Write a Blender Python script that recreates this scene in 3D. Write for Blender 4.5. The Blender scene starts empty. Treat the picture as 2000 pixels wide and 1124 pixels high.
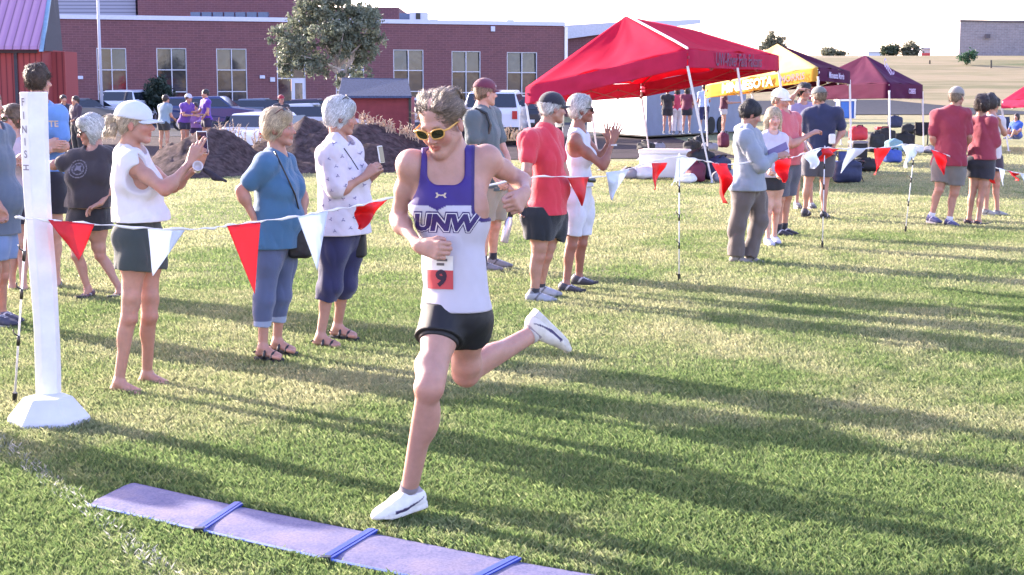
import bpy, math, random, time
import numpy as np
from mathutils import Vector, Matrix
from mathutils.bvhtree import BVHTree
from concurrent.futures import ThreadPoolExecutor
T0 = time.time()
R = math.radians
C = bpy.context.scene
col = C.collection
# ------------------------------------------------------------------ camera
F_PX, CAM_H, HORIZ = 2900.0, 1.74, 174.0          # in the photograph's 2000 px frame
PITCH = math.atan((562 - HORIZ) / F_PX)
cd = bpy.data.cameras.new("camera"); cam = bpy.data.objects.new("camera", cd); col.objects.link(cam)
cam.location = (0, 0, CAM_H); cam.rotation_euler = (math.pi/2 - PITCH, 0, 0)
cd.sensor_width = 36; cd.lens = 36 * F_PX / 2000; cd.clip_start = .1; cd.clip_end = 3000
C.camera = cam
C.render.resolution_x = 1024; C.render.resolution_y = 575
# ------------------------------------------------------------------ light
SUN_EL = R(18); SUN_AZ = math.atan2(-.79, .61)      # azimuth from +Y towards +X
w = bpy.data.worlds.new("World"); C.world = w; w.use_nodes = True
nt = w.node_tree; nt.nodes.clear()
sky = nt.nodes.new("ShaderNodeTexSky"); sky.sky_type = 'NISHITA'; sky.sun_disc = False
sky.sun_elevation = SUN_EL; sky.sun_rotation = SUN_AZ; sky.air_density = 1.0; sky.dust_density = 1.2; sky.ozone_density = 1.5
bg = nt.nodes.new("ShaderNodeBackground"); bg.inputs[1].default_value = .15
wo = nt.nodes.new("ShaderNodeOutputWorld")
mx = nt.nodes.new("ShaderNodeMix"); mx.data_type = 'RGBA'; mx.blend_type = 'MULTIPLY'; mx.inputs[0].default_value = 1
mx.inputs[7].default_value = (1.16, .93, 1.08, 1)
nt.links.new(sky.outputs[0], mx.inputs[6]); nt.links.new(mx.outputs[2], bg.inputs[0]); nt.links.new(bg.outputs[0], wo.inputs[0])
ld = bpy.data.lights.new("sun", 'SUN'); ld.energy = 4.0; ld.angle = R(.6); ld.color = (1, .88, .74)
sun = bpy.data.objects.new("sun", ld); col.objects.link(sun)
sdir = Vector((math.sin(SUN_AZ)*math.cos(SUN_EL), math.cos(SUN_AZ)*math.cos(SUN_EL), math.sin(SUN_EL)))
sun.rotation_euler = sdir.to_track_quat('Z', 'Y').to_euler(); sun.location = (-20, 15, 15)
C.view_settings.view_transform = 'Standard'; C.view_settings.look = 'None'; C.view_settings.exposure = 2.34; C.view_settings.gamma = 1
C.cycles.max_bounces = 6; C.cycles.transparent_max_bounces = 8; C.cycles.use_denoising = True
# ------------------------------------------------------------------ pixel -> world
cp, sp = math.cos(PITCH), math.sin(PITCH)
def at(u, v, Y):
    """point seen at photo pixel (u,v) on the vertical plane y=Y"""
    a = (u-1000)/F_PX; b = (562-v)/F_PX
    d = np.array([a, cp + b*sp, -sp + b*cp])
    return np.array([0, 0, CAM_H]) + d * (Y/d[1])
def gnd(u, v, z=0.0):
    a = (u-1000)/F_PX; b = (562-v)/F_PX
    d = np.array([a, cp + b*sp, -sp + b*cp])
    return np.array([0, 0, CAM_H]) + d * ((z-CAM_H)/d[2])
def unit(v):
    v = np.asarray(v, float); n = np.linalg.norm(v); return v/n if n > 1e-9 else v
def lerp(a, b, t): return np.asarray(a)*(1-t) + np.asarray(b)*t
# ------------------------------------------------------------------ materials
MATS = {}
def nodes(name):
    m = bpy.data.materials.new(name); m.use_nodes = True
    n = m.node_tree; b = n.nodes["Principled BSDF"]; return m, n, b
def noise_fac(n, scale, detail=3, rough=.6, coord='Object', vec=None):
    t = n.nodes.new("ShaderNodeTexNoise"); t.inputs['Scale'].default_value = scale
    t.inputs['Detail'].default_value = detail; t.inputs['Roughness'].default_value = rough
    if vec is None:
        tc = n.nodes.new("ShaderNodeTexCoord"); vec = tc.outputs[coord]
    n.links.new(vec, t.inputs['Vector']); return t.outputs['Fac']
def ramp(n, fac, stops):
    r = n.nodes.new("ShaderNodeValToRGB"); e = r.color_ramp.elements
    while len(e) < len(stops): e.new(.5)
    for i, (p, c) in enumerate(stops):
        e[i].position = p; e[i].color = (*c, 1) if len(c) == 3 else c
    n.links.new(fac, r.inputs[0]); return r.outputs[0]
def mixc(n, fac, a, b, mode='MIX'):
    m = n.nodes.new("ShaderNodeMix"); m.data_type = 'RGBA'; m.blend_type = mode
    for s, v in ((0, fac), (6, a), (7, b)):
        if isinstance(v, (int, float)): m.inputs[s].default_value = v
        elif isinstance(v, tuple): m.inputs[s].default_value = (*v, 1) if len(v) == 3 else v
        else: n.links.new(v, m.inputs[s])
    return m.outputs[2]
def bump(n, b, fac, strength, dist):
    bp = n.nodes.new("ShaderNodeBump"); bp.inputs['Strength'].default_value = strength; bp.inputs['Distance'].default_value = dist
    n.links.new(fac, bp.inputs['Height']); n.links.new(bp.outputs[0], b.inputs['Normal'])
def mat(name, c, rough=.6, var=.12, vs=8, bmp=0, bs=40, metal=0, spec=.5, attr=False, sss=0, transl=0, sheen=0, coat=0):
    if name in MATS: return MATS[name]
    m, n, b = nodes(name)
    f = noise_fac(n, vs, 4)
    lo = tuple(x*(1-var) for x in c); hi = tuple(min(1, x*(1+var)) for x in c)
    cc = ramp(n, f, [(.3, lo), (.7, hi)])
    if attr:
        a = n.nodes.new("ShaderNodeAttribute"); a.attribute_name = "col"
        cc = mixc(n, 1.0, a.outputs['Color'], ramp(n, f, [(.3, (1-var,)*3), (.7, (1,)*3)]), 'MULTIPLY')
    n.links.new(cc, b.inputs['Base Color'])
    b.inputs['Roughness'].default_value = rough; b.inputs['Metallic'].default_value = metal
    b.inputs['Specular IOR Level'].default_value = spec
    if sss:
        b.inputs['Subsurface Weight'].default_value = sss; b.inputs['Subsurface Radius'].default_value = (.012, .004, .002); b.inputs['Subsurface Scale'].default_value = 1
    if sheen: b.inputs['Sheen Weight'].default_value = sheen
    if coat: b.inputs['Coat Weight'].default_value = coat
    if bmp: bump(n, b, noise_fac(n, bs, 5, .65), bmp, .01)
    if transl:
        t = n.nodes.new("ShaderNodeBsdfTranslucent"); n.links.new(cc, t.inputs[0])
        ms = n.nodes.new("ShaderNodeMixShader"); ms.inputs[0].default_value = transl
        n.links.new(b.outputs[0], ms.inputs[1]); n.links.new(t.outputs[0], ms.inputs[2])
        n.links.new(ms.outputs[0], n.nodes["Material Output"].inputs[0])
    MATS[name] = m; return m
# ------------------------------------------------------------------ objects
def tag(o, label=None, cat=None, group=None, kind=None):
    if label: o["label"] = label
    if cat: o["category"] = cat
    if group: o["group"] = group
    if kind: o["kind"] = kind
    return o
def mesh_obj(name, V, Fc, m, parent=None, base=None, smooth=False, colr=None, mats=None, mi=None):
    """V in world coords; base = origin of the thing (taken from the parent chain if parented)"""
    me = bpy.data.meshes.new(name)
    V = np.asarray(V, dtype=np.float64)
    if parent is not None: base = np.array(parent["_b"])
    if base is None: base = np.zeros(3)
    base = np.asarray(base, float)
    Vl = (V - base).astype(np.float32)
    if isinstance(Fc, np.ndarray):
        k = Fc.shape[1]; me.vertices.add(len(Vl)); me.vertices.foreach_set("co", Vl.ravel())
        me.loops.add(Fc.size); me.loops.foreach_set("vertex_index", Fc.astype(np.int32).ravel())
        me.polygons.add(len(Fc)); me.polygons.foreach_set("loop_start", np.arange(0, Fc.size, k, dtype=np.int32))
        me.update(calc_edges=True)
    else:
        me.from_pydata([tuple(map(float, p)) for p in Vl], [], [tuple(map(int, f)) for f in Fc]); me.update()
    if smooth: me.polygons.foreach_set("use_smooth", np.ones(len(me.polygons), dtype=bool))
    if colr is not None:
        a = me.color_attributes.new("col", 'FLOAT_COLOR', 'POINT')
        c4 = np.ones((len(Vl), 4), np.float32); c4[:, :3] = colr; a.data.foreach_set("color", c4.ravel())
    if mats:
        for q in mats: me.materials.append(q)
        me.polygons.foreach_set("material_index", np.asarray(mi, dtype=np.int32))
    elif m is not None: me.materials.append(m)
    o = bpy.data.objects.new(name, me); col.objects.link(o)
    if parent is None: o.location = base
    else: o.parent = parent
    o["_b"] = [float(x) for x in base]
    return o
def empty(name, base, label, cat, group=None, kind=None):
    o = bpy.data.objects.new(name, None); col.objects.link(o); o.location = base; o.empty_display_size = .1
    o["_b"] = [float(x) for x in base]; return tag(o, label, cat, group, kind)
class MB:
    """collects simple solids into one mesh"""
    def __init__(s): s.v = []; s.f = []
    def add(s, v, f):
        n = len(s.v); s.v += [tuple(map(float, p)) for p in v]; s.f += [tuple(i+n for i in q) for q in f]; return s
    def box(s, c, h, ax=None):
        c = np.asarray(c, float); A = np.eye(3) if ax is None else np.asarray(ax)
        P = [c + A.T @ (np.array([i, j, k])*np.asarray(h)) for k in (-1, 1) for j in (-1, 1) for i in (-1, 1)]
        return s.add(P, [(0, 2, 3, 1), (4, 5, 7, 6), (0, 1, 5, 4), (2, 6, 7, 3), (0, 4, 6, 2), (1, 3, 7, 5)])
    def b2(s, x0, x1, y0, y1, z0, z1): return s.box(((x0+x1)/2, (y0+y1)/2, (z0+z1)/2), (abs(x1-x0)/2, abs(y1-y0)/2, abs(z1-z0)/2))
    def tube(s, pts, r, n=8, cap=True):
        pts = [np.asarray(p, float) for p in pts]; rs = r if hasattr(r, '__len__') else [r]*len(pts)
        up = np.array([0, 0, 1.]); rings = []; px = None
        for i, p in enumerate(pts):
            d = unit(pts[min(i+1, len(pts)-1)] - pts[max(i-1, 0)])
            if px is None: px = unit(np.cross(d, up if abs(d[2]) < .9 else [1, 0, 0]))
            px = unit(px - d*np.dot(px, d)); py = np.cross(d, px)
            rings.append([p + rs[i]*(math.cos(a)*px + math.sin(a)*py) for a in [2*math.pi*j/n for j in range(n)]])
        V = [q for g in rings for q in g]; Fc = []
        for i in range(len(pts)-1):
            for j in range(n): a = i*n+j; b = i*n+(j+1) % n; Fc.append((a, b, b+n, a+n))
        if cap: Fc.append(tuple(range(n-1, -1, -1))); Fc.append(tuple(range((len(pts)-1)*n, len(pts)*n)))
        return s.add(V, Fc)
    def lathe(s, c, prof, n=20, ax=None):
        A = np.eye(3) if ax is None else np.asarray(ax); V = []; Fc = []
        for (r, z) in prof:
            for j in range(n):
                a = 2*math.pi*j/n; V.append(np.asarray(c) + A.T @ np.array([r*math.cos(a), r*math.sin(a), z]))
        for i in range(len(prof)-1):
            for j in range(n): a = i*n+j; b = i*n+(j+1) % n; Fc.append((a, b, b+n, a+n))
        Fc.append(tuple(range(n-1, -1, -1))); Fc.append(tuple(range((len(prof)-1)*n, len(prof)*n)))
        return s.add(V, Fc)
    def prism(s, poly, d):
        """extrude a 3-D polygon by vector d"""
        n = len(poly); P = [np.asarray(p, float) for p in poly]; Q = [p+np.asarray(d) for p in P]
        return s.add(P+Q, [tuple(range(n-1, -1, -1)), tuple(range(n, 2*n))] + [(i, (i+1) % n, (i+1) % n+n, i+n) for i in range(n)])
    def obj(s, name, m, parent=None, base=None, smooth=False): return mesh_obj(name, np.array(s.v), s.f, m, parent, base, smooth)
def bevel(o, wd, seg=2):
    b = o.modifiers.new("bevel", 'BEVEL'); b.width = wd; b.segments = seg; b.limit_method = 'ANGLE'; return o
# ------------------------------------------------------------------ signed distance fields -> smooth meshes
f4 = np.float32
def smin(a, b, k):
    if k <= 1e-5: return np.minimum(a, b)
    h = np.maximum(k-np.abs(a-b), 0)/k
    return np.minimum(a, b)-h*h*(k*.25)
class SDF:
    def __init__(s): s.ops = []
    def cone(s, a, b, ra, rb=None, k=.02, n=None, f=1., op='u'):
        s.ops.append(('c', op, k, np.asarray(a, float), np.asarray(b, float), ra, ra if rb is None else rb, n, f)); return s
    def ell(s, c, r, A=None, k=.02, op='u'):
        r = np.array([r]*3 if np.isscalar(r) else r, float)
        s.ops.append(('e', op, k, np.asarray(c, float), r, np.eye(3) if A is None else np.asarray(A))); return s
    def box(s, c, h, A=None, rr=.01, k=.01, op='u'):
        s.ops.append(('b', op, k, np.asarray(c, float), np.asarray(h, float), np.eye(3) if A is None else np.asarray(A), rr)); return s
    def plane(s, p, n, k=.004): s.ops.append(('p', 'i', k, np.asarray(p, float), unit(n))); return s
    def noise(s, amp, freq, seed=0, stretch=(1, 1, 1), ridge=False): s.ops.append(('n', 'n', 0, amp, freq, seed, stretch, ridge)); return s
    def ext(s, other, grow=0, only=None):
        for o in other.ops:
            if o[1] != 'u': continue
            o = list(o)
            if o[0] == 'c': o[5] += grow; o[6] += grow
            elif o[0] == 'e': o[4] = o[4]+grow
            s.ops.append(tuple(o))
        return s
    def bounds(s):
        lo = np.full(3, 1e9); hi = -lo
        for o in s.ops:
            if o[1] != 'u': continue
            if o[0] == 'c':
                lo = np.minimum(lo, np.minimum(o[3]-o[5], o[4]-o[6])); hi = np.maximum(hi, np.maximum(o[3]+o[5], o[4]+o[6]))
            else:
                r = np.abs(o[5].T) @ (o[4] + (o[6] if o[0] == 'b' else 0)); lo = np.minimum(lo, o[3]-r); hi = np.maximum(hi, o[3]+r)
        return lo, hi
    def mesh(s, h):
        lo, hi = s.bounds(); pad = 3*h+.015; lo = lo-pad; hi = hi+pad
        nx, ny, nz = (np.ceil((hi-lo)/h).astype(int)+1)
        D = np.full((nx, ny, nz), .5, f4)
        ax = [(lo[i]+h*np.arange(n)).astype(f4) for i, n in enumerate((nx, ny, nz))]
        for o in s.ops:
            t, op, k = o[0], o[1], o[2]
            if t == 'n':
                idx = np.nonzero(np.abs(D) < o[3]*2+2.5*h)
                P = np.stack([ax[i][idx[i]] for i in range(3)], 1)*np.array(o[6], f4)*o[4]
                rg = np.random.RandomState(o[5]); v = 0
                for q in range(5):
                    dv = rg.normal(size=3); dv /= np.linalg.norm(dv); fr = 2*math.pi*(.6+.35*q)
                    warp = np.sin(P @ rg.normal(size=3).astype(f4)*2.2+rg.rand()*6)*.8
                    v = v+np.sin(P @ dv.astype(f4)*fr+warp+rg.rand()*6)/(1+.5*q)
                v = v/2.6
                if o[7]: v = 1-2*np.abs(v)
                D[idx] += (v*o[3]).astype(f4); continue
            if t == 'p':
                d = ((ax[0]-o[3][0])*o[4][0])[:, None, None]+((ax[1]-o[3][1])*o[4][1])[None, :, None]+((ax[2]-o[3][2])*o[4][2])[None, None, :]
                D = -smin(-D, -d.astype(f4), k); continue
            if t == 'c':
                l = np.minimum(o[3]-o[5], o[4]-o[6]); u = np.maximum(o[3]+o[5], o[4]+o[6])
            else:
                r = np.abs(o[5].T) @ (o[4] + (o[6] if t == 'b' else 0)); l = o[3]-r; u = o[3]+r
            pd = max(k, h)+2*h
            i0 = np.maximum(((l-pd-lo)/h).astype(int), 0); i1 = np.minimum(((u+pd-lo)/h).astype(int)+2, (nx, ny, nz))
            if np.any(i1 <= i0): continue
            sl = tuple(slice(i0[i], i1[i]) for i in range(3))
            X = (ax[0][sl[0]]-f4(o[3][0]))[:, None, None]; Y = (ax[1][sl[1]]-f4(o[3][1]))[None, :, None]; Z = (ax[2][sl[2]]-f4(o[3][2]))[None, None, :]
            if t == 'c':
                ba = (o[4]-o[3]); L2 = max(float(ba @ ba), 1e-9); ba = ba.astype(f4)
                tt = np.clip((X*ba[0]+Y*ba[1]+Z*ba[2])/f4(L2), 0, 1)
                vx = X-tt*ba[0]; vy = Y-tt*ba[1]; vz = Z-tt*ba[2]; q = vx*vx+vy*vy+vz*vz
                if o[7] is not None and o[8] != 1:
                    nn = np.asarray(o[7], f4); vn = vx*nn[0]+vy*nn[1]+vz*nn[2]; q = q+vn*vn*f4(1/o[8]**2-1)
                    d = (np.sqrt(q)-(f4(o[5])+tt*f4(o[6]-o[5])))*f4((1+o[8])/2)
                else: d = np.sqrt(q)-(f4(o[5])+tt*f4(o[6]-o[5]))
            else:
                A = o[5].astype(f4); x = X*A[0, 0]+Y*A[0, 1]+Z*A[0, 2]; y = X*A[1, 0]+Y*A[1, 1]+Z*A[1, 2]; z = X*A[2, 0]+Y*A[2, 1]+Z*A[2, 2]
                if t == 'e':
                    r = o[4].astype(f4); k0 = np.sqrt((x/r[0])**2+(y/r[1])**2+(z/r[2])**2); k1 = np.sqrt((x/r[0]**2)**2+(y/r[1]**2)**2+(z/r[2]**2)**2)+1e-6
                    d = k0*(k0-1)/k1
                else:
                    hh = o[4].astype(f4); qx = np.abs(x)-hh[0]; qy = np.abs(y)-hh[1]; qz = np.abs(z)-hh[2]
                    d = np.sqrt(np.maximum(qx, 0)**2+np.maximum(qy, 0)**2+np.maximum(qz, 0)**2)+np.minimum(np.maximum(np.maximum(qx, qy), qz), 0)-f4(o[6])
            if op == 'u': D[sl] = smin(D[sl], d, k)
            elif op == 's': D[sl] = -smin(-D[sl], d, k)
        return nets(D, lo, h)
def nets(D, lo, h):
    ins = D < 0
    c = [ins[i:ins.shape[0]-1+i, j:ins.shape[1]-1+j, k:ins.shape[2]-1+k] for i in (0, 1) for j in (0, 1) for k in (0, 1)]
    sm = c[0].astype(np.int8)
    for q in c[1:]: sm = sm+q
    act = (sm > 0) & (sm < 8); I = np.stack(np.nonzero(act), 1)
    if len(I) == 0: return np.zeros((0, 3)), np.zeros((0, 4), int)
    vid = np.full(act.shape, -1, np.int32); vid[act] = np.arange(len(I))
    acc = np.zeros((len(I), 3), f4); cnt = np.zeros(len(I), f4)
    off = [(i, j, k) for i in (0, 1) for j in (0, 1) for k in (0, 1)]
    val = {o: D[I[:, 0]+o[0], I[:, 1]+o[1], I[:, 2]+o[2]] for o in off}
    for o in off:
        for a in range(3):
            if o[a] == 0:
                p = list(o); p[a] = 1; p = tuple(p); va, vb = val[o], val[p]; m = (va < 0) != (vb < 0)
                t = np.where(m, va/np.where(m, va-vb, 1), 0)
                for q in range(3): acc[:, q] += np.where(m, o[q]+(t if q == a else 0), 0)
                cnt += m
    V = (I+acc/cnt[:, None])*h+lo; Q = []
    for a in range(3):
        b, e = (a+1) % 3, (a+2) % 3
        s0 = [slice(None)]*3; s1 = [slice(None)]*3; s0[a] = slice(0, -1); s1[a] = slice(1, None)
        A, B = ins[tuple(s0)], ins[tuple(s1)]; E = np.stack(np.nonzero(A != B), 1)
        ok = (E[:, b] > 0) & (E[:, e] > 0) & (E[:, b] < ins.shape[b]-1) & (E[:, e] < ins.shape[e]-1); E = E[ok]
        fl = A[tuple(E.T)]
        def g(db, de):
            P = E.copy(); P[:, b] += db; P[:, e] += de; return vid[tuple(P.T)]
        q = np.stack([g(-1, -1), g(0, -1), g(0, 0), g(-1, 0)], 1); q[~fl] = q[~fl][:, ::-1]; Q.append(q)
    return V, np.concatenate(Q)
def frame(fw, up=(0, 0, 1)):
    """rows: right, forward, up"""
    f = unit(fw); r = unit(np.cross(f, up)); return np.array([r, f, np.cross(r, f)])
def yaw(a): return np.array([math.sin(R(a)), -math.cos(R(a)), 0.])
# ------------------------------------------------------------------ lettering and marks
def text_tris(txt, size=1.0, bold=0.0, sx=1.0):
    cu = bpy.data.curves.new("t", 'FONT'); cu.body = txt; cu.size = size; cu.align_x = 'CENTER'; cu.align_y = 'CENTER'; cu.offset = bold; cu.resolution_u = 3
    o = bpy.data.objects.new("t", cu); col.objects.link(o); bpy.context.view_layer.update()
    me = o.evaluated_get(bpy.context.evaluated_depsgraph_get()).to_mesh(); me.calc_loop_triangles()
    V = np.array([(v.co.x*sx, v.co.y) for v in me.vertices]); T = np.array([t.vertices[:] for t in me.loop_triangles])
    o.to_mesh_clear(); bpy.data.objects.remove(o); bpy.data.curves.remove(cu); return V, T
def poly_tris(P):
    from mathutils.geometry import tessellate_polygon
    T = tessellate_polygon([[Vector((x, y, 0)) for x, y in P]]); return np.array(P, float), np.array(T)
def flat_text(name, txt, c, right, up, size, m, parent, lift=.003, bold=0, sx=1):
    V, T = text_tris(txt, size, bold, sx); right = unit(right); up = unit(up); n = unit(np.cross(right, up))
    W = [np.asarray(c)+right*x+up*y+n*lift for x, y in V]
    return mesh_obj(name, W, [tuple(t) for t in T], m, parent)
def decal(name, VT, c, right, up, dirn, tgt, m, parent, cell=.0025, lift=.002, shear=0):
    """a printed mark: small cells inside the outline laid onto a curved surface"""
    V, T = VT; lo = V.min(0); hi = V.max(0); gx = np.arange(lo[0], hi[0]+cell, cell); gy = np.arange(lo[1], hi[1]+cell, cell)
    cx, cy = np.meshgrid(gx[:-1]+cell/2, gy[:-1]+cell/2, indexing='ij'); ins = np.zeros(cx.shape, bool)
    for a, b, e in V[T]:
        def s(p, q): return (q[0]-p[0])*(cy-p[1])-(q[1]-p[1])*(cx-p[0])
        s1, s2, s3 = s(a, b), s(b, e), s(e, a); ins |= ((s1 >= 0) & (s2 >= 0) & (s3 >= 0)) | ((s1 <= 0) & (s2 <= 0) & (s3 <= 0))
    right = unit(right); up = unit(up); dirn = unit(dirn); W = []; Fc = []; cache = {}
    def pt(i, j):
        if (i, j) not in cache:
            y = gy[j]; p = np.asarray(c)+right*(gx[i]+shear*y)+up*y-dirn*.4
            hit = tgt.ray_cast(Vector(p), Vector(dirn), 1.0)
            if hit[0] is None: cache[(i, j)] = -1
            else:
                nn = np.array(hit[1]); nn = nn if nn @ dirn < 0 else -nn
                cache[(i, j)] = len(W); W.append(np.array(hit[0])+nn*lift)
        return cache[(i, j)]
    for i, j in zip(*np.nonzero(ins)):
        q = (pt(i, j), pt(i+1, j), pt(i+1, j+1), pt(i, j+1))
        if min(q) >= 0: Fc.append(q)
    if Fc: return mesh_obj(name, W, Fc, m, parent)
# ------------------------------------------------------------------ people
SK = dict(fair=(.56, .31, .25), pale=(.62, .355, .29), tan=(.40, .21, .145), mid=(.45, .235, .18), brown=(.22, .11, .07))
M_SKIN = mat('skin', (1, 1, 1), .48, .17, 22, .3, 240, attr=True, sss=.25)
M_FAB = mat('fabric', (1, 1, 1), .85, .08, 14, .35, 420, attr=True, sheen=.25)
M_TECH = mat('running_fabric', (1, 1, 1), .6, .06, 10, .25, 600, attr=True, transl=.12)
M_HAIR = mat('hair', (1, 1, 1), .45, .35, 60, .6, 160, attr=True, sheen=.1)
M_SHOE = mat('shoe_upper', (1, 1, 1), .6, .1, 60, .3, 500, attr=True)
M_SOLE = mat('shoe_sole', (.62, .60, .58), .7, .1, 30, .3, 300)
M_DARKSOLE = mat('dark_sole', (.03, .03, .035), .8)
M_BLACK = mat('black_plastic', (.012, .012, .014), .35)
M_LENS = mat('dark_lens', (.012, .010, .008), .05, spec=.8)
M_PHONE = mat('phone_case', (.75, .74, .72), .3)
JOBS = []           # (sdf, h, callback)
def job(S, h, cb): JOBS.append((S, h, cb))
def run_jobs():
    global JOBS
    with ThreadPoolExecutor(4) as ex: res = list(ex.map(lambda j: j[0].mesh(j[1]), JOBS))
    for (S, h, cb), (V, Q) in zip(JOBS, res):
        if len(V): cb(V, Q)
    JOBS = []
def head_sdf(S, c, A, s=1., fem=False, k=.012):
    """c: head centre (between the ears), A rows right/forward/up"""
    P = lambda x, y, z: c + s*(A.T @ np.array([x, y, z]))
    S.ell(P(0, -.016, .038), np.array([.074, .094, .080])*s, A, .02)
    S.ell(P(0, .026, -.03), np.array([.056, .062, .078])*s, A, .03)
    jw = .042 if fem else .048
    for q in (-1, 1):
        S.cone(P(q*jw, .0, -.052), P(q*.014, .062, -.094), .020*s, .018*s, .02)
        S.ell(P(q*.035, .054, -.030), .024*s, None, .025)
        S.ell(P(q*.078, -.008, -.014), np.array([.007, .019, .031])*s, A, .006)
    S.ell(P(0, .066, -.097), (.017 if fem else .020)*s, None, .02)
    S.cone(P(-.03, .074, .018), P(.03, .074, .018), .011*s, None, .018)
    for q in (-1, 1): S.ell(P(q*.031, .094, -.001), np.array([.017, .014, .012])*s, A, .014, 's')
    for q in (-1, 1): S.ell(P(q*.031, .072, -.002), .0130*s, None, .004)
    S.cone(P(0, .082, .002), P(0, .104, -.030), .0075*s, .0110*s, .012)
    for q in (-1, 1): S.ell(P(q*.011, .094, -.036), .0075*s, None, .008)
    S.cone(P(-.018, .077, -.0585), P(.018, .077, -.0585), .0065*s, None, .007); S.ell(P(0, .085, -.058), .008*s, None, .008)
    S.cone(P(-.014, .076, -.069), P(.014, .076, -.069), .0075*s, None, .008); S.ell(P(0, .082, -.069), .008*s, None, .008)
    S.cone(P(-.022, .089, -.0635), P(.022, .089, -.0635), .003*s, None, .003, op='s')
def head_paint(c, A, s, skin, fem=False, brow=(.16, .09, .05), lip=None, eyes=True):
    skin = np.array(skin); lip = np.array(lip) if lip is not None else skin*np.array([.85, .5, .5])
    out = []
    def L(x, y, z, r, cc, soft=.5): out.append((c+s*(A.T @ np.array([x, y, z])), np.asarray(r)*s, A, np.array(cc), soft))
    for q in (-1, 1): L(q*.04, .07, -.035, [.03, .03, .022], skin*np.array([1.0, .80, .80]), 1.)
    L(0, .11, -.034, [.018, .02, .015], skin*np.array([1, .82, .8]), 1.)
    L(0, .088, -.064, [.025, .02, .0125], lip, .35)
    for q in (-1, 1):
        L(q*.078, -.008, -.014, [.012, .025, .035], skin*np.array([1, .8, .78]), .6)
        L(q*.031, .085, -.001, [.016, .014, .0085], skin*.55, .5)
        if eyes:
            L(q*.031, .088, -.001, [.012, .012, .0058], (.55, .52, .5), .3); L(q*.031, .09, -.001, [.0052, .012, .0056], (.03, .025, .02), .3)
        L(q*.032, .084, .019, [.020, .016, .0045], brow, .4)
    return out
def apply_paint(V, base, paints):
    Cc = np.tile(np.asarray(base, f4), (len(V), 1))
    for (p, r, A, cc, soft) in paints:
        d = V-p; m = np.abs(d).max(1) < r.max()*2.2
        if not m.any(): continue
        q = (A @ d[m].T).T; k = np.sqrt(((q/r)**2).sum(1)); w_ = np.clip((1+soft*.5-k)/max(soft, 1e-3), 0, 1)[:, None]
        Cc[m] = Cc[m]*(1-w_)+cc*w_
    return Cc
LEGK = [1.]; ARMK = [1.]
def hand_sdf(S, wr, d, n, side, curl=.5, s=1., tcurl=.4, spread=0., curls=None):
    """wr wrist, d towards the knuckles, n where the fingers curl to, side towards the thumb"""
    d = unit(d); t = unit(np.asarray(side)-d*np.dot(side, d)); n = unit(np.cross(d, t))*np.sign(np.dot(np.cross(d, t), n) or 1)
    P = lambda x, y, z: np.asarray(wr)+s*(d*x+t*y+n*z)
    r = .0088*s; kn = []
    for i in range(4):
        y0 = .016-.0115*i; y1 = .029-.0195*i; x1 = .086-[.003, 0, .003, .011][i]
        S.cone(P(.0, y0, 0), P(x1, y1, 0), .0125*s, .0112*s, .012); kn.append((x1, y1))
    S.cone(P(-.02, 0, 0), P(.03, 0, 0), .024*s, .022*s, .02, n=n, f=.7)
    S.cone(P(.02, .018, .006), P(.05, .028, .01), .015*s, .013*s, .012)
    ln = [(.040, .025, .020), (.045, .028, .021), (.041, .027, .021), (.032, .020, .018)]
    for i in range(4):
        x, y = kn[i]; z = 0; a = 0; cc = curls[i] if curls else curl; sp_ = spread*(1.5-i)*.12
        for j, l in enumerate(ln[i]):
            a += cc*[1.35, 1.75, 1.1][j]; fy = sp_ - .1*cc*(1.5-i)*0
            x2 = x+l*math.cos(a)*math.cos(sp_); y2 = y+l*math.sin(fy)*abs(math.cos(a)); z2 = z+l*math.sin(a)
            S.cone(P(x, y, z), P(x2, y2, z2), (r*1.08, r, r*.92)[j], (r, r*.93, r*.78)[j], .0035); x, y, z = x2, y2, z2
    a = .75*(1-tcurl*.5); p0 = (.025, .022, .004); p1 = (.025+.036*math.cos(a)*1.0, .022+.036*math.sin(a), .004+.03*tcurl)
    p2 = (p1[0]+.026*math.cos(a-tcurl), p1[1]+.026*math.sin(a-tcurl)*(1-tcurl), p1[2]+.022*tcurl)
    S.cone(P(*p0), P(*p1), .0125*s, .0105*s, .01); S.cone(P(*p1), P(*p2), .0105*s, .0085*s, .004)
def leg_sdf(S, hip, kn, an, s, g, k=.03, bk=None):
    s = s*LEGK[0]
    S.cone(hip, kn, .086*g, .054*s, k); S.ell(lerp(hip, kn, .3), .083*g, None, .05)
    S.ell(kn, .049*s, None, .02)
    d = unit(an-kn); bk = unit(bk-d*np.dot(bk, d))
    sdx = np.cross(d, bk); S.cone(kn, an, .043*s, .029*s, .02)
    for q_ in (-1, 1): S.ell(lerp(kn, an, .27+.03*q_)+bk*.022*s+sdx*q_*.016*s, np.array([.036, .038, .095])*s, frame(sdx, -d), .025)
    S.ell(kn-bk*.022*s+d*-.005, .030*s, None, .02); S.ell(lerp(hip, kn, .80)-bk*.014*s+sdx*.020*s, .040*s, None, .03); S.ell(lerp(hip, kn, .72)-bk*.016*s-sdx*.020*s, .045*s, None, .03)
    S.cone(lerp(kn, an, .12)-bk*.026*s, lerp(kn, an, .9)-bk*.012*s, .016*s, .014*s, .02)
    S.cone(lerp(kn, an, .45)+bk*.012, an+bk*.018, .030*s, .018*s, .02)
    S.ell(an, .030*s, None, .015)
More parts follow.
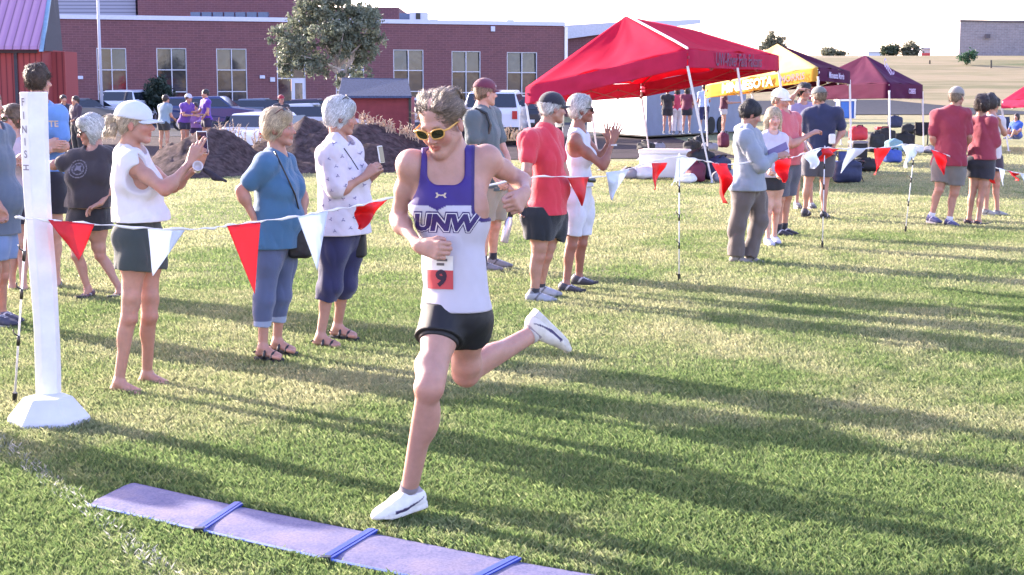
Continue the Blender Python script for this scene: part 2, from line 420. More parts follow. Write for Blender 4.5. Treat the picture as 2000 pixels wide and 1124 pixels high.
def foot_sdf(S, an, d, up, s=1.):
    d = unit(d); up = unit(up-d*np.dot(up, d)); P = lambda x, z: an+s*(d*x+up*z); sd = np.cross(d, up)
    S.cone(P(-.035, -.05), P(.0, -.01), .028*s, .034*s, .02); S.cone(P(0, -.02), P(.12, -.055), .034*s, .022*s, .02, n=up, f=.9)
    S.cone(P(-.03, -.055), P(.12, -.06), .024*s, .034*s, .02, n=up, f=.5)
    for i in range(5):
        q = sd*(.034-.017*i)*s; S.cone(P(.11, -.062)+q, P(.165-.011*i, -.066)+q*1.1, (.012 if i else .015)*s, None, .006)
def shoe(par, an, d, up, colr, s=1., sole=None, h=.006, kind='shoe', accents=None, collar=.05, sole_h=.022):
    d = unit(d); up = unit(np.asarray(up, float)-d*np.dot(up, d)); sd = np.cross(d, up); P = lambda x, y, z: an+s*(d*x+sd*y+up*z)
    zb = -.075; S = SDF()
    S.cone(P(-.04, 0, zb+.045), P(-.02, 0, zb+.06), .036*s, .038*s, .02)
    S.cone(P(-.02, 0, zb+.055), P(.05, 0, zb+.05), .040*s, .041*s, .03)
    S.cone(P(.05, 0, zb+.045), P(.13, .004, zb+.03), .041*s, .036*s, .03, n=up, f=.85); S.cone(P(.10, .0, zb+.03), P(.155, 0, zb+.026), .042*s, .030*s, .03, n=up, f=.6)
    S.cone(P(-.012, 0, zb+.06), P(-.004, 0, zb+.06+collar), .037*s, .037*s, .02)
    S.plane(P(0, 0, zb+.012), -up, .004); S.plane(P(-.01, 0, zb+.055+collar), unit(up+d*.35), .004)
    S.noise(.0015, 18, 3)
    def cb(V, Q):
        Cc = np.tile(np.asarray(colr, f4), (len(V), 1))
        if accents is not None: Cc = accents(V, Cc, P, d, sd, up)
        else:
            q = V-P(0, 0, 0); x = q @ d/s; z = q @ up/s; y = q @ sd/s; c_ = np.asarray(colr); dk = c_.mean() > .12
            Cc[z > .005] = c_*.45 if dk else c_*1.8
            for i in range(4): Cc[(np.abs(x-(.03+i*.018)) < .004) & (np.abs(y) < .020) & (z > -.045)] = (.6, .6, .62)
            Cc[(np.abs(x-.02-(z+.03)*.8) < .009) & (np.abs(y) > .02)] = (.55, .55, .6) if not dk else c_*.35
            Cc[(x > .145)] = c_*.7
        o = mesh_obj(kind, V, Q, M_SHOE, par, smooth=True, colr=Cc)
        out = [(-.078, 0), (-.07, -.026), (-.04, -.036), (.02, -.034), (.08, -.043), (.13, -.043), (.165, -.030), (.184, 0), (.168, .026), (.13, .040), (.08, .042), (.02, .036), (-.04, .035), (-.07, .026)]
        m = MB(); n = len(out); V2 = []; F2 = []
        for (z, g_, lift) in ((0, .93, 1), (.006, 1, .9), (sole_h, 1.0, 1), (sole_h+.004, .93, 1)):
            for x, y in out: V2.append(P(x*(g_ if x > 0 else 1), y*g_, zb+z+(.014*max(0, (x-.12)/.06) if 1 else 0)))
        for i in range(3):
            for j in range(n): a = i*n+j; b = i*n+(j+1) % n; F2.append((a, b, b+n, a+n))
        F2.append(tuple(range(n-1, -1, -1))); F2.append(tuple(range(3*n, 4*n)))
        mesh_obj('sole', V2, F2, sole or M_SOLE, o, smooth=False)
    job(S, h, cb)
def sandal(par, an, d, up, s=1.):
    d = unit(d); up = unit(up); sd = np.cross(d, up); P = lambda x, y, z: an+s*(d*x+sd*y+up*z)
    m = MB(); out = [(-.07, -.02), (-.04, -.034), (.03, -.034), (.1, -.044), (.15, -.038), (.178, 0), (.15, .036), (.1, .042), (.03, .034), (-.04, .034), (-.07, .02)]
    m.prism([P(x, y, -.10) for x, y in out], up*.022*s); o = m.obj('sandal', M_DARKSOLE, par)
    m = MB()
    for x in (.035, .10):
        m.tube([P(x, .045*math.cos(t), -.085+.062*math.sin(t)*(1.1 if x < .05 else .8)) for t in np.linspace(0, math.pi, 9)], .011*s, 6)
    m.tube([P(-.055+.0*t, .04*math.cos(t), -.04+.0*t) for t in np.linspace(0, math.pi, 3)] , .007*s, 5)
    m.obj('strap', M_BLACK, o, smooth=True)
def cap_obj(par, c, A, s, colr, back=None, brimlen=.075, h=.006, brimw=.07, grow=.0, badge=None):
    P = lambda x, y, z: c + s*(A.T @ np.array([x, y, z]))
    S = SDF(); S.ell(P(0, -.014, .040), np.array([.086+grow, .105+grow, .088+grow])*s, A, .01); S.cone(P(0, -.014, .12), P(0, -.014, .128), .006*s, .003, .004)
    S.plane(P(0, .0, .030), -(A.T @ unit([0, .12, 1])), .006); S.noise(.0012, 12, 5)
    def cb(V, Q):
        Cc = np.tile(np.asarray(colr, f4), (len(V), 1))
        if back is not None:
            q = (A @ (V-c).T).T/s; m = q[:, 1] < -.02; Cc[m] = back
        o = mesh_obj('cap', V, Q, M_FAB, par, smooth=True, colr=Cc); cap_obj.last = o
        # brim: a curved shell with thickness
        n, r_ = 12, 5; V2 = []
        for lay in (0, 1):
            for i in range(r_+1):
                for j in range(n+1):
                    a = (j/n-.5)*2; t = i/r_; x = a*brimw*(1-.10*t*t)*(1 if t < .7 else 1-.25*(t-.7)); y = math.sqrt(max(0, 1-(a*.82)**2))*(.088+grow)+t*brimlen*math.sqrt(max(.02, 1-a*a*.92))
                    V2.append(P(x, y-.014, .030-.018*a*a-.012*t+lay*.004-.0*a))
        k_ = (n+1)*(r_+1); F2 = []
        for i in range(r_):
            for j in range(n):
                a = i*(n+1)+j; F2 += [(a, a+n+1, a+n+2, a+1), (a+k_, a+1+k_, a+n+2+k_, a+n+1+k_)]
        for j in range(n): a = r_*(n+1)+j; F2.append((a, a+k_, a+k_+1, a+1))
        for i in range(r_):
            a = i*(n+1); F2.append((a, a+k_, a+k_+n+1, a+n+1)); a += n; F2.append((a, a+n+1, a+n+1+k_, a+k_))
        mesh_obj('brim', V2, F2, M_FAB, o, smooth=True, colr=np.tile(np.asarray(colr, f4), (len(V2), 1)))
        if badge:
            tgt = BVHTree.FromPolygons([Vector(v) for v in V], Q.tolist()); decal('emblem', poly_tris([(-.014, -.008), (.014, -.008), (.014, .008), (-.014, .008)]), P(*badge[0]), A.T @ np.array(badge[1]), A.T @ np.array([0, 0, 1.]), A.T @ np.array(badge[2]), tgt, mat('pale_emblem', (.6, .55, .6), .6), o, .004)
    job(S, h, cb)
def sunglasses(par, c, A, s, fm, lens=None, lift=0., back=0., big=1., tilt=0, name='sunglasses'):
    a = R(tilt); Rx = np.array([[1, 0, 0], [0, math.cos(a), -math.sin(a)], [0, math.sin(a), math.cos(a)]]); o_ = np.array([0, -.01+back, lift])
    P = lambda x, y, z: c + s*(A.T @ (o_+Rx @ np.array([x, y, z])))
    m = MB(); ring = lambda q, rx, rz: [P(q*.034+rx*np.sign(math.cos(t))*abs(math.cos(t))**.75, .108-.010*((q*.034+rx*math.cos(t))/.06)**2, -.003+rz*np.sign(math.sin(t))*abs(math.sin(t))**.8+(.004*q*math.cos(t))) for t in np.linspace(0, 2*math.pi, 21)[:-1]]
    for q in (-1, 1):
        r_ = ring(q, .026*big, .0178*big); m.tube(r_+r_[:2], .0029*s, 6)
        m.tube([P(q*.060, .100, .006), P(q*.077, .085, .008), P(q*.082, .02, .006), P(q*.079, -.022, -.008)], [.0042*s, .0042*s, .003*s, .003*s], 6)
    m.tube([P(-.008, .108, .003), P(0, .111, .006), P(.008, .108, .003)], .0032*s, 6)
    o = m.obj(name, fm, par, smooth=True)
    for q in (-1, 1):
        r_ = ring(q, .0248*big, .0165*big); MB().prism(r_, A.T @ np.array([0, -.0015, 0])).obj('lens', lens or M_LENS, o)
def person(label, base, J, yw, skin='fair', s=1., g=1., sh=1., fem=False, head=None, hands=None, top=None, bottom=None, h=.009, hair=None, shoes=None, belly=0, bust=0, group=None, leg_yaw=None, cat='person', paints=True, brow=(.14, .09, .06), eyes=True, muscle=0, feet='shoe', neckr=1., toe=None):
    """J: joints in world coordinates: hd nk sl sr el er wl wr hl hr kl kr al ar. l / r are the person's own sides"""
    J = {k: np.asarray(v, float) for k, v in J.items()}; skin = np.array(SK[skin]) if isinstance(skin, str) else np.array(skin)
    F = yaw(yw); up = np.array([0, 0, 1.]); S = SDF(); base = np.asarray(base, float)
    pel = (J['hl']+J['hr'])/2; nk = J['nk']; spn = unit(nk-pel); sdv = unit(J['sr']-J['sl']); Fb = unit(F-spn*(F @ spn))
    ch = lerp(pel, nk, .66); wa = lerp(pel, nk, .32); um = lerp(pel, nk, .86)
    def torso(S, gr=0., loose=1., hips=True, bust_=bust):
        S.cone(pel+spn*.05*s, wa, .150*g*loose+gr, .128*g*loose+gr, .05, n=Fb, f=.72)
        S.cone(wa, ch, .128*g*loose+gr, .152*sh*max(1, .5+.5*g)+gr, .05, n=Fb, f=.72)
        S.cone(ch, um, .152*sh+gr, .110*sh+gr, .04, n=Fb, f=.68)
        for a in ('sl', 'sr'): S.cone(lerp(nk, um, .35), J[a], .050*s+gr, .052*sh+gr, .05)
        for a in ('sl', 'sr'): S.cone(lerp(ch, J[a], .55)-Fb*.01, J[a], .07*s+gr, .05*s+gr, .04)
        if bust_:
            for q in (-1, 1): S.ell(ch+Fb*(.085*sh)+sdv*.075*q+spn*-.02, (.062+.012*bust_)*s+gr, None, .05)
        elif not fem:
            for q in (-1, 1): S.ell(ch+Fb*.062*sh+sdv*.068*q+spn*.03, np.array([.075, .04, .055])*s+gr, frame(Fb, spn), .04)
        if belly: S.ell(wa+Fb*(.03+.03*belly)+spn*.0, (.10+.03*belly)*g+gr, None, .07)
        if hips:
            for q in ('hl', 'hr'): S.ell(J[q]-Fb*.045*s+up*.01, .088*g+gr, None, .05)
    torso(S)
    S.cone(um, nk+spn*.02, .065*s*neckr, .056*s*neckr, .04)
    hs, hyaw, hpit, hrol = (head or {}).get('s', 1.), (head or {}).get('yaw', yw), (head or {}).get('pitch', 0), (head or {}).get('roll', 0)
    fwd = yaw(hyaw)*math.cos(R(hpit))-up*math.sin(R(hpit)); A = frame(fwd, up)
    if hrol: cr, sr_ = math.cos(R(hrol)), math.sin(R(hrol)); A = np.array([A[0]*cr+A[2]*sr_, A[1], -A[0]*sr_+A[2]*cr])
    hd = J['hd']; S.cone(nk, hd+hs*(A.T @ np.array([0, -.03, -.05])), .055*s*neckr, .052*hs*neckr, .03)
    if muscle:
        for q in (-1, 1): S.cone(hd+hs*(A.T @ np.array([q*.045, -.02, -.06])), um+Fb*.05+sdv*q*.01, .016, .014, .02)
        for q in (-1, 1): S.cone(um+Fb*.066+sdv*q*.02+spn*.01, J['sr' if q > 0 else 'sl']+spn*.035+Fb*.01, .010, .012, .018)
    head_sdf(S, hd, A, hs, fem)
    hh = hands or {}
    for q, a, b, c_ in (('l', 'sl', 'el', 'wl'), ('r', 'sr', 'er', 'wr')):
        if b not in J: continue
        sc = .92 if fem else 1.; sc *= s*(.6+.4*g)*ARMK[0]
        S.ell(J[a], .058*sc, None, .03); S.cone(J[a], J[b], .049*sc, .038*sc, .03); S.ell(lerp(J[a], J[b], .45), .047*sc, None, .03)
        S.cone(J[b], J[c_], .037*sc, .0245*sc, .015); S.ell(lerp(J[b], J[c_], .22), .043*sc, None, .04)
        if hh.get(q) is not False:
            o = dict(hh.get(q) or {}); dd = o.pop('d', None); dd = unit(J[c_]-J[b]) if dd is None else unit(dd); n_ = np.asarray(o.pop('n', -up)); t_ = np.asarray(o.pop('t', Fb)); hand_sdf(S, J[c_]+dd*.015, dd, n_, t_, s=o.pop('s', s*(.93 if fem else 1)), **o)
    Fl = yaw(leg_yaw if leg_yaw is not None else yw)
    for q in 'lr':
        if 'k'+q not in J: continue
        bk = -Fl if toe is None or q not in toe else np.asarray(toe[q][0])*-1
        leg_sdf(S, J['h'+q], J['k'+q], J['a'+q], s*(.9 if fem else 1), g*s*(1.02 if fem else 1), bk=bk)
        fd, fu = (Fl, up) if toe is None or q not in toe else toe[q]
        if feet in ('bare', 'sandal'): foot_sdf(S, J['a'+q], fd, fu, s)
        elif feet: S.cone(J['a'+q], J['a'+q]+unit(fd)*.02-unit(fu)*.03, .034*s, .03*s, .02)
    res = {}
    rb_ = [(J[q_], np.array([.05, .05, .05])*s, np.eye(3), skin*np.array([1., .80, .78]), 1.) for q_ in ('el', 'er', 'kl', 'kr') if q_ in J]
    pts = rb_+head_paint(hd, A, hs, skin, fem, brow, eyes=eyes)
    root = bpy.data.objects.new("person", bpy.data.meshes.new("person")); col.objects.link(root); root.location = base; root["_b"] = [float(x) for x in base]
    tag(root, label, cat, group)
    def cb(V, Q):
        tmp = mesh_obj("body", V, Q, M_SKIN, None, base, True, apply_paint(V, skin, pts)); old = root.data; root.data = tmp.data; root.data.name = "person"; bpy.data.objects.remove(tmp); bpy.data.meshes.remove(old)
    job(S, h, cb)
    # clothing -----------------------------------------------------------
    if top:
        t = dict(col=(.5, .5, .5), sleeve=.5, hem=.0, loose=.014, neck=.0, name='shirt', wr=.006, sw=.016, paint=None, mat=M_FAB, flare=.0, hood=False, strap=None, post=None); t.update(top)
        G = SDF(); lo = t['loose']; torso(G, lo, 1., True)
        hemp = pel+up*t['hem']
        G.cone(wa, hemp, .130*g+lo+t['flare']*.5, .146*g+lo+t['flare'], .05, n=Fb, f=.78)
        G.cone(lerp(nk, um, .8), nk-spn*.015, .07*s+lo, .062*s+lo*.4, .02)
        if t['strap'] is None:
            for q in 'lr':
                if 'e'+q not in J: continue
                a, b, c_ = J['s'+q], J['e'+q], J['w'+q]; L1 = t['sleeve']
                if L1 <= 0: continue
                e = lerp(a, b, min(L1, 1)); G.ell(a, .058*s+lo, None, .03)
                G.cone(a, e, .052*s+lo, (.044*s+t['sw'])*1.05, .03)
                if L1 > 1: e2 = lerp(b, c_, L1-1); G.cone(b, e2, .044*s+t['sw'], .030*s+t['sw']*.7, .02); G.ell(b, .045*s+t['sw'], None, .02)
        if t['hood']:
            G.ell(nk-Fb*.06+up*.015, np.array([.10, .07, .06])*s, frame(Fb), .03)
        if t['wr']: G.noise(t['wr']*1.4, 2.6, len(label), (1, 1, .55)); G.noise(t['wr']*.75, 5.2, len(label)+7, (1, 1, .5), True); G.noise(t['wr']*.22, 15, len(label)+9)
        G.plane(hemp, -up, .006)
        # neckline
        nf = nk+Fb*.05-up*(.02+t['neck']); G.ell(nk+Fb*(.05+.3*t['neck'])+up*.035, np.array([.062+.25*t['neck'], .07+.3*t['neck'], .055+t['neck']])*s, frame(Fb), .006, 's')
        if t['sleeve'] and t['sleeve'] < 1 and t['strap'] is None:
            pass
        if t['strap'] is not None:
            for q in (-1, 1):
                a = J['sr' if q > 0 else 'sl']; G.ell(a+sdv*q*.012-spn*.02, np.array([t['strap'][0], .13, t['strap'][1]]), frame(Fb, spn), .01, 's')
        if t['post']: t['post'](G, J, locals())
        def cb2(V, Q, t=t):
            Cc = np.tile(np.asarray(t['col'], f4), (len(V), 1))
            if t['paint']: Cc = t['paint'](V, Cc)
            o = mesh_obj(t['name'], V, Q, t['mat'], root, smooth=True, colr=Cc); res['top'] = (o, V, Q)
            if t.get('after'): t['after'](o, V, Q)
        job(G, h*.9, cb2)
    if bottom:
        t = dict(col=(.1, .1, .1), len=.5, loose=.016, name='shorts', wr=.005, waist=.10, paint=None, mat=M_FAB, skirt=False, hemw=0.); t.update(bottom)
        G = SDF(); lo = t['loose']
        G.cone(pel+spn*.04*s, pel+up*t['waist'], .150*g*s+lo*.7, .128*g*s+lo*.7, .05, n=Fb, f=.74)
        for q in 'lr': G.ell(J['h'+q]-Fb*.045*s+up*.01, .088*g+lo, None, .05)
        for q in 'lr':
            if 'k'+q not in J: continue
            a, b, c_ = J['h'+q], J['k'+q], J['a'+q]; L1 = t['len']; e = lerp(a, b, min(1, L1)); rr = lerp(.086*g*s, .056*s, min(1, L1))
            G.cone(a, e, .086*g*s+lo, rr+lo+t['hemw'], .03); G.ell(lerp(a, b, min(.3, L1*.7)), .086*g*s+lo, None, .05)
            if L1 > 1: G.ell(b, .062*s+lo, None, .04); bk = -Fl; e2 = lerp(b, c_, L1-1)+bk*.012; G.cone(b, e2, .056*s+lo, .046*s+lo*1.3+t['hemw'], .03); G.ell(lerp(b, c_, .25)+bk*.02, .052*s+lo, None, .04) if L1 > 1.3 else None; pe, dn = e2, unit(c_-b)
            else: pe, dn = e, unit(b-a)
            # cut the leg of the garment at its hem
            G.ops.append(('b', 's', .004, pe+dn*.5, np.array([.16, .16, .5]), frame(np.cross(dn, sdv) if abs(dn @ sdv) < .9 else F, dn), .0)) if not (L1 <= 1 and t.get('noflat')) else None
        if t['skirt']:
            G.cone(pel, pel-up*t['skirt'], .14*g+lo, .15*g+lo, .04, n=Fb, f=.8); G.plane(pel-up*t['skirt'], -up, .005)
        if t['wr']: G.noise(t['wr'], 3., len(label)+3, (1, 1, .5)); G.noise(t['wr']*.8, 6, len(label)+9, (1, 1, .55), True)
        G.plane(pel+up*t['waist'], up, .006)
        if t.get('post'): t['post'](G, J)
        def cb3(V, Q, t=t):
            Cc = np.tile(np.asarray(t['col'], f4), (len(V), 1))
            if t['paint']: Cc = t['paint'](V, Cc)
            o = mesh_obj(t['name'], V, Q, t['mat'], root, smooth=True, colr=Cc); res['bottom'] = (o, V, Q)
            if t.get('after'): t['after'](o, V, Q)
        job(G, h*.9, cb3)
    if hair:
        hh_ = dict(col=(.3, .2, .1), style='short', name='hair', streak=.45); hh_.update(hair); G = SDF(); P = lambda x, y, z: hd + hs*(A.T @ np.array([x, y, z])); st = hh_['style']; vol = hh_.get('vol', .012)
        G.ell(P(0, -.022, .040), np.array([.078+vol*.8, .096+vol, .084+vol])*hs, A, .02)
        if st in ('bob', 'short_fem', 'long', 'curly'):
            for q in (-1, 1): G.ell(P(q*.066, -.022, -.005-.0*vol), np.array([.026+vol*.4, .055, .062])*hs, A, .03)
            G.ell(P(0, -.065, -.02), np.array([.07, .045+vol*.5, .06])*hs, A, .03)
        if st == 'short_fem': G.cone(P(-.045, .050, .090), P(.045, .054, .084), .022*hs, None, .03)
        if st == 'bob':
            for q in (-1, 1): G.cone(P(q*.068, .0, -.01), P(q*.062, .012, -.085), .034*hs, .022*hs, .03)
            G.cone(P(-.04, .06, .09), P(.055, .07, .06), .026*hs, None, .03)
        if st == 'long':
            for q in (-1, 1): G.cone(P(q*.07, -.01, -.02), P(q*.075, -.02, -.19), .032*hs, .028*hs, .03)
            G.cone(P(0, -.07, -.02), P(0, -.07, -.2), .06*hs, .05*hs, .04, n=A[1], f=.5)
        if st in ('short', 'fade'): G.ell(P(0, -.07, -.005), np.array([.06, .035, .06])*hs, A, .03)
        if st == 'under_cap':
            G.ell(P(0, -.06, -.01), np.array([.068, .04, .055])*hs, A, .03)
            for q in (-1, 1): G.ell(P(q*.068, -.02, .0), np.array([.014, .035, .035])*hs, A, .02)
        if hh_.get('post'): hh_['post'](G, P, A, hs)
        fc = {'short': (.118, -.030, .072, .075, .088), 'fade': (.118, -.030, .072, .075, .088)}.get(st, (.125, -.035, .062, .078, .095))
        if st != 'under_cap' or True: G.ell(P(0, fc[0], fc[1]), np.array([fc[2], fc[3], fc[4]])*hs, A, .012, 's')
        for q in (-1, 1):
            if st in ('short', 'fade', 'under_cap', 'short_fem'): G.ell(P(q*.085, .006, -.025), np.array([.03, .030, .036])*hs, A, .008, 's')
        if st in ('fade',): G.plane(P(0, 0, -.01), -(A.T @ unit([0, .1, 1])), .02)
        if st in ('short', 'short_fem', 'under_cap'): G.plane(P(0, 0, -.075), -A[2], .02)
        if st == 'under_cap': G.plane(P(0, 0, .05), A[2], .01)
        G.noise(.005 if st != 'curly' else .016, 7 if st != 'curly' else 7, 11, hh_.get('stretch', (1, 1, .45))); G.noise(.002 if st != 'curly' else .008, 19, 13, hh_.get('stretch', (1, 1, .35)), True)
        def cb4(V, Q, t=hh_):
            c1 = np.asarray(t['col'], f4); q = (A @ (V-hd).T).T/hs; rg = np.random.RandomState(4)
            st_ = np.sin(q[:, 0]*190+q[:, 1]*120+np.sin(q[:, 2]*30)*2)*.5+.5
            st2 = np.sin(q[:, 1]*310-q[:, 0]*200+np.sin(q[:, 2]*22)*3)*.5+.5; f_ = (1-t['streak']*(st_*.6+st2*.4))[:, None]
            cov = c1*f_*.8; step = max(h, .0055); N = int(min(6500, len(V)*.9)) if h < .012 else int(min(700, len(V)*.5)); wd_ = .0011 if h < .0065 else .0016 if h < .0095 else .003
            e1 = V[Q[:, 2]]-V[Q[:, 0]]; e2 = V[Q[:, 3]]-V[Q[:, 1]]; fn = np.cross(e1, e2); vn = np.zeros_like(V)
            for i in range(4): np.add.at(vn, Q[:, i], fn)
            vn /= np.linalg.norm(vn, axis=1)[:, None]+1e-9
            idx = rg.randint(len(V), size=N); p = V[idx]; nn = vn[idx]; loc = q[idx]
            fl = t.get('flow', (0, -.55, -.8)); fx = np.array(fl)[None]+np.stack([np.sign(loc[:, 0])*.35, np.zeros(N), np.zeros(N)], 1)+rg.normal(size=(N, 3))*(.13 if t['style'] != 'curly' else 1.1)
            fw_ = fx @ A; fw_ -= nn*(fw_*nn).sum(1)[:, None]; fw_ /= np.linalg.norm(fw_, axis=1)[:, None]+1e-9; sd_ = np.cross(nn, fw_); L_ = (.022+.038*rg.rand(N)**1.5)[:, None]*t.get('slen', 1.)*hs; lf = (.0015+.004*rg.rand(N)**3)[:, None]
            pts_ = [p-nn*.001, p+fw_*L_*.45+nn*(lf-L_*L_*.8), p+fw_*L_+nn*(lf*.5-L_*L_*3.2)-(A[2]*.12*L_)]; RV = []
            for i, pp in enumerate(pts_): w2 = wd_*(1, .9, .25)[i]; RV += [pp-sd_*w2, pp+sd_*w2]
            RV = np.stack(RV, 1).reshape(-1, 3); b0 = len(V)+np.arange(N)*6; RQ = np.concatenate([np.stack([b0, b0+1, b0+3, b0+2], 1), np.stack([b0+2, b0+3, b0+5, b0+4], 1)]); rc = np.repeat(c1*(.40+.95*rg.rand(N, 1)), 6, 0)
            mesh_obj(t['name'], np.concatenate([V, RV]), np.concatenate([Q, RQ]), M_HAIR, root, smooth=True, colr=np.concatenate([cov, rc]))
        job(G, min(h, .006) if h < .01 else h, cb4)
    if shoes is not None:
        for q in 'lr':
            if 'a'+q not in J: continue
            fd, fu = (Fl, up) if toe is None or q not in toe else toe[q]
            o = dict(shoes); f_ = o.pop('fn', None)
            if feet == 'sandal': sandal(root, J['a'+q], fd, fu, s)
            else: shoe(root, J['a'+q], fd, fu, o.pop('col', (.5, .5, .5)), s, h=max(.006, h*.8), **o)
            if o.get('sock') is not None: pass
    return root, A, hd, hs, res
def sock(par, an, kn, s, c, L=.06, fd=None, r=.039):
    d = unit(kn-an); m = MB(); m.tube([an-d*.01, an+d*L*.5, an+d*L], [r*s, r*.97*s, r*1.0*s], 14)
    mesh_obj('sock', np.array(m.v), m.f, M_FAB, par, smooth=True, colr=np.tile(np.asarray(c, f4), (len(m.v), 1)))
# ------------------------------------------------------------------ the ground
def ss(a, b, x): t = np.clip((np.asarray(x, float)-a)/(b-a), 0, 1); return t*t*(3-2*t)
def gz(x, y):
    """lawn flat to 34 m, a shallow dip, then the dry hill rising on the right"""
    x = np.asarray(x, float); y = np.asarray(y, float)
    z = -.25*ss(34, 42, y)
    r = ss(5, 13, x)
    z = z*(1-r) + r*(-.9*ss(45, 140, y) + 8.3*ss(150, 262, y)**1.0 - 2.0*ss(270, 600, y))
    return z
def m_ground():
    m, n, b = nodes('lawn')
    g = noise_fac(n, .55, 5, .6); f = noise_fac(n, 22, 6, .75); big = noise_fac(n, .16, 3, .5)
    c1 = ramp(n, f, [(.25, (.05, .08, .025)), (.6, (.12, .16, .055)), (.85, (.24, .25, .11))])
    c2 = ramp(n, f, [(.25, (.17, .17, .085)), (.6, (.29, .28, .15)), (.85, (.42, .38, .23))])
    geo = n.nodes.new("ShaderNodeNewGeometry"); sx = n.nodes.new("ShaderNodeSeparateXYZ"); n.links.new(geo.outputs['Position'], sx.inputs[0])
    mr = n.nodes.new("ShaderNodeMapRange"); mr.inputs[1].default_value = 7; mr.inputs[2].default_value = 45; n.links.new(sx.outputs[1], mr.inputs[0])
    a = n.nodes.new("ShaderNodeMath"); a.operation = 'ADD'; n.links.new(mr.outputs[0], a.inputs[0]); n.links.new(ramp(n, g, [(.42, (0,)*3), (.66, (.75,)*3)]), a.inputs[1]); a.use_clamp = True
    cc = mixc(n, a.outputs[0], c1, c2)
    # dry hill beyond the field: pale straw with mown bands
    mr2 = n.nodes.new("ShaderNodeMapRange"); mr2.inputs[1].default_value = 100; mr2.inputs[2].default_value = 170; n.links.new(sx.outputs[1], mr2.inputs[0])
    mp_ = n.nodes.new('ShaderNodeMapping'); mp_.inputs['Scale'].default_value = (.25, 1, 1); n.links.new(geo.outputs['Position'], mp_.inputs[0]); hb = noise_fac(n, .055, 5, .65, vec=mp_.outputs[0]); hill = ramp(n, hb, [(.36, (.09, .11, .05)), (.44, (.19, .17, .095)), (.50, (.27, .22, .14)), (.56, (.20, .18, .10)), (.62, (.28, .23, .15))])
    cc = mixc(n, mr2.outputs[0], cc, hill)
    n.links.new(cc, b.inputs['Base Color']); b.inputs['Roughness'].default_value = .95; b.inputs['Specular IOR Level'].default_value = .15
    bump(n, b, noise_fac(n, 30, 6, .8), .9, .05); return m
ys = np.concatenate([np.arange(-6, 40, 2.), np.arange(40, 300, 4.), np.arange(300, 1500, 60.)]); xs = np.concatenate([np.arange(-1500, -120, 120.), np.arange(-120, 160, 2.5), np.arange(160, 1500, 120.)])
GX, GY = np.meshgrid(xs, ys, indexing='ij'); GV = np.stack([GX.ravel(), GY.ravel(), gz(GX, GY).ravel()], 1); ny_ = len(ys)
ii, jj = np.meshgrid(np.arange(len(xs)-1), np.arange(ny_-1), indexing='ij'); a_ = (ii*ny_+jj).ravel()
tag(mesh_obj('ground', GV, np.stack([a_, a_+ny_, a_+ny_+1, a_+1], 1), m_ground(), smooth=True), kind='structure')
# flat strips over the ground; the hill one imitates a band of shade
def strip(name, cols, m, lift=.03, n=14):
    V = []
    for (x0, y0, x1, y1) in cols:
        for t in np.linspace(0, 1, n): x = x0+(x1-x0)*t; y = y0+(y1-y0)*t; V.append((x, y, float(gz(x, y))+lift))
    k = len(cols); return tag(mesh_obj(name, V, [(i*n+j, (i+1)*n+j, (i+1)*n+j+1, i*n+j+1) for i in range(k-1) for j in range(n-1)], m, smooth=True), kind='structure')
M_ASPH_SHADE = mat('asphalt_and_shade', (.038, .042, .055), 1., .2, 3, .3, 80, spec=.1)
strip('shade_band', [(x, 150+.05*x, x*1.06, 176+.10*(x-20)-max(0, x-42)*1.9) for x in np.arange(6, 53, 1.5)], M_ASPH_SHADE, .06)  # dark band at the hill's foot: cast shadow put into the colour
strip('parking_lot', [(x, 62, x*1.0, 88) for x in np.arange(-60, 7, 3.)], M_ASPH_SHADE, .03)
strip('dirt_lot', [(x, 41.5+.8*math.sin(x*.4), x, 61.5) for x in np.arange(-34, 7, 1.5)], mat('dark_dirt', (.040, .030, .034), 1., .4, 1.2, .5, 20, spec=.1), .035)
# ---------------------------------------------------- grass blades
def m_grass():
    m, n, b = nodes('grass_blades')
    a = n.nodes.new("ShaderNodeAttribute"); a.attribute_name = "col"; n.links.new(a.outputs['Color'], b.inputs['Base Color'])
    b.inputs['Roughness'].default_value = .7; b.inputs['Specular IOR Level'].default_value = .12
    t = n.nodes.new("ShaderNodeBsdfTranslucent"); n.links.new(a.outputs['Color'], t.inputs[0]); ms = n.nodes.new("ShaderNodeMixShader"); ms.inputs[0].default_value = .5
    n.links.new(b.outputs[0], ms.inputs[1]); n.links.new(t.outputs[0], ms.inputs[2]); n.links.new(ms.outputs[0], n.nodes["Material Output"].inputs[0]); return m
def vnoise(x, y, sc, seed):
    rg = np.random.RandomState(seed); L = rg.rand(256, 256); X = x*sc+500; Y = y*sc+500; xi = np.floor(X).astype(int); yi = np.floor(Y).astype(int); fx = X-xi; fy = Y-yi; fx = fx*fx*(3-2*fx); fy = fy*fy*(3-2*fy)
    g = lambda i, j: L[(xi+i) % 256, (yi+j) % 256]
    return (g(0, 0)*(1-fx)+g(1, 0)*fx)*(1-fy)+(g(0, 1)*(1-fx)+g(1, 1)*fx)*fy
MAT_FAR = [gnd(263, 947)[:2], gnd(465, 993)[:2], gnd(727, 1046)[:2], gnd(1005, 1101)[:2], gnd(1300, 1152)[:2]]
MAT_NEAR = [gnd(172, 993)[:2], gnd(391, 1043)[:2], gnd(638, 1100)[:2], gnd(901, 1155)[:2], gnd(1186, 1214)[:2]]
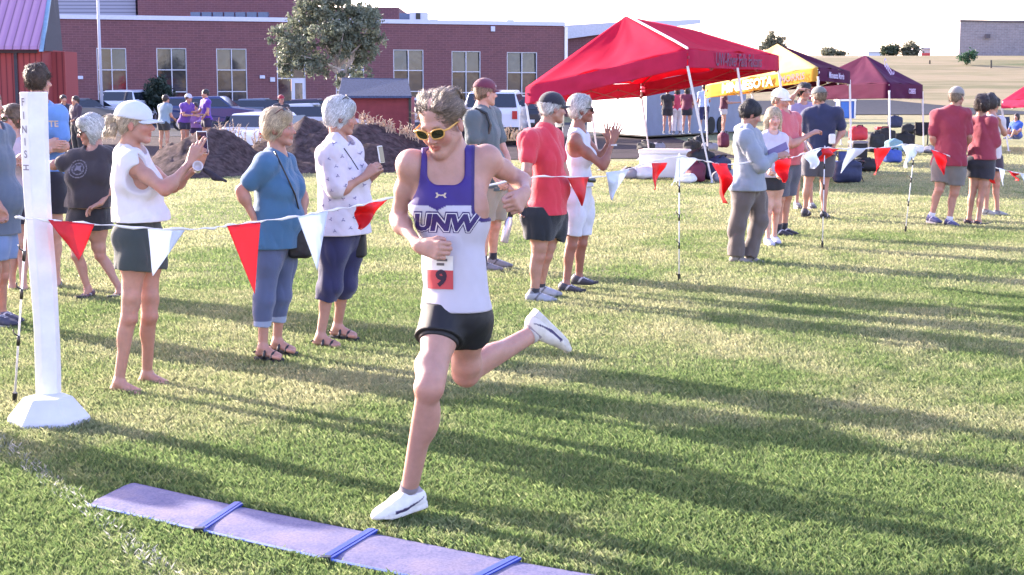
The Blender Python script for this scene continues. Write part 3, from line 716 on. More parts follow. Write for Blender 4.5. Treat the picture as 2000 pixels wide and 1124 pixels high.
def on_mat(x, y):
    ins = np.zeros(len(x), bool)
    for i in range(4):
        P = [MAT_FAR[i], MAT_FAR[i+1], MAT_NEAR[i+1], MAT_NEAR[i]]; c = np.ones(len(x), bool); sg = None
        for k in range(4):
            a, b = P[k], P[(k+1) % 4]; s_ = (b[0]-a[0])*(y-a[1])-(b[1]-a[1])*(x-a[0]); c &= s_ < .003
        ins |= c
    return ins
def blades():
    rg = np.random.RandomState(1); Vs = []; Cs = []
    for (y0, y1, dens, hgt, wd) in ((4.7, 6.5, 16000, .027, .0022), (6.5, 9, 10500, .026, .0027), (9, 13, 5500, .024, .0038), (13, 19, 2200, .026, .0060), (19, 30, 700, .026, .009), (30, 46, 180, .024, .016)):
        A = (y1-y0)*(y1+y0)*.5*.76; n = int(A*dens)
        y = np.sqrt(rg.rand(n)*(y1**2-y0**2)+y0**2); x = (rg.rand(n)-.5)*.76*y
        k = ~on_mat(x, y); x = x[k]; y = y[k]; n = len(x)
        p = vnoise(x, y, .9, 3)*.5+vnoise(x, y, 2.6, 4)*.3+vnoise(x, y, 8, 6)*.2; tuft = vnoise(x, y, 14, 8)
        dry = np.clip((p-.50)*2.4+.20+(y-9)/26+.05*np.clip(x, 0, 3)*(y < 8), 0, 1)
        # worn straw-coloured patch along the crowd line
        dry = np.clip(dry+.38*np.exp(-((y-(8.6+.55*(x+2.4)))/1.1)**2)*(x < 1.5)-.25*(y < 6.3), 0, .97)
        dmix = np.clip(dry*.85+rg.normal(size=n)*.16, 0, 1)[:, None]; hv = hgt*(.45+.8*rg.rand(n))*(.80+.4*tuft); az = rg.rand(n)*6.283; ln = hv*(.25+.9*rg.rand(n)); w_ = wd*(.6+.8*rg.rand(n))
        face = rg.rand(n)*3.1416; dx = np.cos(face)*w_; dy = np.sin(face)*w_*.6
        zb = gz(x, y); P0 = np.stack([x-dx, y-dy, zb-.004], 1); P1 = np.stack([x+dx, y+dy, zb-.004], 1)
        mx_ = np.cos(az)*ln*.4; my_ = np.sin(az)*ln*.4; P2 = np.stack([x+mx_+dx*.6, y+my_+dy*.6, zb+hv*.62], 1); P3 = np.stack([x+np.cos(az)*ln, y+np.sin(az)*ln, zb+hv], 1)
        Vs.append(np.stack([P0, P1, P2, P3], 1).reshape(-1, 3))
        t = rg.rand(n)[:, None]; gr = np.array([.098, .165, .055])*(1-t)+np.array([.210, .285, .100])*t; st = np.array([.34, .33, .18])*(1-t)+np.array([.50, .48, .29])*t
        c = gr*(1-dmix)+st*dmix; la, lb_ = gnd(-20, 850), gnd(350, 1140); ld_ = unit((lb_-la)[:2]); dl = np.abs((x-la[0])*ld_[1]-(y-la[1])*ld_[0]); wl = ((dl < .05) & (rg.rand(n) < .08+.25*vnoise(x, y, 5, 9)) & (y < gnd(0, 835)[1]))[:, None]; c = np.where(wl, np.array([.42, .43, .40]), c); Cs.append(np.repeat(c, 4, 0))
    V = np.concatenate(Vs); Cc = np.concatenate(Cs); q = np.arange(0, len(V), 4)
    F_ = np.stack([q, q+1, q+2, q+3], 1)
    return tag(mesh_obj('grass', V, F_, m_grass(), colr=Cc), 'short green and straw coloured lawn grass over the whole field', 'grass', kind='stuff')
blades()
# a few broad-leaved weeds and tall wisps in the foreground
# ------------------------------------------------------------------ finish post
M_WHITEP = mat('white_vinyl', (.74, .73, .76), .45, .09, 7, .2, 9)
def finish_post():
    Yp = 7.75; b0 = at(96, 793, Yp); b0[2] = .13; t0 = at(65, 180, Yp-.03); r = empty('finish_post', gnd(96, 828), "tall white finish post with grey letters standing in a white plastic base", 'finish post')
    def ring(c, w, dpt, sk=0): return [c+np.array([-w*.72, -dpt*.62, 0]), c+np.array([-w*.08, -dpt, 0]), c+np.array([w*.72, -dpt*.55, 0]), c+np.array([w*.72, dpt*.6, 0]), c+np.array([-w*.5, dpt*.8, 0])]
    m = MB(); n = 5; V = []; k = 14
    for i in range(k+1):
        t = i/k; c = lerp(b0, t0, t)+np.array([.006*math.sin(t*7), .004*math.sin(t*5), 0]); w = lerp(.078, .085, t)*(1+.02*math.sin(t*19)); V += ring(c, w, .07)
    F_ = [(i*n+j, i*n+(j+1) % n, (i+1)*n+(j+1) % n, (i+1)*n+j) for i in range(k) for j in range(n)]+[tuple(range(n-1, -1, -1)), tuple(range(k*n, (k+1)*n))]
    m.add(V, F_); bevel(m.obj('pillar', M_WHITEP, r), .006)
    gl = mat('letter_grey', (.22, .19, .24), .7)
    for i, (chx, v) in enumerate(zip("FINISH", (200, 226, 253, 277, 301, 326))):
        t = (793-v)/(793-180); c = lerp(b0, t0, t); a, b = ring(c, lerp(.078, .085, t), .07)[:2]; rt = unit(b-a); mid = lerp(a, b, .5); mid[2] = at(50, v, Yp)[2]
        flat_text('letter', chx, mid, rt if chx != 'H' else np.array([0, 0, 1.]), (t0-b0)/np.linalg.norm(t0-b0) if chx != 'H' else -rt, .055, gl, r, .006, .0005, .85)
    g = gnd(96, 826); m = MB(); V = []
    for (rr, z) in ((.215, 0), (.215, .03), (.13, .135), (.12, .142)):
        for j in range(6): a = 2*math.pi*j/6+R(8); V.append((g[0]+rr*math.cos(a), g[1]+.0+rr*.9*math.sin(a), z))
    m.add(V, [(i*6+j, i*6+(j+1) % 6, (i+1)*6+(j+1) % 6, (i+1)*6+j) for i in range(3) for j in range(6)]+[tuple(range(5, -1, -1)), tuple(range(18, 24))]); bevel(m.obj('base', mat('base_plastic', (.60, .60, .70), .5, .08, 6), r), .008, 3)
finish_post()
# ------------------------------------------------------------------ timing mats
def m_mat():
    m, n, b = nodes('mat_rubber'); f = noise_fac(n, 90, 5, .7); big = noise_fac(n, 4, 4, .6)
    v = n.nodes.new("ShaderNodeTexVoronoi"); v.inputs['Scale'].default_value = 85; tc = n.nodes.new("ShaderNodeTexCoord"); n.links.new(tc.outputs['Object'], v.inputs['Vector'])
    c = mixc(n, .45, ramp(n, f, [(.38, (.045, .05, .15)), (.62, (.19, .155, .27))]), ramp(n, big, [(.38, (.050, .062, .15)), (.52, (.12, .12, .21)), (.64, (.20, .165, .20))]))
    n.links.new(c, b.inputs['Base Color']); b.inputs['Roughness'].default_value = .7; bump(n, b, f, .35, .004); return m
MM = m_mat(); M_BLUE = mat('blue_plastic', (.02, .045, .30), .4, .1, 20)
for i in range(4):
    a, b, c, d = [np.array([*p, 0]) for p in (MAT_FAR[i], MAT_FAR[i+1], MAT_NEAR[i+1], MAT_NEAR[i])]; r = empty('timing_mat', (a+c)/2, ["first purple timing mat, farthest left, with a free end on the grass", "second purple timing mat from the left, between two blue hinge strips", "third purple timing mat from the left, just under the runner's front shoe", "last purple timing mat, cut by the bottom edge of the photo"][i], 'timing mat', 'purple timing mats laid across the finish')
    nu, nv = 26, 9; V = []; e = unit(b-a)
    for lay, z0 in ((0, .0), (1, .013)):
        for p in range(nu+1):
            for q in range(nv+1):
                u_ = p/nu; v_ = q/nv; P = lerp(lerp(a, b, u_), lerp(d, c, u_), v_); edge = min(v_, 1-v_)*nv; z = z0+(.002*math.sin(u_*9+i)*math.sin(v_*4) if lay else 0)
                if lay and edge < .5: z = .003
                elif lay and edge < 1.5: z -= .003
                V.append((P[0], P[1], z+.006))
    K = (nu+1)*(nv+1); F_ = []
    for p in range(nu):
        for q in range(nv): s_ = p*(nv+1)+q; F_ += [(s_+K, s_+1+K, s_+nv+2+K, s_+nv+1+K), (s_, s_+nv+1, s_+nv+2, s_+1)]
    for p in range(nu): s_ = p*(nv+1); F_.append((s_, s_+K, s_+K+nv+1, s_+nv+1)); s_ += nv; F_.append((s_, s_+nv+1, s_+K+nv+1, s_+K))
    for q in range(nv): F_.append((q, q+1, q+1+K, q+K)); s_ = nu*(nv+1)+q; F_.append((s_, s_+K, s_+1+K, s_+1))
    mesh_obj('pad', V, F_, MM, r, smooth=False)
    m = MB(); m.tube([d*1+np.array([0, 0, .016]), c+np.array([0, 0, .016])], .006, 5); m.obj('edge_trim', mat('pale_blue_trim', (.16, .24, .66), .5), r)
    if i < 3:
        ax_ = unit(c-b); m = MB(); P0 = b-ax_*.01; P1 = c+ax_*.01
        m.box((P0+P1)/2+np.array([0, 0, .022]), (np.linalg.norm(P1-P0)/2, .009, .004), np.array([ax_, np.cross([0, 0, 1], ax_), [0, 0, 1]]))
        m.box((P0+P1)/2+np.array([0, 0, .019])+e*.018, (np.linalg.norm(P1-P0)/2, .006, .005), np.array([ax_, np.cross([0, 0, 1], ax_), [0, 0, 1]])); m.box((P0+P1)/2+np.array([0, 0, .019])-e*.018, (np.linalg.norm(P1-P0)/2, .006, .004), np.array([ax_, np.cross([0, 0, 1], ax_), [0, 0, 1]]))
        m.obj('hinge_strip', M_BLUE, r); m = MB(); m.box(P1+np.array([0, 0, .020]), (.020, .016, .010)); bevel(m.obj('connector', M_BLACK, r), .004); 
# ------------------------------------------------------------------ pennants on step-in stakes
LINE = [(95, 7.6), (300, 8.0), (500, 8.6), (640, 9.0), (755, 9.5), (1035, 11.5), (1230, 12.9), (1327, 13.4), (1420, 14.3), (1608, 16.2), (1775, 18.1), (2010, 20.6)]
def ldep(u): return float(np.interp(u, [a for a, b in LINE], [b for a, b in LINE]))
PEN = empty('pennant_string', gnd(1327, 550), "long string of red and white pennants running along the finish lane", 'pennant string')
ROPE = [(30, 425), (95, 431), (180, 438), (300, 447), (400, 447), (445, 441), (508, 433), (590, 422), (640, 412), (700, 402), (760, 388), (900, 372), (1035, 347), (1110, 346), (1170, 346), (1228, 331), (1268, 318), (1325, 306), (1362, 312), (1392, 318), (1420, 322), (1510, 312), (1545, 309), (1573, 299), (1608, 289), (1640, 291), (1700, 290), (1738, 288), (1775, 282), (1820, 293), (1850, 304), (1915, 320), (1960, 332), (2015, 344)]
def catm(P, n=6):
    P = [np.asarray(p, float) for p in P]; out = []
    for i in range(len(P)-1):
        a, b, c, d = P[max(i-1, 0)], P[i], P[i+1], P[min(i+2, len(P)-1)]
        for t in np.linspace(0, 1, n, endpoint=False): out.append(.5*((2*b)+(-a+c)*t+(2*a-5*b+4*c-d)*t*t+(-a+3*b-3*c+d)*t**3))
    return out+[P[-1]]
rp = catm([at(u, v, ldep(u)) for u, v in ROPE]); rg = random.Random(3)
MB().tube([p+np.array([0, 0, .004*math.sin(i*1.9)]) for i, p in enumerate(rp)], [.0055+.0035*math.sin(i*1.3) for i in range(len(rp))], 6).obj('rope', mat('white_tape', (.78, .74, .76), .5), PEN, smooth=True)
M_PR = mat('pennant_red', (.70, .025, .035), .55, .12, 6, transl=.40); M_PW = mat('pennant_white', (.68, .74, .86), .5, .05, 6, transl=.35)
FL = [(95, 429, 186, 438, 156, 508, 'r', .3), (290, 447, 364, 447, 300, 538, 'w', .3), (444, 441, 509, 434, 498, 574, 'r', .15), (582, 423, 641, 412, 620, 528, 'w', .5), (696, 402, 757, 390, 702, 448, 'r', 1.2),
      (1108, 347, 1150, 346, 1137, 403, 'r', .5), (1183, 337, 1229, 331, 1194, 391, 'w', .6), (1272, 319, 1303, 318, 1276, 371, 'r', .7), (1322, 306, 1362, 311, 1312, 362, 'w', .5), (1390, 319, 1420, 320, 1420, 398, 'r', 1.3),
      (1510, 312, 1546, 308, 1530, 357, 'r', .8), (1573, 299, 1604, 291, 1588, 330, 'w', .8), (1606, 290, 1640, 291, 1604, 316, 'r', .9), (1655, 291, 1692, 290, 1640, 338, 'w', .4), (1706, 290, 1740, 288, 1708, 342, 'r', .5), (1760, 284, 1788, 284, 1772, 329, 'w', .8),
      (1817, 292, 1848, 303, 1843, 342, 'r', .6), (1854, 305, 1884, 313, 1876, 364, 'w', .6), (1908, 319, 1935, 326, 1942, 359, 'r', .7), (1950, 328, 1962, 332, 1958, 364, 'w', .4), (1966, 333, 1990, 338, 1984, 353, 'r', .9), (1992, 339, 2014, 344, 2004, 370, 'w', .5)]
for k, (u0, v0, u1, v1, u2, v2, c, cu) in enumerate(FL):
    a, b, t = at(u0, v0, ldep(u0)), at(u1, v1, ldep(u1)), at(u2, v2, ldep((u0+u1)/2)-.04); n = 12; V = []; F_ = []; sz = np.linalg.norm(b-a)
    for i in range(n+1):
        for j in range(n+1):
            s_, q = i/n, j/n; P = lerp(lerp(a, b, q), t, s_); wv = sz*.16*cu*(math.sin(q*6.5*(1-s_*.6)+k)+.6*math.sin(s_*7+k*2))*min(1, s_*3); V.append(P+np.array([.35*wv*(1 if cu > .6 else .25), -wv-.012, 0]))
    for i in range(n):
        for j in range(n): s_ = i*(n+1)+j; F_.append((s_, s_+1, s_+n+2, s_+n+1))
    o = mesh_obj('pennant', V, F_, M_PR if c == 'r' else M_PW, PEN, smooth=True); tag(o, 'red pennant' if c == 'r' else 'white pennant')
    m_ = o.modifiers.new('thick', 'SOLIDIFY'); m_.thickness = .0012
def stake(label, top, bot, hooks, group='step in stakes holding the pennant string'):
    r = empty('stake', bot, label, 'stake', group); d = unit(top-bot); L = np.linalg.norm(top-bot)
    MB().tube([bot+d*.0, top], [.0065, .0055], 7).obj('rod', mat('stake_white', (.66, .66, .70), .45), r, smooth=True)
    for t in hooks:
        p = bot+d*L*t; m = MB(); m.tube([p-d*.028, p+d*.03], .0095, 6); m.tube([p+d*.026, p+np.array([-.022, -.01, .012])+d*.03, p+np.array([-.026, -.01, .035])+d*.03], .0045, 5); m.obj('hook', M_BLACK, r, smooth=True)
    MB().tube([bot-d*.05, bot+d*.02, bot+d*.07], [.003, .012, .015], 6).obj('foot_spike', M_BLACK, r)
stake("white step-in stake left of the finish post, leaning right", at(52, 425, 7.9), gnd(28, 790), (.35, .6, .8))
stake("white step-in stake with black hooks standing alone right of the clapping woman", at(1327, 300, 13.43), gnd(1326, 550), (.02, .28, .50, .72))
stake("white step-in stake in front of the man in navy", at(1611, 285, 16.25), gnd(1606, 487), (.05, .34, .6, .8))
stake("white step-in stake left of the man in maroon, leaning", at(1787, 284, 18.1), gnd(1768, 455), (.05, .33, .6, .8))
# ------------------------------------------------------------------ canopies
def tent(name, label, E, apex, drop, legs, mats, frame_m, ridge=None, texts=(), fold=.03, truss=True, sag=.10):
    """E: eave corners (3-D, in order), apex: one or two ridge points"""
    base = np.array(legs[0][1]); r = empty('canopy_tent', base, label, 'tent'); E = [np.asarray(e, float) for e in E]; ap = [np.asarray(a, float) for a in apex]; rg = np.random.RandomState(len(label))
    def patch(nm, A, B, Cc, D, m, sg=0., n=16):   # A-B eave, D-C ridge
        V = []; 
        nrm = unit(np.cross(B-A, D-A)); nrm = nrm if nrm[2] > 0 or abs(nrm[2]) < .01 else -nrm; ph = rg.rand()*6
        for i in range(n+1):
            for j in range(n+1):
                u_, v_ = i/n, j/n; P = lerp(lerp(A, B, u_), lerp(D, Cc, u_), v_); q = math.sin(math.pi*u_)*math.sin(math.pi*min(1, v_*1.05)); z = -sg*q*1.0 + fold*math.sin(u_*math.pi)*(math.sin(u_*17+v_*5+ph)*(1-v_)+.5*math.sin(u_*31+ph-v_*9)*(1-v_)); V.append(P+nrm*z)
        o = mesh_obj(nm, V, [(i*(n+1)+j, (i+1)*(n+1)+j, (i+1)*(n+1)+j+1, i*(n+1)+j+1) for i in range(n) for j in range(n)], m, r, smooth=True); s_ = o.modifiers.new('thick', 'SOLIDIFY'); s_.thickness = .004; return o
    N = len(E)
    for i in range(N):
        A, B = E[i], E[(i+1) % N]
        if len(ap) == 1: t0 = t1 = ap[0]
        else: t0, t1 = [(ap[0], ap[0]), (ap[0], ap[1]), (ap[1], ap[1]), (ap[1], ap[0])][i]
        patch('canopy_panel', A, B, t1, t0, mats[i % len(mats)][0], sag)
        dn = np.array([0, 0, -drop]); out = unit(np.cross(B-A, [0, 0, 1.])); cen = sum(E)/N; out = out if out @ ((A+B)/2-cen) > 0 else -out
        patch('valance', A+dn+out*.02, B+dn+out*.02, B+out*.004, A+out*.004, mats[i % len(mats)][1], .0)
    for e in E:
        tgt = min(ap, key=lambda q: np.linalg.norm(q-e)); MB().tube([e-np.array([0, 0, .05]), lerp(e, tgt, .5)-np.array([0, 0, sag*.9]), tgt-np.array([0, 0, .05])], .014, 6).obj('rafter', frame_m, r)
    for (t, b) in legs:
        t, b = np.asarray(t, float), np.asarray(b, float); m = MB(); A3 = frame(np.cross(b-t, [1, 0, 0]), unit(t-b)); L = np.linalg.norm(t-b)
        m.box(lerp(t, b, .27), (.022, .022, L*.27), A3); m.box(lerp(t, b, .76), (.016, .016, L*.24), A3); m.box(b+np.array([0, 0, .006]), (.05, .05, .006)); m.obj('leg', frame_m, r)
    if truss:
        for i in range(N):
            A, B = E[i]-np.array([0, 0, drop*.9]), E[(i+1) % N]-np.array([0, 0, drop*.9]); ins_ = unit(sum(E)/N-(A+B)/2)*.05; k = 4 if np.linalg.norm(B-A) > 4 else 3 if np.linalg.norm(B-A) > 2.5 else 2; m = MB()
            for q in range(k):
                P, Q = lerp(A, B, q/k)+ins_, lerp(A, B, (q+1)/k)+ins_; up_ = np.array([0, 0, .30]); m.tube([P-up_*.15, Q+up_*.5], .010, 5); m.tube([P+up_*.5, Q-up_*.15], .010, 5)
                m.box(Q+up_*.5, (.02, .02, .025)); m.box(Q-up_*.15, (.02, .02, .025))
            m.obj('truss', frame_m, r)
    for (txt, A, B, v_, size, m, bold) in texts:
        rt = unit(B-A); c = lerp(A, B, v_)-np.array([0, 0, drop*.5]); o = np.cross(rt, [0, 0, 1.]); c = c+unit(o)*.045; flat_text('marking', txt, c, rt, (0, 0, 1.), size, m, r, .01, bold)
    return r
M_FR = mat('frame_white', (.70, .68, .74), .4, .05, 5, metal=.1); M_FRR = mat('frame_pink', (.30, .06, .09), .5)
def cloth(nm, c, tr=.25): return mat(nm, c, .85, .08, 3, transl=tr, spec=.15)
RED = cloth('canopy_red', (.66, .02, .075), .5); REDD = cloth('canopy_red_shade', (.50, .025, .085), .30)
k = 1.06; B_ = at(1343, 97, 27.5); C_ = at(1521, 109, 33.6); A_ = at(1027, 171, 29.0); D_ = at(1252, 163, 35.2)
P1 = at(1222, 32, 29.9); P2 = at(1352, 58, 33.2)
def legp(top, u, v): g = at(u, v, top[1]); g[2] = max(0, float(gz(g[0], g[1]))); return g
# order A-B (short), B-C (long), C-D (short), D-A (long): ridge end 0 serves A-B
lb = B_-[0, 0, .3]; lc = C_-[0, 0, .3]; la = A_-[0, 0, .3]; ldd = D_-[0, 0, .2]; mid = lerp(B_, C_, .5)-[0, 0, .3]
legs = [(lb, gnd(1391, 357)), (la, np.array([la[0]+.25, la[1], 0])), (lc, np.array([lc[0]+.35, lc[1], 0.])), (mid, np.array([mid[0]+.35, mid[1], 0.])), (ldd, np.array([ldd[0]+.25, ldd[1], 0.])), (lerp(A_, D_, .5)-[0, 0, .2], np.array([lerp(A_, D_, .5)[0]+.25, lerp(A_, D_, .5)[1], 0.]))]
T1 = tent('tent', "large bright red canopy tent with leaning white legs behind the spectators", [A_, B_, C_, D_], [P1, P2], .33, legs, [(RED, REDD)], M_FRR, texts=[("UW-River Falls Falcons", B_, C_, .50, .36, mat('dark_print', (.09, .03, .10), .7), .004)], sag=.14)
for o in T1.children:
    if o.name.startswith('leg'): o.data.materials[0] = M_FR
MB().tube([B_+[0, 0, .02]]+[lerp(B_, P1, t)+np.array([0, 0, .03]) for t in (.2, .4, .6, .8)]+[P1+[0, 0, .03]], .022, 6).obj('seam', mat('pale_seam', (.72, .55, .66), .6), T1)
# yellow canopy
YEL = cloth('canopy_yellow', (.72, .42, .07), .3); CRM = cloth('canopy_cream', (.80, .58, .24), .3); MAR = cloth('canopy_maroon', (.065, .005, .032), .15); MAR2 = cloth('canopy_plum', (.070, .009, .050), .12)
A_ = at(1378, 172, 36.5); B_ = at(1598, 132, 33.5); C_ = at(1660, 140, 36.2); D_ = at(1470, 160, 39.3); P1 = at(1518, 86, 36.4)
A_[2] = at(1378, 168, 36.5)[2]
def down(p, du=.1): return (p-np.array([0, 0, .2]), np.array([p[0]+du, p[1], float(gz(p[0], p[1]))]))
T2 = tent('tent', "yellow and cream canopy tent with a dark purple back half", [A_, B_, C_, D_], [P1], .30, [down(A_), down(B_), down(C_), down(D_)], [(CRM, YEL), (MAR, MAR2), (MAR, MAR2), (CRM, YEL)], M_FR, sag=.10,
     texts=[("MINNESOTA", A_, B_, .40, .30, mat('white_print', (.78, .74, .70), .6), .012), ("MORRIS", A_, B_, .80, .22, mat('grey_print', (.20, .12, .16), .6), .004), ("Minnesota Morris", B_, C_, .5, .20, mat('lilac_print', (.45, .42, .68), .6), .004)])
# maroon canopy
A_ = at(1560, 168, 45); B_ = at(1737, 163, 41.5); C_ = at(1802, 166, 45.0); D_ = at(1640, 166, 48.5); P1 = at(1690, 108, 45); 
T3 = tent('tent', "dark maroon canopy tent with white lettering at the far right of the row", [A_, B_, C_, D_], [P1], .42, [down(A_), down(B_), down(C_), down(D_)], [(MAR, MAR), (MAR2, MAR2), (MAR2, MAR2), (MAR, MAR)], M_FR, sag=.10,
     texts=[("COBBERS", B_, C_, .62, .20, mat('lilac_print', (.45, .42, .68), .6), .006)])
mS = mat('lilac_print', (.45, .42, .68), .6); nrm_ = unit(np.cross(C_-B_, P1-B_)); nrm_ = nrm_ if nrm_[1] < 0 else -nrm_
flat_text('marking', "Concordia", lerp(lerp(B_, C_, .55), P1, .45)+nrm_*.03, unit(C_-B_)*.9-np.array([0, 0, .30]), (0, -.2, 1.), .34, mS, T3, .02, .01)
# small red canopy at the right edge
A_ = at(1957, 197, 42); B_ = at(2060, 192, 40); C_ = at(2140, 190, 44); D_ = at(2030, 190, 46); P1 = at(2045, 140, 43)
tent('tent', "red canopy tent cut by the right edge of the photo", [A_, B_, C_, D_], [P1], .22, [down(A_, .25), down(B_), down(C_), down(D_)], [(RED, REDD)], M_FR, sag=.08)
# ------------------------------------------------------------------ gear lying under the tents
M_BAG = [mat('bag_black', (.014, .014, .018), .75, bmp=.4), mat('bag_maroon', (.12, .015, .04), .7, bmp=.4), mat('bag_navy', (.02, .025, .07), .7, bmp=.4), mat('bag_red', (.50, .03, .05), .7, bmp=.4), mat('bag_grey', (.22, .21, .25), .8, bmp=.4), mat('cloth_white', (.7, .68, .72), .8, bmp=.4), mat('cloth_teal', (.18, .30, .34), .8, bmp=.4), mat('bag_blue', (.04, .08, .35), .7, bmp=.4)]
BN = ['black', 'maroon', 'navy', 'red', 'grey', 'white', 'teal', 'blue']
def sbag(label, u, v, k, w=.45, hh=.30, rot=0, name='sports_bag', cat='bag', z=0., group=None, straps=True):
    p = gnd(u, v); p[2] = z; r = empty(name, p, label, cat, group); A3 = frame(yaw(rot)); c = p+np.array([0, 0, hh*.5])
    S = SDF(); S.box(c, (w*.5-.09, .06, hh*.5-.08), A3, .075, .05); S.ell(c+A3[1]*.12-np.array([0, 0, hh*.1]), (w*.34, .07, hh*.3), A3, .05); S.ell(c+np.array([0, 0, hh*.4]), (w*.3, .10, hh*.22), A3, .06); S.noise(.018, 3, k+len(label)); S.noise(.007, 8, k+3)
    job(S, .018, lambda V, Q: mesh_obj('bag_body', V, Q, M_BAG[k], r, smooth=True))
    if straps: MB().tube([c+A3[0]*w*.25+np.array([0, 0, hh*.35]), c+A3[0]*w*.12+A3[1]*.12+np.array([0, 0, hh*.66]), c-A3[0]*w*.12+A3[1]*.12+np.array([0, 0, hh*.66]), c-A3[0]*w*.25+np.array([0, 0, hh*.35])], .014, 5).obj('handle', M_BLACK, r, smooth=True)
    return r
bags = [(1262, 296, 0, .55, .25, 'low on the grass behind the white cooler'), (1286, 294, 4, .4, .2, 'against the tent leg behind the white cooler'), (1352, 306, 0, .5, .40, 'right of the white cooler beside the near tent leg'), (1368, 352, 0, .6, .55, 'between the near tent leg and the white cooler'), (1358, 356, 1, .4, .35, 'leaning on the white cooler with white writing'), (1404, 352, 2, .55, .42, 'just right of the near tent leg'), (1416, 356, 4, .5, .22, 'under the curled red pennant'),
        (1340, 358, 5, .4, .16, 'crumpled in front of the cooler'), (1368, 290, 0, .5, .35, 'far back between two tent legs'), (1385, 296, 4, .5, .22, 'far back beside a tent leg'), (1412, 288, 1, .34, .42, 'standing alone far back under the red tent'), (1255, 350, 5, .5, .22, 'crumpled left of the white cooler'), (1232, 350, 4, .4, .2, 'leftmost of the heap by the white pennant'),
        (1709, 298, 0, .5, .52, 'under the red bag, front of the heap'), (1728, 296, 0, .6, .6, 'tallest in the heap by the tent leg'), (1745, 300, 6, .55, .35, 'soft and pale in the middle of the heap'), (1765, 292, 0, .6, .45, 'behind the pale bag'), (1783, 300, 5, .6, .22, 'flat beside the white pennant'), (1748, 250, 2, .7, .5, 'back row under the maroon tent'), (1775, 262, 0, .6, .34, 'low behind the heap under the maroon tent'), (1742, 318, 7, .5, .3, 'small on the grass left of the last stake'),
        (1690, 336, 0, .6, .26, 'lying flat right of the blue chair'), (1672, 334, 3, .3, .18, 'small on top of the flat black one'), (1655, 358, 2, .55, .40, 'on the grass at the foot of the blue chair'), (1820, 300, 4, .5, .2, 'flat beside the folding chair')]
for i, (u, v, k, w_, h_, wh) in enumerate(bags): sbag(f"{BN[k]} {'cloth' if k in (5, 6) else 'sports bag'} {wh}", u, v, k, w_, h_, rot=(i*53) % 90-40, name='cloth_bundle' if k in (5, 6) else 'sports_bag', cat='cloth' if k in (5, 6) else 'bag', straps=k not in (5, 6), group='sports bags and clothes under the tents')
def cooler(label, c, w, d, h, rot, body, lid, base=None):
    r = empty('cooler', c, label, 'cooler'); A3 = frame(yaw(rot)); c = np.asarray(c, float)
    bevel(MB().box(c+np.array([0, 0, h*.42]), (w/2*.96, d/2*.96, h*.42), A3).obj('tub', body, r), .03, 3); bevel(MB().box(c+np.array([0, 0, h*.92]), (w/2, d/2, h*.08), A3).obj('lid', lid, r), .025, 3)
    for q in (-1, 1): MB().tube([c+A3[0]*q*w*.49+A3[1]*.1+np.array([0, 0, h*.7]), c+A3[0]*q*w*.55+A3[1]*.08+np.array([0, 0, h*.62]), c+A3[0]*q*w*.55-A3[1]*.08+np.array([0, 0, h*.62]), c+A3[0]*q*w*.49-A3[1]*.1+np.array([0, 0, h*.7])], .012, 5).obj('handle', lid, r)
M_CW = mat('cooler_white', (.80, .79, .80), .4, .04, 3)
cooler("big white cooler box with grey lid seam under the near edge of the red tent", gnd(1298, 347), .98, .52, .56, -14, M_CW, M_CW)
cooler("black storage tub carrying a red bag behind the white pennant", gnd(1675, 308), .42, .36, .42, 10, M_BAG[0], M_BAG[4])
pz = gnd(1675, 308)+np.array([0, 0, .42]); rb = sbag("bright red duffel bag lying on top of the black storage tub", 1675, 308, 3, .50, .34, 10, z=.43)
cooler("dark tub with red lid standing below the maroon tent leg", gnd(1722, 282), .42, .4, .55, 0, M_BAG[0], M_BAG[3])
def fold_chair(label, u, v, m, rot, s=1.):
    p = gnd(u, v); r = empty('folding_chair', p, label, 'chair'); A3 = frame(yaw(rot)); P = lambda x, y, z: p+s*(A3.T @ np.array([x, y, z]))
    def sheet(nm, a, b, c, d):
        V = [lerp(lerp(a, b, i/6), lerp(d, c, i/6), j/6)-(A3[1]*.0+np.array([0, 0, .05]))*math.sin(math.pi*i/6)*math.sin(math.pi*j/6) for i in range(7) for j in range(7)]
        o = mesh_obj(nm, V, [(i*7+j, (i+1)*7+j, (i+1)*7+j+1, i*7+j+1) for i in range(6) for j in range(6)], m, r, smooth=True); q = o.modifiers.new('t', 'SOLIDIFY'); q.thickness = .01
    sheet('seat', P(-.25, -.22, .42), P(.25, -.22, .42), P(.25, .22, .45), P(-.25, .22, .45)); sheet('backrest', P(-.25, -.24, .42), P(.25, -.24, .42), P(.26, -.40, .90), P(-.26, -.40, .90))
    for q in (-1, 1):
        for f_ in (-1, 1): MB().tube([P(q*.26, f_*.24, .0), P(q*.26*(1 if f_ > 0 else 1), -f_*.22, .62)], .012, 5).obj('leg', M_BLACK, r)
        MB().tube([P(q*.26, -.25, .0), P(q*.26, -.40, .92)], .012, 5).obj('back_post', M_BLACK, r); MB().tube([P(q*.28, -.3, .62), P(q*.28, .26, .62)], .02, 6).obj('armrest', M_BLACK, r)
fold_chair("pale blue folding camp chair left of the white pennant", 1640, 352, mat('chair_blue', (.30, .34, .62), .7), 60, .85)
fold_chair("dark blue folding camp chair near the grass shadow", 1664, 356, mat('chair_navy', (.03, .04, .14), .7), 20, .62)
fold_chair("black folding camp chair left of the man in maroon", 1798, 284, M_BAG[0], -20, .78)
fold_chair("black folding camp chair by the right edge red tent", 1968, 268, M_BAG[2], 10, .8)
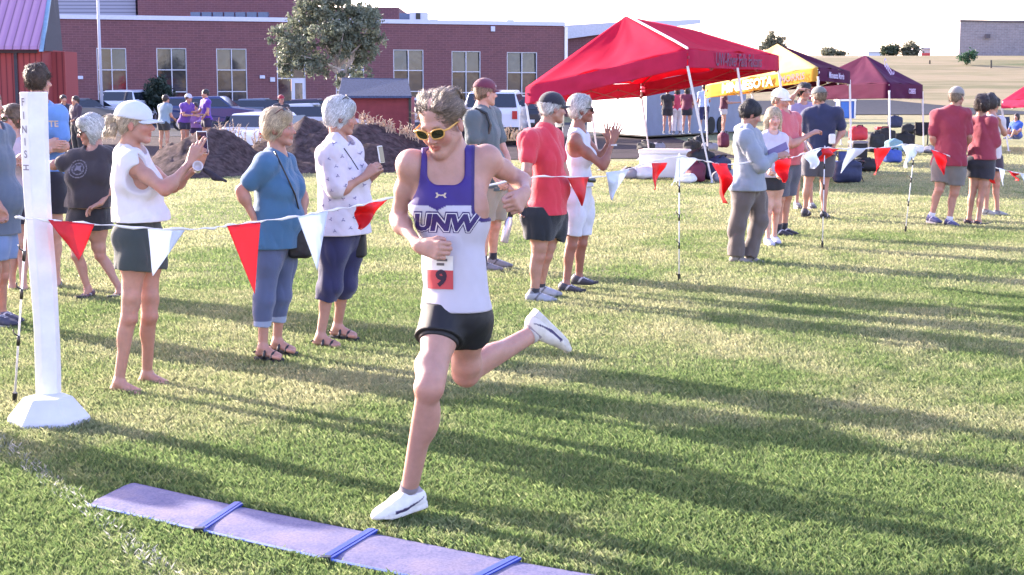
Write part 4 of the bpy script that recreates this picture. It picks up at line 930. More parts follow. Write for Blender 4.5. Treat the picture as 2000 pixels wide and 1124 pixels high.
# ------------------------------------------------------------------ school, sheds, cars, trees, far buildings
def m_brick(nm, c1, c2, sc=1.):
    m, n, b = nodes(nm); t = n.nodes.new("ShaderNodeTexBrick"); tc = n.nodes.new("ShaderNodeTexCoord"); mp = n.nodes.new("ShaderNodeMapping"); mp.inputs['Rotation'].default_value = (R(90), 0, 0)
    n.links.new(tc.outputs['Object'], mp.inputs[0]); n.links.new(mp.outputs[0], t.inputs[0]); t.inputs['Scale'].default_value = sc; t.inputs['Brick Width'].default_value = .42; t.inputs['Row Height'].default_value = .14; t.inputs['Mortar Size'].default_value = .012
    t.inputs['Color1'].default_value = (*c1, 1); t.inputs['Color2'].default_value = (*c2, 1); t.inputs['Mortar'].default_value = (c1[0]*1.5, c1[1]*1.9, c1[2]*1.9, 1)
    n.links.new(mixc(n, .35, t.outputs[0], ramp(n, noise_fac(n, 2.2, 6, .75), [(.3, tuple(x*.6 for x in c1)), (.7, tuple(x*1.45 for x in c2))])), b.inputs['Base Color']); b.inputs['Roughness'].default_value = .9; return m
M_BRICK = m_brick('brick_red', (.165, .068, .078), (.125, .055, .070)); M_BRICKG = m_brick('block_grey', (.20, .18, .20), (.26, .23, .25), .5)
M_TRIM = mat('white_trim', (.52, .55, .70), .5, .05); M_WFR = mat('window_frame', (.50, .52, .62), .5, .05)
def m_glass(nm, seed):
    m, n, b = nodes(nm); tc = n.nodes.new("ShaderNodeTexCoord"); f = noise_fac(n, .9+.5*seed, 2, .4)
    n.links.new(ramp(n, f, [(.38, (.008, .011, .022)), (.50, (.022, .028, .045)), (.60, (.045, .045, .05)), (.66, (.02, .022, .035)), (.74, (.06, .03, .035))]), b.inputs['Base Color']); b.inputs['Roughness'].default_value = .06; b.inputs['Specular IOR Level'].default_value = .6  # blotchy ramp with a reddish stop paints reflections into the glass colour
    bump(n, b, noise_fac(n, 1.6, 2, .4), .10, .03); return m
GL = [m_glass('window_glass', 0), m_glass('window_glass_b', 1)]
WL = np.array([-31.5, 87.3]); WR = np.array([3.42, 99.0])      # the facade line on the ground
wd = unit(WR-WL); wn = np.array([wd[1], -wd[0]])               # outward, towards the camera
def onwall(u, v, off=0.):
    d = at(u, v, 1.)-np.array([0, 0, CAM_H]); P0 = WL+wn*off; t = (P0 @ wn)/(d[:2] @ wn); p = np.array([0, 0, CAM_H])+d*t
    return float((p[:2]-WL) @ wd), p[2]
def W3(s, z, o=0.): return np.array([*(WL+wd*s+wn*o), z])
SCH = empty('school_building', W3(0, -.3), "long dark red brick school building with white roof edge and tall windows", 'building')
Ltot = float(np.linalg.norm(WR-WL)); ztop = onwall(600, 44)[1]
wins = [(66, 131, 100, 206), (188, 250, 94, 207), (305, 367, 94, 207), (422, 484, 95, 206), (655, 712, 97, 202), (768, 828, 97, 205), (882, 939, 100, 207), (990, 1049, 102, 208)]
ops = []
for u0, u1, v0, v1 in wins: s0, z1 = onwall(u0, v0); s1, z0 = onwall(u1, v1); ops.append((s0, s1, z0, z1))
ds0, dz1 = onwall(540, 96); ds1, dz0 = onwall(598, 206); ops.append((ds0, ds1, -.3, dz1)); ops.sort()
m = MB(); s = 0
ax3 = np.array([[wd[0], wd[1], 0], [wn[0], wn[1], 0], [0, 0, 1]])
def wbox(m, s0, s1, z0, z1, o0, o1): return m.box(W3((s0+s1)/2, (z0+z1)/2, (o0+o1)/2), ((s1-s0)/2, (o1-o0)/2, (z1-z0)/2), ax3)
zc, zf = max(o[3] for o in ops)+.02, -.4
for i, (a, b, z0, z1) in enumerate(ops):
    wbox(m, s, a, zf, zc, -.4, 0); 
    if z0 > zf+.15: wbox(m, a, b, zf, z0, -.4, 0)
    wbox(m, a, b, z1, zc, -.4, 0); s = b
wbox(m, s, Ltot, zf, zc, -.4, 0); wbox(m, -1, Ltot, zc, ztop, -.4, 0)
m.obj('wall', M_BRICK, SCH)
m = MB(); wbox(m, -1, Ltot+.05, ztop, ztop+.26, -.5, .10); m.obj('roof_edge', M_TRIM, SCH); m = MB(); wbox(m, -1, Ltot, ztop-.3, ztop+.02, -30, -.5); wbox(m, Ltot-.4, Ltot, zf, ztop, -30, -.45); m.obj('roof', mat('roof_membrane', (.25, .25, .3), .9), SCH)
for k, (a, b, z0, z1) in enumerate(ops):
    if z0 < 0: continue
    m = MB(); f_ = .055
    for x in (a, (a+b)/2-f_/2, b-f_): wbox(m, x, x+f_, z0, z1, -.12, -.03)
    for z in (z0, z0+(z1-z0)*.235, z0+(z1-z0)*.615, z1-f_): wbox(m, a, b, z, z+f_, -.125, -.035)
    fr = m.obj('window', M_WFR, SCH); zm = z0+(z1-z0)*.625; m = MB(); wbox(m, a, b, z0, zm, -.20, -.17); m.obj('pane', GL[k % 2], fr)
    for h_ in (0, 1):
        s0_, s1_ = (a, (a+b)/2) if h_ == 0 else ((a+b)/2, b); tl = (.030, .045, .012, .05, .02, .04, .028, .05, .035)[(k*2+h_*3) % 9]; sw_ = (.02, -.03, .0)[(k+h_) % 3]; m = MB()
        q_ = [W3(s0_, zm, -.17), W3(s1_, zm, -.17-sw_), W3(s1_, z1, -.17-sw_-tl), W3(s0_, z1, -.17-tl)]; m.prism(q_, -np.array([wn[0], wn[1], 0])*.03); m.obj('pane', GL[(k+1) % 2], fr); m = MB(); wbox(m, a-.03, b+.03, z0-.08, z0, -.3, .06); m.obj('sill', M_TRIM, fr)
    # upper panes lean back so they mirror paler sky
# door bay
m = MB(); f_ = .06; md = (ds0+ds1)/2
for x in (ds0, md, ds1-f_): wbox(m, x, x+f_, -.3, dz1, -.12, -.03)
for z in (.8, 2.35, 3.4, dz1-f_): wbox(m, ds0, md if z == .8 else ds1, z, z+f_, -.125, -.035)
fr = m.obj('window', M_WFR, SCH); m = MB(); wbox(m, ds0, md, -.3, dz1, -.20, -.17); wbox(m, md, ds1, 2.4, dz1, -.20, -.17); m.obj('pane', GL[0], fr)
m = MB(); wbox(m, md+.06, ds1-.06, -.25, 2.35, -.12, -.06); dr = m.obj('door', M_TRIM, SCH); m = MB(); wbox(m, md+.22, ds1-.2, .75, 2.1, -.06, -.05); m.obj('door_glass', GL[1], dr); m = MB(); wbox(m, md+.12, md+.16, .55, .95, -.055, .0); m.obj('handle', M_BLACK, dr)
for (u, v, w_, h_) in ((157, 152, .3, .2), (512, 151, .32, .2), (532, 156, .3, .28), (962, 57, .28, .34)): s_, z_ = onwall(u, v); m = MB(); wbox(m, s_-w_/2, s_+w_/2, z_-h_/2, z_+h_/2, .003, .14); bevel(m.obj('wall_lamp', M_TRIM, SCH), .03)
# downspout and wing on the right
m = MB(); wbox(m, Ltot+.02, Ltot+.22, 3.5, ztop-.05, -.1, .12); m.obj('downspout', mat('spout_white', (.75, .72, .75), .4), SCH)
WG = empty('school_wing', (4.5, 105, -.3), "rear brick wing of the school with pale metal fascia behind the red tent", 'building')
def fbox(m, u0, u1, v0, v1, Y, d=3): a = at(u0, v0, Y); b = at(u1, v1, Y); return m.b2(a[0], b[0], Y, Y+d, b[2], a[2])
fbox(MB(), 1104, 1368, 62, 236, 108, 12).obj('wall', M_BRICK, WG); m = MB(); V = [at(1102, 50, 107.5), at(1200, 44, 107.5), at(1200, 64, 107.5), at(1102, 77, 107.5)]; m.prism(V, (0, .45, 0)); m.obj('fascia', mat('fascia_metal', (.45, .47, .58), .4), WG)
m = MB(); V = [at(1200, 44, 107.5), at(1369, 38, 107.5), at(1369, 46, 107.5), at(1200, 66, 107.5)]; m.prism(V, (0, .45, 0)); m.obj('roof_edge', M_TRIM, WG)
# upper storeys set back
UP = empty('school_upper_storey', (-25, 118, 6), "set back upper storey of the school with grey siding and dark brick", 'building')
def m_siding():
    m, n, b = nodes('lap_siding'); w_ = n.nodes.new("ShaderNodeTexWave"); w_.bands_direction = 'Z'; w_.inputs['Scale'].default_value = 1.3; tc = n.nodes.new("ShaderNodeTexCoord"); n.links.new(tc.outputs['Object'], w_.inputs['Vector']); n.links.new(ramp(n, w_.outputs['Fac'], [(.0, (.11, .12, .17)), (.25, (.24, .25, .33)), (.9, (.28, .29, .38))]), b.inputs['Base Color']); b.inputs['Roughness'].default_value = .6; return m
fbox(MB(), -60, 266, -80, 50, 104, 10).obj('siding_wall', m_siding(), UP); fbox(MB(), 266, 574, -80, 50, 103.4, 11).obj('brick_wall', M_BRICK, UP); fbox(MB(), 574, 779, 15, 50, 108, 8).obj('brick_wall', M_BRICK, UP)
m = MB()
for i in range(7): a = at(372+i*22, 24, 97.5+.0*i); b = at(391+i*22, 34, 97.5); m.b2(a[0], b[0], a[1], a[1]+.6, b[2], a[2])
m.obj('skylight', mat('skylight', (.05, .10, .20), .2), UP)
m = MB(); fbox(m, 780, 802, 26, 40, 101, 1.5); m.obj('duct', mat('duct_blue', (.10, .13, .22), .5), UP)
HV = empty('rooftop_unit', at(818, 40, 99), "white boxy ventilation unit on the school roof beside the tree", 'rooftop unit'); m = MB(); fbox(m, 800, 835, 24, 42, 99, 1.5); bevel(m.obj('housing', M_TRIM, HV), .05); m = MB(); fbox(m, 812, 821, 26, 38, 98.96, .02); m.obj('louvre', M_BLACK, HV)
for (u0, u1) in ((840, 854), (990, 1004)): m = MB(); fbox(m, u0, u1, 38, 48, 100, .6); m.obj('roof_vent', M_TRIM, UP)
# flagpole
fp = empty('flagpole', gnd(199, 236, -.3), "slim pale flagpole in front of the brick school wall", 'flagpole'); b = at(199, 214, 80); MB().tube([np.array([b[0], 80, -.3]), np.array([b[0], 80, 12])], [.09, .06], 10).obj('pole', M_TRIM, fp, smooth=True); MB().tube([np.array([b[0], 80, -.3]), np.array([b[0], 80, -.1])], .25, 10).obj('foot', M_TRIM, fp)
# red barn at the left with purple metal roof
BR = empty('red_shed', at(40, 235, 50), "red wooden shed with ribbed purple metal roof at the left edge", 'shed')
def m_rib():
    m, n, b = nodes('ribbed_metal'); w_ = n.nodes.new("ShaderNodeTexWave"); w_.bands_direction = 'X'; w_.inputs['Scale'].default_value = 1.15; tc = n.nodes.new("ShaderNodeTexCoord"); n.links.new(tc.outputs['Object'], w_.inputs['Vector']); n.links.new(ramp(n, w_.outputs['Fac'], [(.0, (.16, .075, .15)), (.12, (.34, .18, .33)), (.9, (.37, .20, .36))]), b.inputs['Base Color']); b.inputs['Roughness'].default_value = .4; bump(n, b, w_.outputs['Fac'], .4, .05); return m
def m_board():
    m, n, b = nodes('red_boards'); w_ = n.nodes.new("ShaderNodeTexWave"); w_.bands_direction = 'X'; w_.inputs['Scale'].default_value = 1.6; tc = n.nodes.new("ShaderNodeTexCoord"); n.links.new(tc.outputs['Object'], w_.inputs['Vector']); n.links.new(ramp(n, w_.outputs['Fac'], [(.0, (.10, .015, .02)), (.1, (.25, .045, .05)), (.9, (.29, .055, .055))]), b.inputs['Base Color']); b.inputs['Roughness'].default_value = .8; return m
M_BOARD = m_board(); Yb = 50
a = at(-120, 97, Yb); b = at(82, 97, Yb); m = MB(); m.b2(a[0], b[0], Yb, Yb+4, -.3, a[2]); m.obj('wall', M_BOARD, BR)
e0 = at(-120, 97, Yb-.5); e1 = at(76, 97, Yb-.5); t0_ = at(-120, -40, Yb+1.8); t1_ = at(98, -40, Yb+1.8)
m = MB(); m.prism([e0, e1, t1_, t0_], (0, .05, .12)); m.obj('roof', m_rib(), BR)
m = MB(); g0 = at(84, 97, Yb-.4); m.prism([at(84, 100, Yb-.45), at(120, 101, Yb+3.2), at(107, -40, Yb+3.6), at(98, -40, Yb+1.85)], (.05, 0, 0)); m.obj('gable_overhang', mat('gable_dark', (.045, .045, .06), .8), BR)
m = MB(); m.prism([at(84, 101, Yb-.5), at(76, 101, Yb-.5), at(96, -40, Yb+1.75), at(104, -40, Yb+1.75)], (0, .1, 0)); m.obj('barge_board', mat('barge', (.20, .34, .48), .5), BR)
m = MB(); m.b2(at(27, 100, Yb)[0], at(33, 100, Yb)[0], Yb-.05, Yb, -.3, at(0, 104, Yb)[2]); m.obj('post', mat('gable_dark', (.045, .045, .06), .8), BR); m = MB(); m.b2(a[0], at(73, 97, Yb)[0], Yb-.06, Yb-.004, at(0, 104, Yb)[2], at(0, 98, Yb)[2]); m.obj('eave_board', mat('gable_dark', (.045, .045, .06), .8), BR)
m = MB(); m.b2(at(82, 97, Yb)[0], at(108, 97, Yb)[0], Yb+1, Yb+1.1, -.3, at(0, 100, Yb)[2]); m.obj('side_wall', M_BOARD, BR)
# small shed with shingle roof
SH = empty('small_shed', at(740, 250, 55), "low red shed with dark blue shingle roof behind the dirt mound", 'shed'); Ys = 55
fbox(MB(), 672, 800, 190, 262, Ys, 3).obj('wall', mat('shed_red', (.20, .035, .045), .8, .15, 3), SH)
m = MB(); m.prism([at(660, 192, Ys-.3), at(804, 192, Ys-.3), at(796, 158, Ys+1.5), at(668, 156, Ys+1.5)], (0, .05, .08)); m.prism([at(660, 190, Ys+3.3), at(804, 190, Ys+3.3), at(796, 158, Ys+1.5), at(668, 156, Ys+1.5)], (0, 0, .07)); m.obj('roof', mat('shingle_blue', (.045, .06, .11), .9, .5, 18), SH)
m = MB(); m.b2(at(798, 190, Ys)[0], at(803, 190, Ys)[0], Ys-.05, Ys+.1, -.3, at(0, 192, Ys)[2]); m.obj('corner_board', M_BLACK, SH)
m = MB(); m.prism([at(665, 163, Ys-.25), at(676, 170, Ys-.25), at(686, 200, Ys-.25), at(676, 205, Ys-.25)], (0, .05, 0))
# dirt mounds
def mound(label, pts, seed, weeds=()):
    """pts: (u, v_top) silhouette; footprint derived from the depth"""
    us = [p[0] for p in pts]; yc = pts[0][2] if len(pts[0]) > 2 else 35; r0 = gnd(us[len(us)//2], 320); V = []; n = 60; k = 22; rg = np.random.RandomState(seed)
    xs_ = [at(u, v, yc)[0] for u, v, *_ in pts]; zs_ = [at(u, v, yc)[2] for u, v, *_ in pts]; x0, x1 = xs_[0], xs_[-1]
    gx = np.linspace(x0-.6, x1+.6, n); base = np.array([(x0+x1)/2, yc, 0])
    for x in gx:
        H = np.interp(x, xs_, zs_, left=0, right=0)
        for j in range(k+1):
            t = (j/k)*2-1; y = yc+t*(1.2+H*1.5); z = max(0, H)*max(0, 1-abs(t)**1.5)
            z += (vnoise(np.array([x]), np.array([y]), 3, seed)[0]-.5)*.22*min(1, z*2)+(vnoise(np.array([x]), np.array([y]), 8, seed+1)[0]-.5)*.10*min(1, z*2); V.append((x, y, float(gz(x, y))+z-.04))
    o = mesh_obj('dirt_mound', V, [(i*(k+1)+j, (i+1)*(k+1)+j, (i+1)*(k+1)+j+1, i*(k+1)+j+1) for i in range(n-1) for j in range(k)], mat('dark_soil', (.070, .052, .052), 1., .6, 7, 1., 16, spec=.05), base=base, smooth=True); tag(o, label, 'mound'); return o
mound("broad dark dirt mound behind the blue shirted woman, with straw weeds along its crest", [(455, 300, 33.5), (500, 280), (560, 248), (600, 232), (640, 236), (700, 240), (740, 248), (800, 270), (860, 290), (930, 296)], 3)
mound("low dark dirt mound behind the white capped woman's phone", [(270, 330, 31.5), (330, 280), (380, 258), (420, 246), (460, 262), (500, 300), (530, 318)], 7)
def weeds(label, pts, seed, hgt=.35, n=60, spread=.25, colr=(.42, .32, .24)):
    rg = random.Random(seed); m = MB(); c = pts[0]
    for i in range(n):
        t = rg.random()*(len(pts)-1); q = int(t); p = lerp(pts[q], pts[min(q+1, len(pts)-1)], t-q)+np.array([rg.uniform(-1, 1)*spread*.4, rg.uniform(-1, 1)*spread, -.06]); hh = hgt*rg.uniform(.35, 1.1); dx = rg.uniform(-.12, .12)
        m.tube([p, p+np.array([dx*.4, 0, hh*.6]), p+np.array([dx, 0, hh])], [.012, .010, .004], 4)
        for z in (.5, .75, .95): a = rg.uniform(0, 6.3); m.tube([p+np.array([dx*z, 0, hh*z]), p+np.array([dx*z+.06*math.cos(a), .06*math.sin(a), hh*(z+.12)])], [.012, .004], 4)
    o = m.obj('dry_weeds', mat('straw_weed', colr, .8, .2, 9), base=pts[0]); tag(o, label, 'weeds'); o['kind'] = 'stuff'
weeds("dry straw coloured weeds along the crest of the broad dirt mound", [at(706, 240, 33.4), at(740, 248, 33.4), at(800, 268, 33.4), at(830, 280, 33.4)], 2, .30, 90)
weeds("dry tangled weeds beside the pale car left of the blue shirted woman", [at(428, 262, 32), at(450, 270, 32), at(500, 284, 33), at(510, 284, 33)], 4, .42, 40, .3, (.30, .24, .18))
weeds("dry grass at the foot of the white pickup", [at(955, 268, 40), at(1030, 272, 40)], 6, .35, 60)
# ------------------------------------------------------------------ cars
M_TYRE = mat('tyre', (.015, .015, .017), .9); M_RIM = mat('rim', (.4, .4, .44), .3, metal=.8); M_CG = mat('car_glass', (.015, .02, .035), .05, spec=.9); M_TAIL = mat('tail_lamp', (.40, .01, .02), .25)
def car(label, x, y, rot, paint, L=4.5, W=1.8, H=1.5, kind='sedan', name='parked_car', group='cars parked by the school'):
    z = float(gz(x, y)); b = np.array([x, y, z]); r = empty(name, b, label, 'car', group); A3 = frame(yaw(rot)); P = lambda a, c, d: b+A3.T @ np.array([c, a, d])   # a along, c across
    if kind == 'sedan': prof = [(-.5, .30), (-.5, .55), (-.46, .64), (-.34, .68), (-.24, .97), (.05, 1.0), (.20, .70), (.42, .60), (.49, .50), (.5, .28)]
    elif kind == 'suv': prof = [(-.5, .28), (-.5, .60), (-.485, .66), (-.44, .97), (.10, 1.0), (.24, .68), (.46, .60), (.5, .5), (.5, .25)]
    else: prof = [(-.5, .30), (-.5, .62), (-.08, .62), (-.06, .97), (.16, 1.0), (.28, .66), (.47, .60), (.5, .5), (.5, .28)]
    V = []; F_ = []; secs = [(-1, .86), (-.93, 1.), (0, 1.), (.93, 1.), (1, .86)]
    for cw, sc in secs:
        for (a, d) in prof:
            tum = .0 if d < .66 else (d-.66)*.62; c = cw*W/2*(1-tum); V.append(P(a*L*(1 if abs(cw) < .95 else .985), c, (d if abs(cw) < .95 else .3+(d-.3)*.97)*H))
    n = len(prof)
    for i in range(4):
        for j in range(n): F_.append((i*n+j, i*n+(j+1) % n, (i+1)*n+(j+1) % n, (i+1)*n+j))
    F_ += [tuple(range(n-1, -1, -1)), tuple(range(4*n, 5*n))]
    o = mesh_obj('car_body', V, F_, paint, r); bevel(o, .05, 3)
    # glass
    up = [p for p in prof if p[1] > .66]; lo_ = (up[0][0]-.02 if kind != 'truck' else -.07, .66)
    for q in (-1, 1):
        poly = [(up[0][0]+.015, .70), (up[0][0]+.03+(.0), .92), (up[-1][0]-.0, .93), (up[-1][0]+.11, .70)] if kind != 'suv' else [(-.46, .70), (-.43, .92), (.10, .93), (.22, .70)]
        MB().prism([P(a*L, q*(W/2*(1-(d-.66)*.62)+.004-.0), d*H) for a, d in poly], A3[0]*q*.006).obj('side_window', M_CG, r)
    fr_ = (.10, 1.0, .24, .68) if kind == 'suv' else (.05, 1.0, .20, .70) if kind == 'sedan' else (.16, 1., .28, .66)
    for (a0, d0, a1, d1), s_ in ((fr_, 1), (((-.44, .97, -.485, .66) if kind == 'suv' else (-.24, .97, -.34, .68) if kind == 'sedan' else (-.06, .97, -.08, .62)), -1)):
        MB().prism([P(lerp(a0, a1, .12)*L+.012*s_, -W*.40, lerp(d0, d1, .12)*H+.006), P(lerp(a0, a1, .12)*L+.012*s_, W*.40, lerp(d0, d1, .12)*H+.006), P(lerp(a0, a1, .9)*L+.012*s_, W*.44, lerp(d0, d1, .9)*H+.006), P(lerp(a0, a1, .9)*L+.012*s_, -W*.44, lerp(d0, d1, .9)*H+.006)], A3[1]*.008*s_).obj('windscreen' if s_ > 0 else 'rear_window', M_CG, r)
    for a in (-.31, .32):
        for q in (-1, 1):
            c = P(a*L, q*(W/2-.10), .33); ax_ = np.array([A3[1], [0, 0, 1], A3[0]]); w_ = MB().lathe(c, [(.20, -.11), (.32, -.10), (.335, 0), (.32, .10), (.20, .11)], 20, ax_).obj('wheel', M_TYRE, r); MB().lathe(c, [(.19, -.115), (.19, .115)], 12, ax_).obj('rim', M_RIM, w_)
    for q in (-1, 1):
        MB().box(P(-.5*L, q*W*.41, .56*H), (.09, .03, .14 if kind != 'sedan' else .07), A3).obj('tail_light', M_TAIL, r); MB().box(P(.495*L, q*W*.36, .50*H), (.14, .03, .06), A3).obj('headlight', M_CW, r)
    MB().box(P(-.5*L-.02, 0, .30*H), (W*.48, .07, .09), A3).obj('rear_bumper', M_BLACK, r); MB().box(P(.5*L+.0, 0, .27*H), (W*.46, .06, .09), A3).obj('front_bumper', M_BLACK, r); MB().box(P(-.5*L-.012, 0, .44*H), (.24, .006, .06), A3).obj('number_plate', M_CW, r)
    return r
cw = lambda n, c: mat(n, c, .3, .04, 2, coat=.6)
def cx_at(u, Y): return at(u, 200, Y)[0]
car("white pickup with dark rear window parked behind the man in the maroon cap", cx_at(972, 56), 54.5, 176, cw('paint_white', (.62, .64, .74)), 5.4, 2.0, 1.95, 'suv', group=None)
car("black jeep parked close right of the white pickup", cx_at(1045, 60), 59, 172, cw('paint_black', (.02, .02, .03)), 4.3, 1.85, 1.75, 'suv', group=None)
car("silver sedan with pale roof behind the broad dirt mound", cx_at(602, 52), 52, 84, cw('paint_silver', (.5, .52, .62)), 4.4, 1.8, 1.50, 'sedan', group=None)
car("white van behind the white cap in front of the flagpole wall", cx_at(254, 84), 84, 177, cw('paint_white2', (.60, .64, .78)), 4.6, 1.95, 1.95, 'suv', group=None)
car("pale car half hidden by weeds left of the blue shirted woman", cx_at(502, 40), 42, 165, cw('paint_white', (.62, .64, .74)), 4.0, 1.7, 1.35, 'sedan', group=None)
car("dark blue car behind the purple shirted group", cx_at(440, 75), 72, 88, cw('paint_navy', (.03, .05, .16)), 4.6, 1.85, 1.65, 'suv', group=None)
car("grey car parked by the wall between the two brick piers", cx_at(512, 80), 80, 88, cw('paint_grey', (.12, .15, .22)), 4.5, 1.8, 1.5, group=None)
car("dark grey car against the wall left of the round bush", cx_at(160, 80), 80, 92, cw('paint_dgrey', (.07, .08, .11)), 4.5, 1.8, 1.5, group=None)
car("maroon car nose visible in front of the school door", cx_at(620, 78), 77, 86, cw('paint_plum', (.05, .03, .06)), 4.5, 1.8, 1.5, group=None)
car("white car right of the small red shed", cx_at(830, 70), 69, 88, cw('paint_white', (.62, .64, .74)), 4.5, 1.8, 1.6, group=None)
# white box trailer under the red tent
TR = empty('box_trailer', at(1262, 268, 58), "large white box trailer standing behind the red tent", 'trailer')
a = at(1147, 192, 64); b = at(1262, 268, 58); c = at(1455, 262, 66); h_ = 2.35
m = MB(); p0 = np.array([a[0], 64, -.12]); p1 = np.array([b[0], 58, -.12]); p2 = np.array([c[0], 66, -.15]); p3 = p2+(p0-p1); m.prism([p0, p1, p2, p3], (0, 0, 2.55)); bevel(m.obj('box', mat('trailer_white', (.72, .73, .80), .5, .04, 2), TR), .04); q_ = unit(np.cross(p2-p1, [0, 0, 1.]))*.006; m = MB(); m.prism([p1+q_+[0, 0, .05], p2+q_+[0, 0, .05], p2+q_+[0, 0, 2.5], p1+q_+[0, 0, 2.5]], q_*2); m.obj('shade_panel', mat('trailer_side_shade', (.13, .16, .26), .5, .1, 2), TR)  # blue-grey panel paints shade onto the white box's side away from the sun
m = MB(); m.prism([p0+[0, -.01, .0], p1+[0, -.01, 0], p2+[.01, 0, 0]], (0, 0, .06)); m.obj('skirt', M_BLACK, TR)
for t in (.62, .72): m = MB(); q = lerp(p1, p2, t); dv = unit(p2-p1); m.lathe(q+np.array([0, -.02, .36]), [(.22, -.06), (.36, -.05), (.36, .05), (.22, .06)], 18, np.array([dv, [0, 0, 1], np.cross(dv, [0, 0, 1])])); m.obj('wheel', M_TYRE, TR)
# portable toilet
PT = empty('portable_toilet', at(1654, 232, 128), "blue portable toilet with white roof at the edge of the dry field", 'portable toilet'); Yt = 128; s_ = 1.0
a = at(1639, 197, Yt); b = at(1669, 232, Yt); bevel(MB().b2(a[0], b[0], Yt, Yt+1.3, b[2], a[2]).obj('cabin', mat('toilet_blue', (.02, .10, .42), .4), PT), .05)
a2 = at(1636, 190, Yt); b2_ = at(1672, 198, Yt); MB().b2(a2[0], b2_[0], Yt-.1, Yt+1.4, b2_[2], a2[2]-.1).obj('roof', M_CW, PT)
MB().b2(at(1643, 200, Yt)[0], at(1665, 200, Yt)[0], Yt-.05, Yt-.004, at(0, 230, Yt)[2], at(0, 200, Yt)[2]).obj('door', mat('toilet_door', (.03, .14, .52), .4), PT)
for u in (1637, 1670): MB().b2(at(u-1.5, 200, Yt)[0], at(u+1.5, 200, Yt)[0], Yt-.06, Yt+.1, at(0, 232, Yt)[2], at(0, 196, Yt)[2]).obj('corner_post', M_CW, PT)
# far buildings on the hill
def onhill(u, v, y0=160, y1=600):
    best = None
    for y in np.arange(y0, y1, 1.):
        p = at(u, v, y)
        if gz(p[0], y) >= p[2]: return p
    return at(u, v, y1)
GB = empty('grey_hall', at(1940, 124, 262), "big windowless grey block building on the hill at the right", 'building'); Yg = 262
a = at(1876, 42, Yg); b = at(2110, 124, Yg); MB().prism([np.array([a[0], Yg, b[2]-1]), np.array([b[0], Yg-6, b[2]-1]), np.array([b[0], Yg+20, b[2]-1]), np.array([a[0]+.5, Yg+20, b[2]-1])], (0, 0, a[2]-b[2]+1)).obj('wall', M_BRICKG, GB)
m = MB(); m.prism([np.array([a[0]-.1, Yg-.2, a[2]]), np.array([b[0], Yg-6.2, a[2]-.7]), np.array([b[0], Yg+20, a[2]-.7]), np.array([a[0]+.5, Yg+20, a[2]])], (0, 0, .25)); m.obj('parapet', mat('parapet_dark', (.10, .09, .11), .8), GB)
fbox(MB(), 1925, 1934, 67, 75, Yg-2, .5).obj('vent', mat('vent_dark', (.09, .08, .10), .8), GB); fbox(MB(), 1972, 1977, 112, 124, Yg-3.2, .3).obj('door', M_CW, GB)
WB = empty('low_hall', at(1836, 118, 285), "low white building with red base stripe left of the grey hall", 'building'); fbox(MB(), 1801, 1876, 95, 118, 285, 10).obj('wall', mat('hall_white', (.5, .5, .62), .6), WB); fbox(MB(), 1800, 1874, 104, 112, 284.9, .09).obj('red_band', mat('hall_red', (.45, .06, .08), .6), WB); fbox(MB(), 1799, 1877, 93, 95.5, 284.5, 11).obj('roof', M_TRIM, WB)
WB2 = empty('distant_hall', at(1710, 112, 330), "tiny pale building among the trees on the horizon", 'building'); fbox(MB(), 1696, 1726, 102, 114, 330, 10).obj('wall', mat('hall_pale', (.45, .52, .66), .6), WB2); fbox(MB(), 1695, 1727, 101, 102.5, 329.7, 10.6).obj('roof', M_TRIM, WB2)
# ------------------------------------------------------------------ trees
def m_leaf(nm, c, c2):
    m, n, b = nodes(nm); a = n.nodes.new("ShaderNodeAttribute"); a.attribute_name = "col"; n.links.new(a.outputs['Color'], b.inputs['Base Color']); b.inputs['Roughness'].default_value = .6
    t = n.nodes.new("ShaderNodeBsdfTranslucent"); n.links.new(a.outputs['Color'], t.inputs[0]); ms = n.nodes.new("ShaderNodeMixShader"); ms.inputs[0].default_value = .3; n.links.new(b.outputs[0], ms.inputs[1]); n.links.new(t.outputs[0], ms.inputs[2]); n.links.new(ms.outputs[0], n.nodes["Material Output"].inputs[0]); return m
M_LEAF = m_leaf('leaves', 0, 0)
def crown(par, lobes, n, size, c1, c2, seed, name='crown'):
    rg = np.random.RandomState(seed); Vs = []; Cs = []; w_ = np.array([l[1].prod() for l in lobes])**.75; w_ = w_/w_.sum()
    for (c, r), f in zip(lobes, w_):
        k = int(n*f); nc = max(3, k//40); d = rg.normal(size=(nc, 3)); d /= np.linalg.norm(d, axis=1)[:, None]; cc = c+d*r*(rg.rand(nc, 1)**.45)
        idx = rg.randint(nc, size=k); p = cc[idx]+rg.normal(size=(k, 3))*size*1.05
        u = rg.normal(size=(k, 3)); u /= np.linalg.norm(u, axis=1)[:, None]; v = np.cross(u, rg.normal(size=(k, 3))); v /= np.linalg.norm(v, axis=1)[:, None]; s = size*(.5+.8*rg.rand(k, 1))
        Vs.append(np.stack([p-u*s, p-v*s*.5, p+u*s, p+v*s*.5], 1).reshape(-1, 3)); t = (rg.rand(nc)[idx]*.6+rg.rand(k)*.4)[:, None]; Cs.append(np.repeat(np.array(c1)*(1-t)+np.array(c2)*t, 4, 0))
    V = np.concatenate(Vs); q = np.arange(0, len(V), 4); return mesh_obj(name, V, np.stack([q, q+1, q+2, q+3], 1), M_LEAF, par, colr=np.concatenate(Cs))
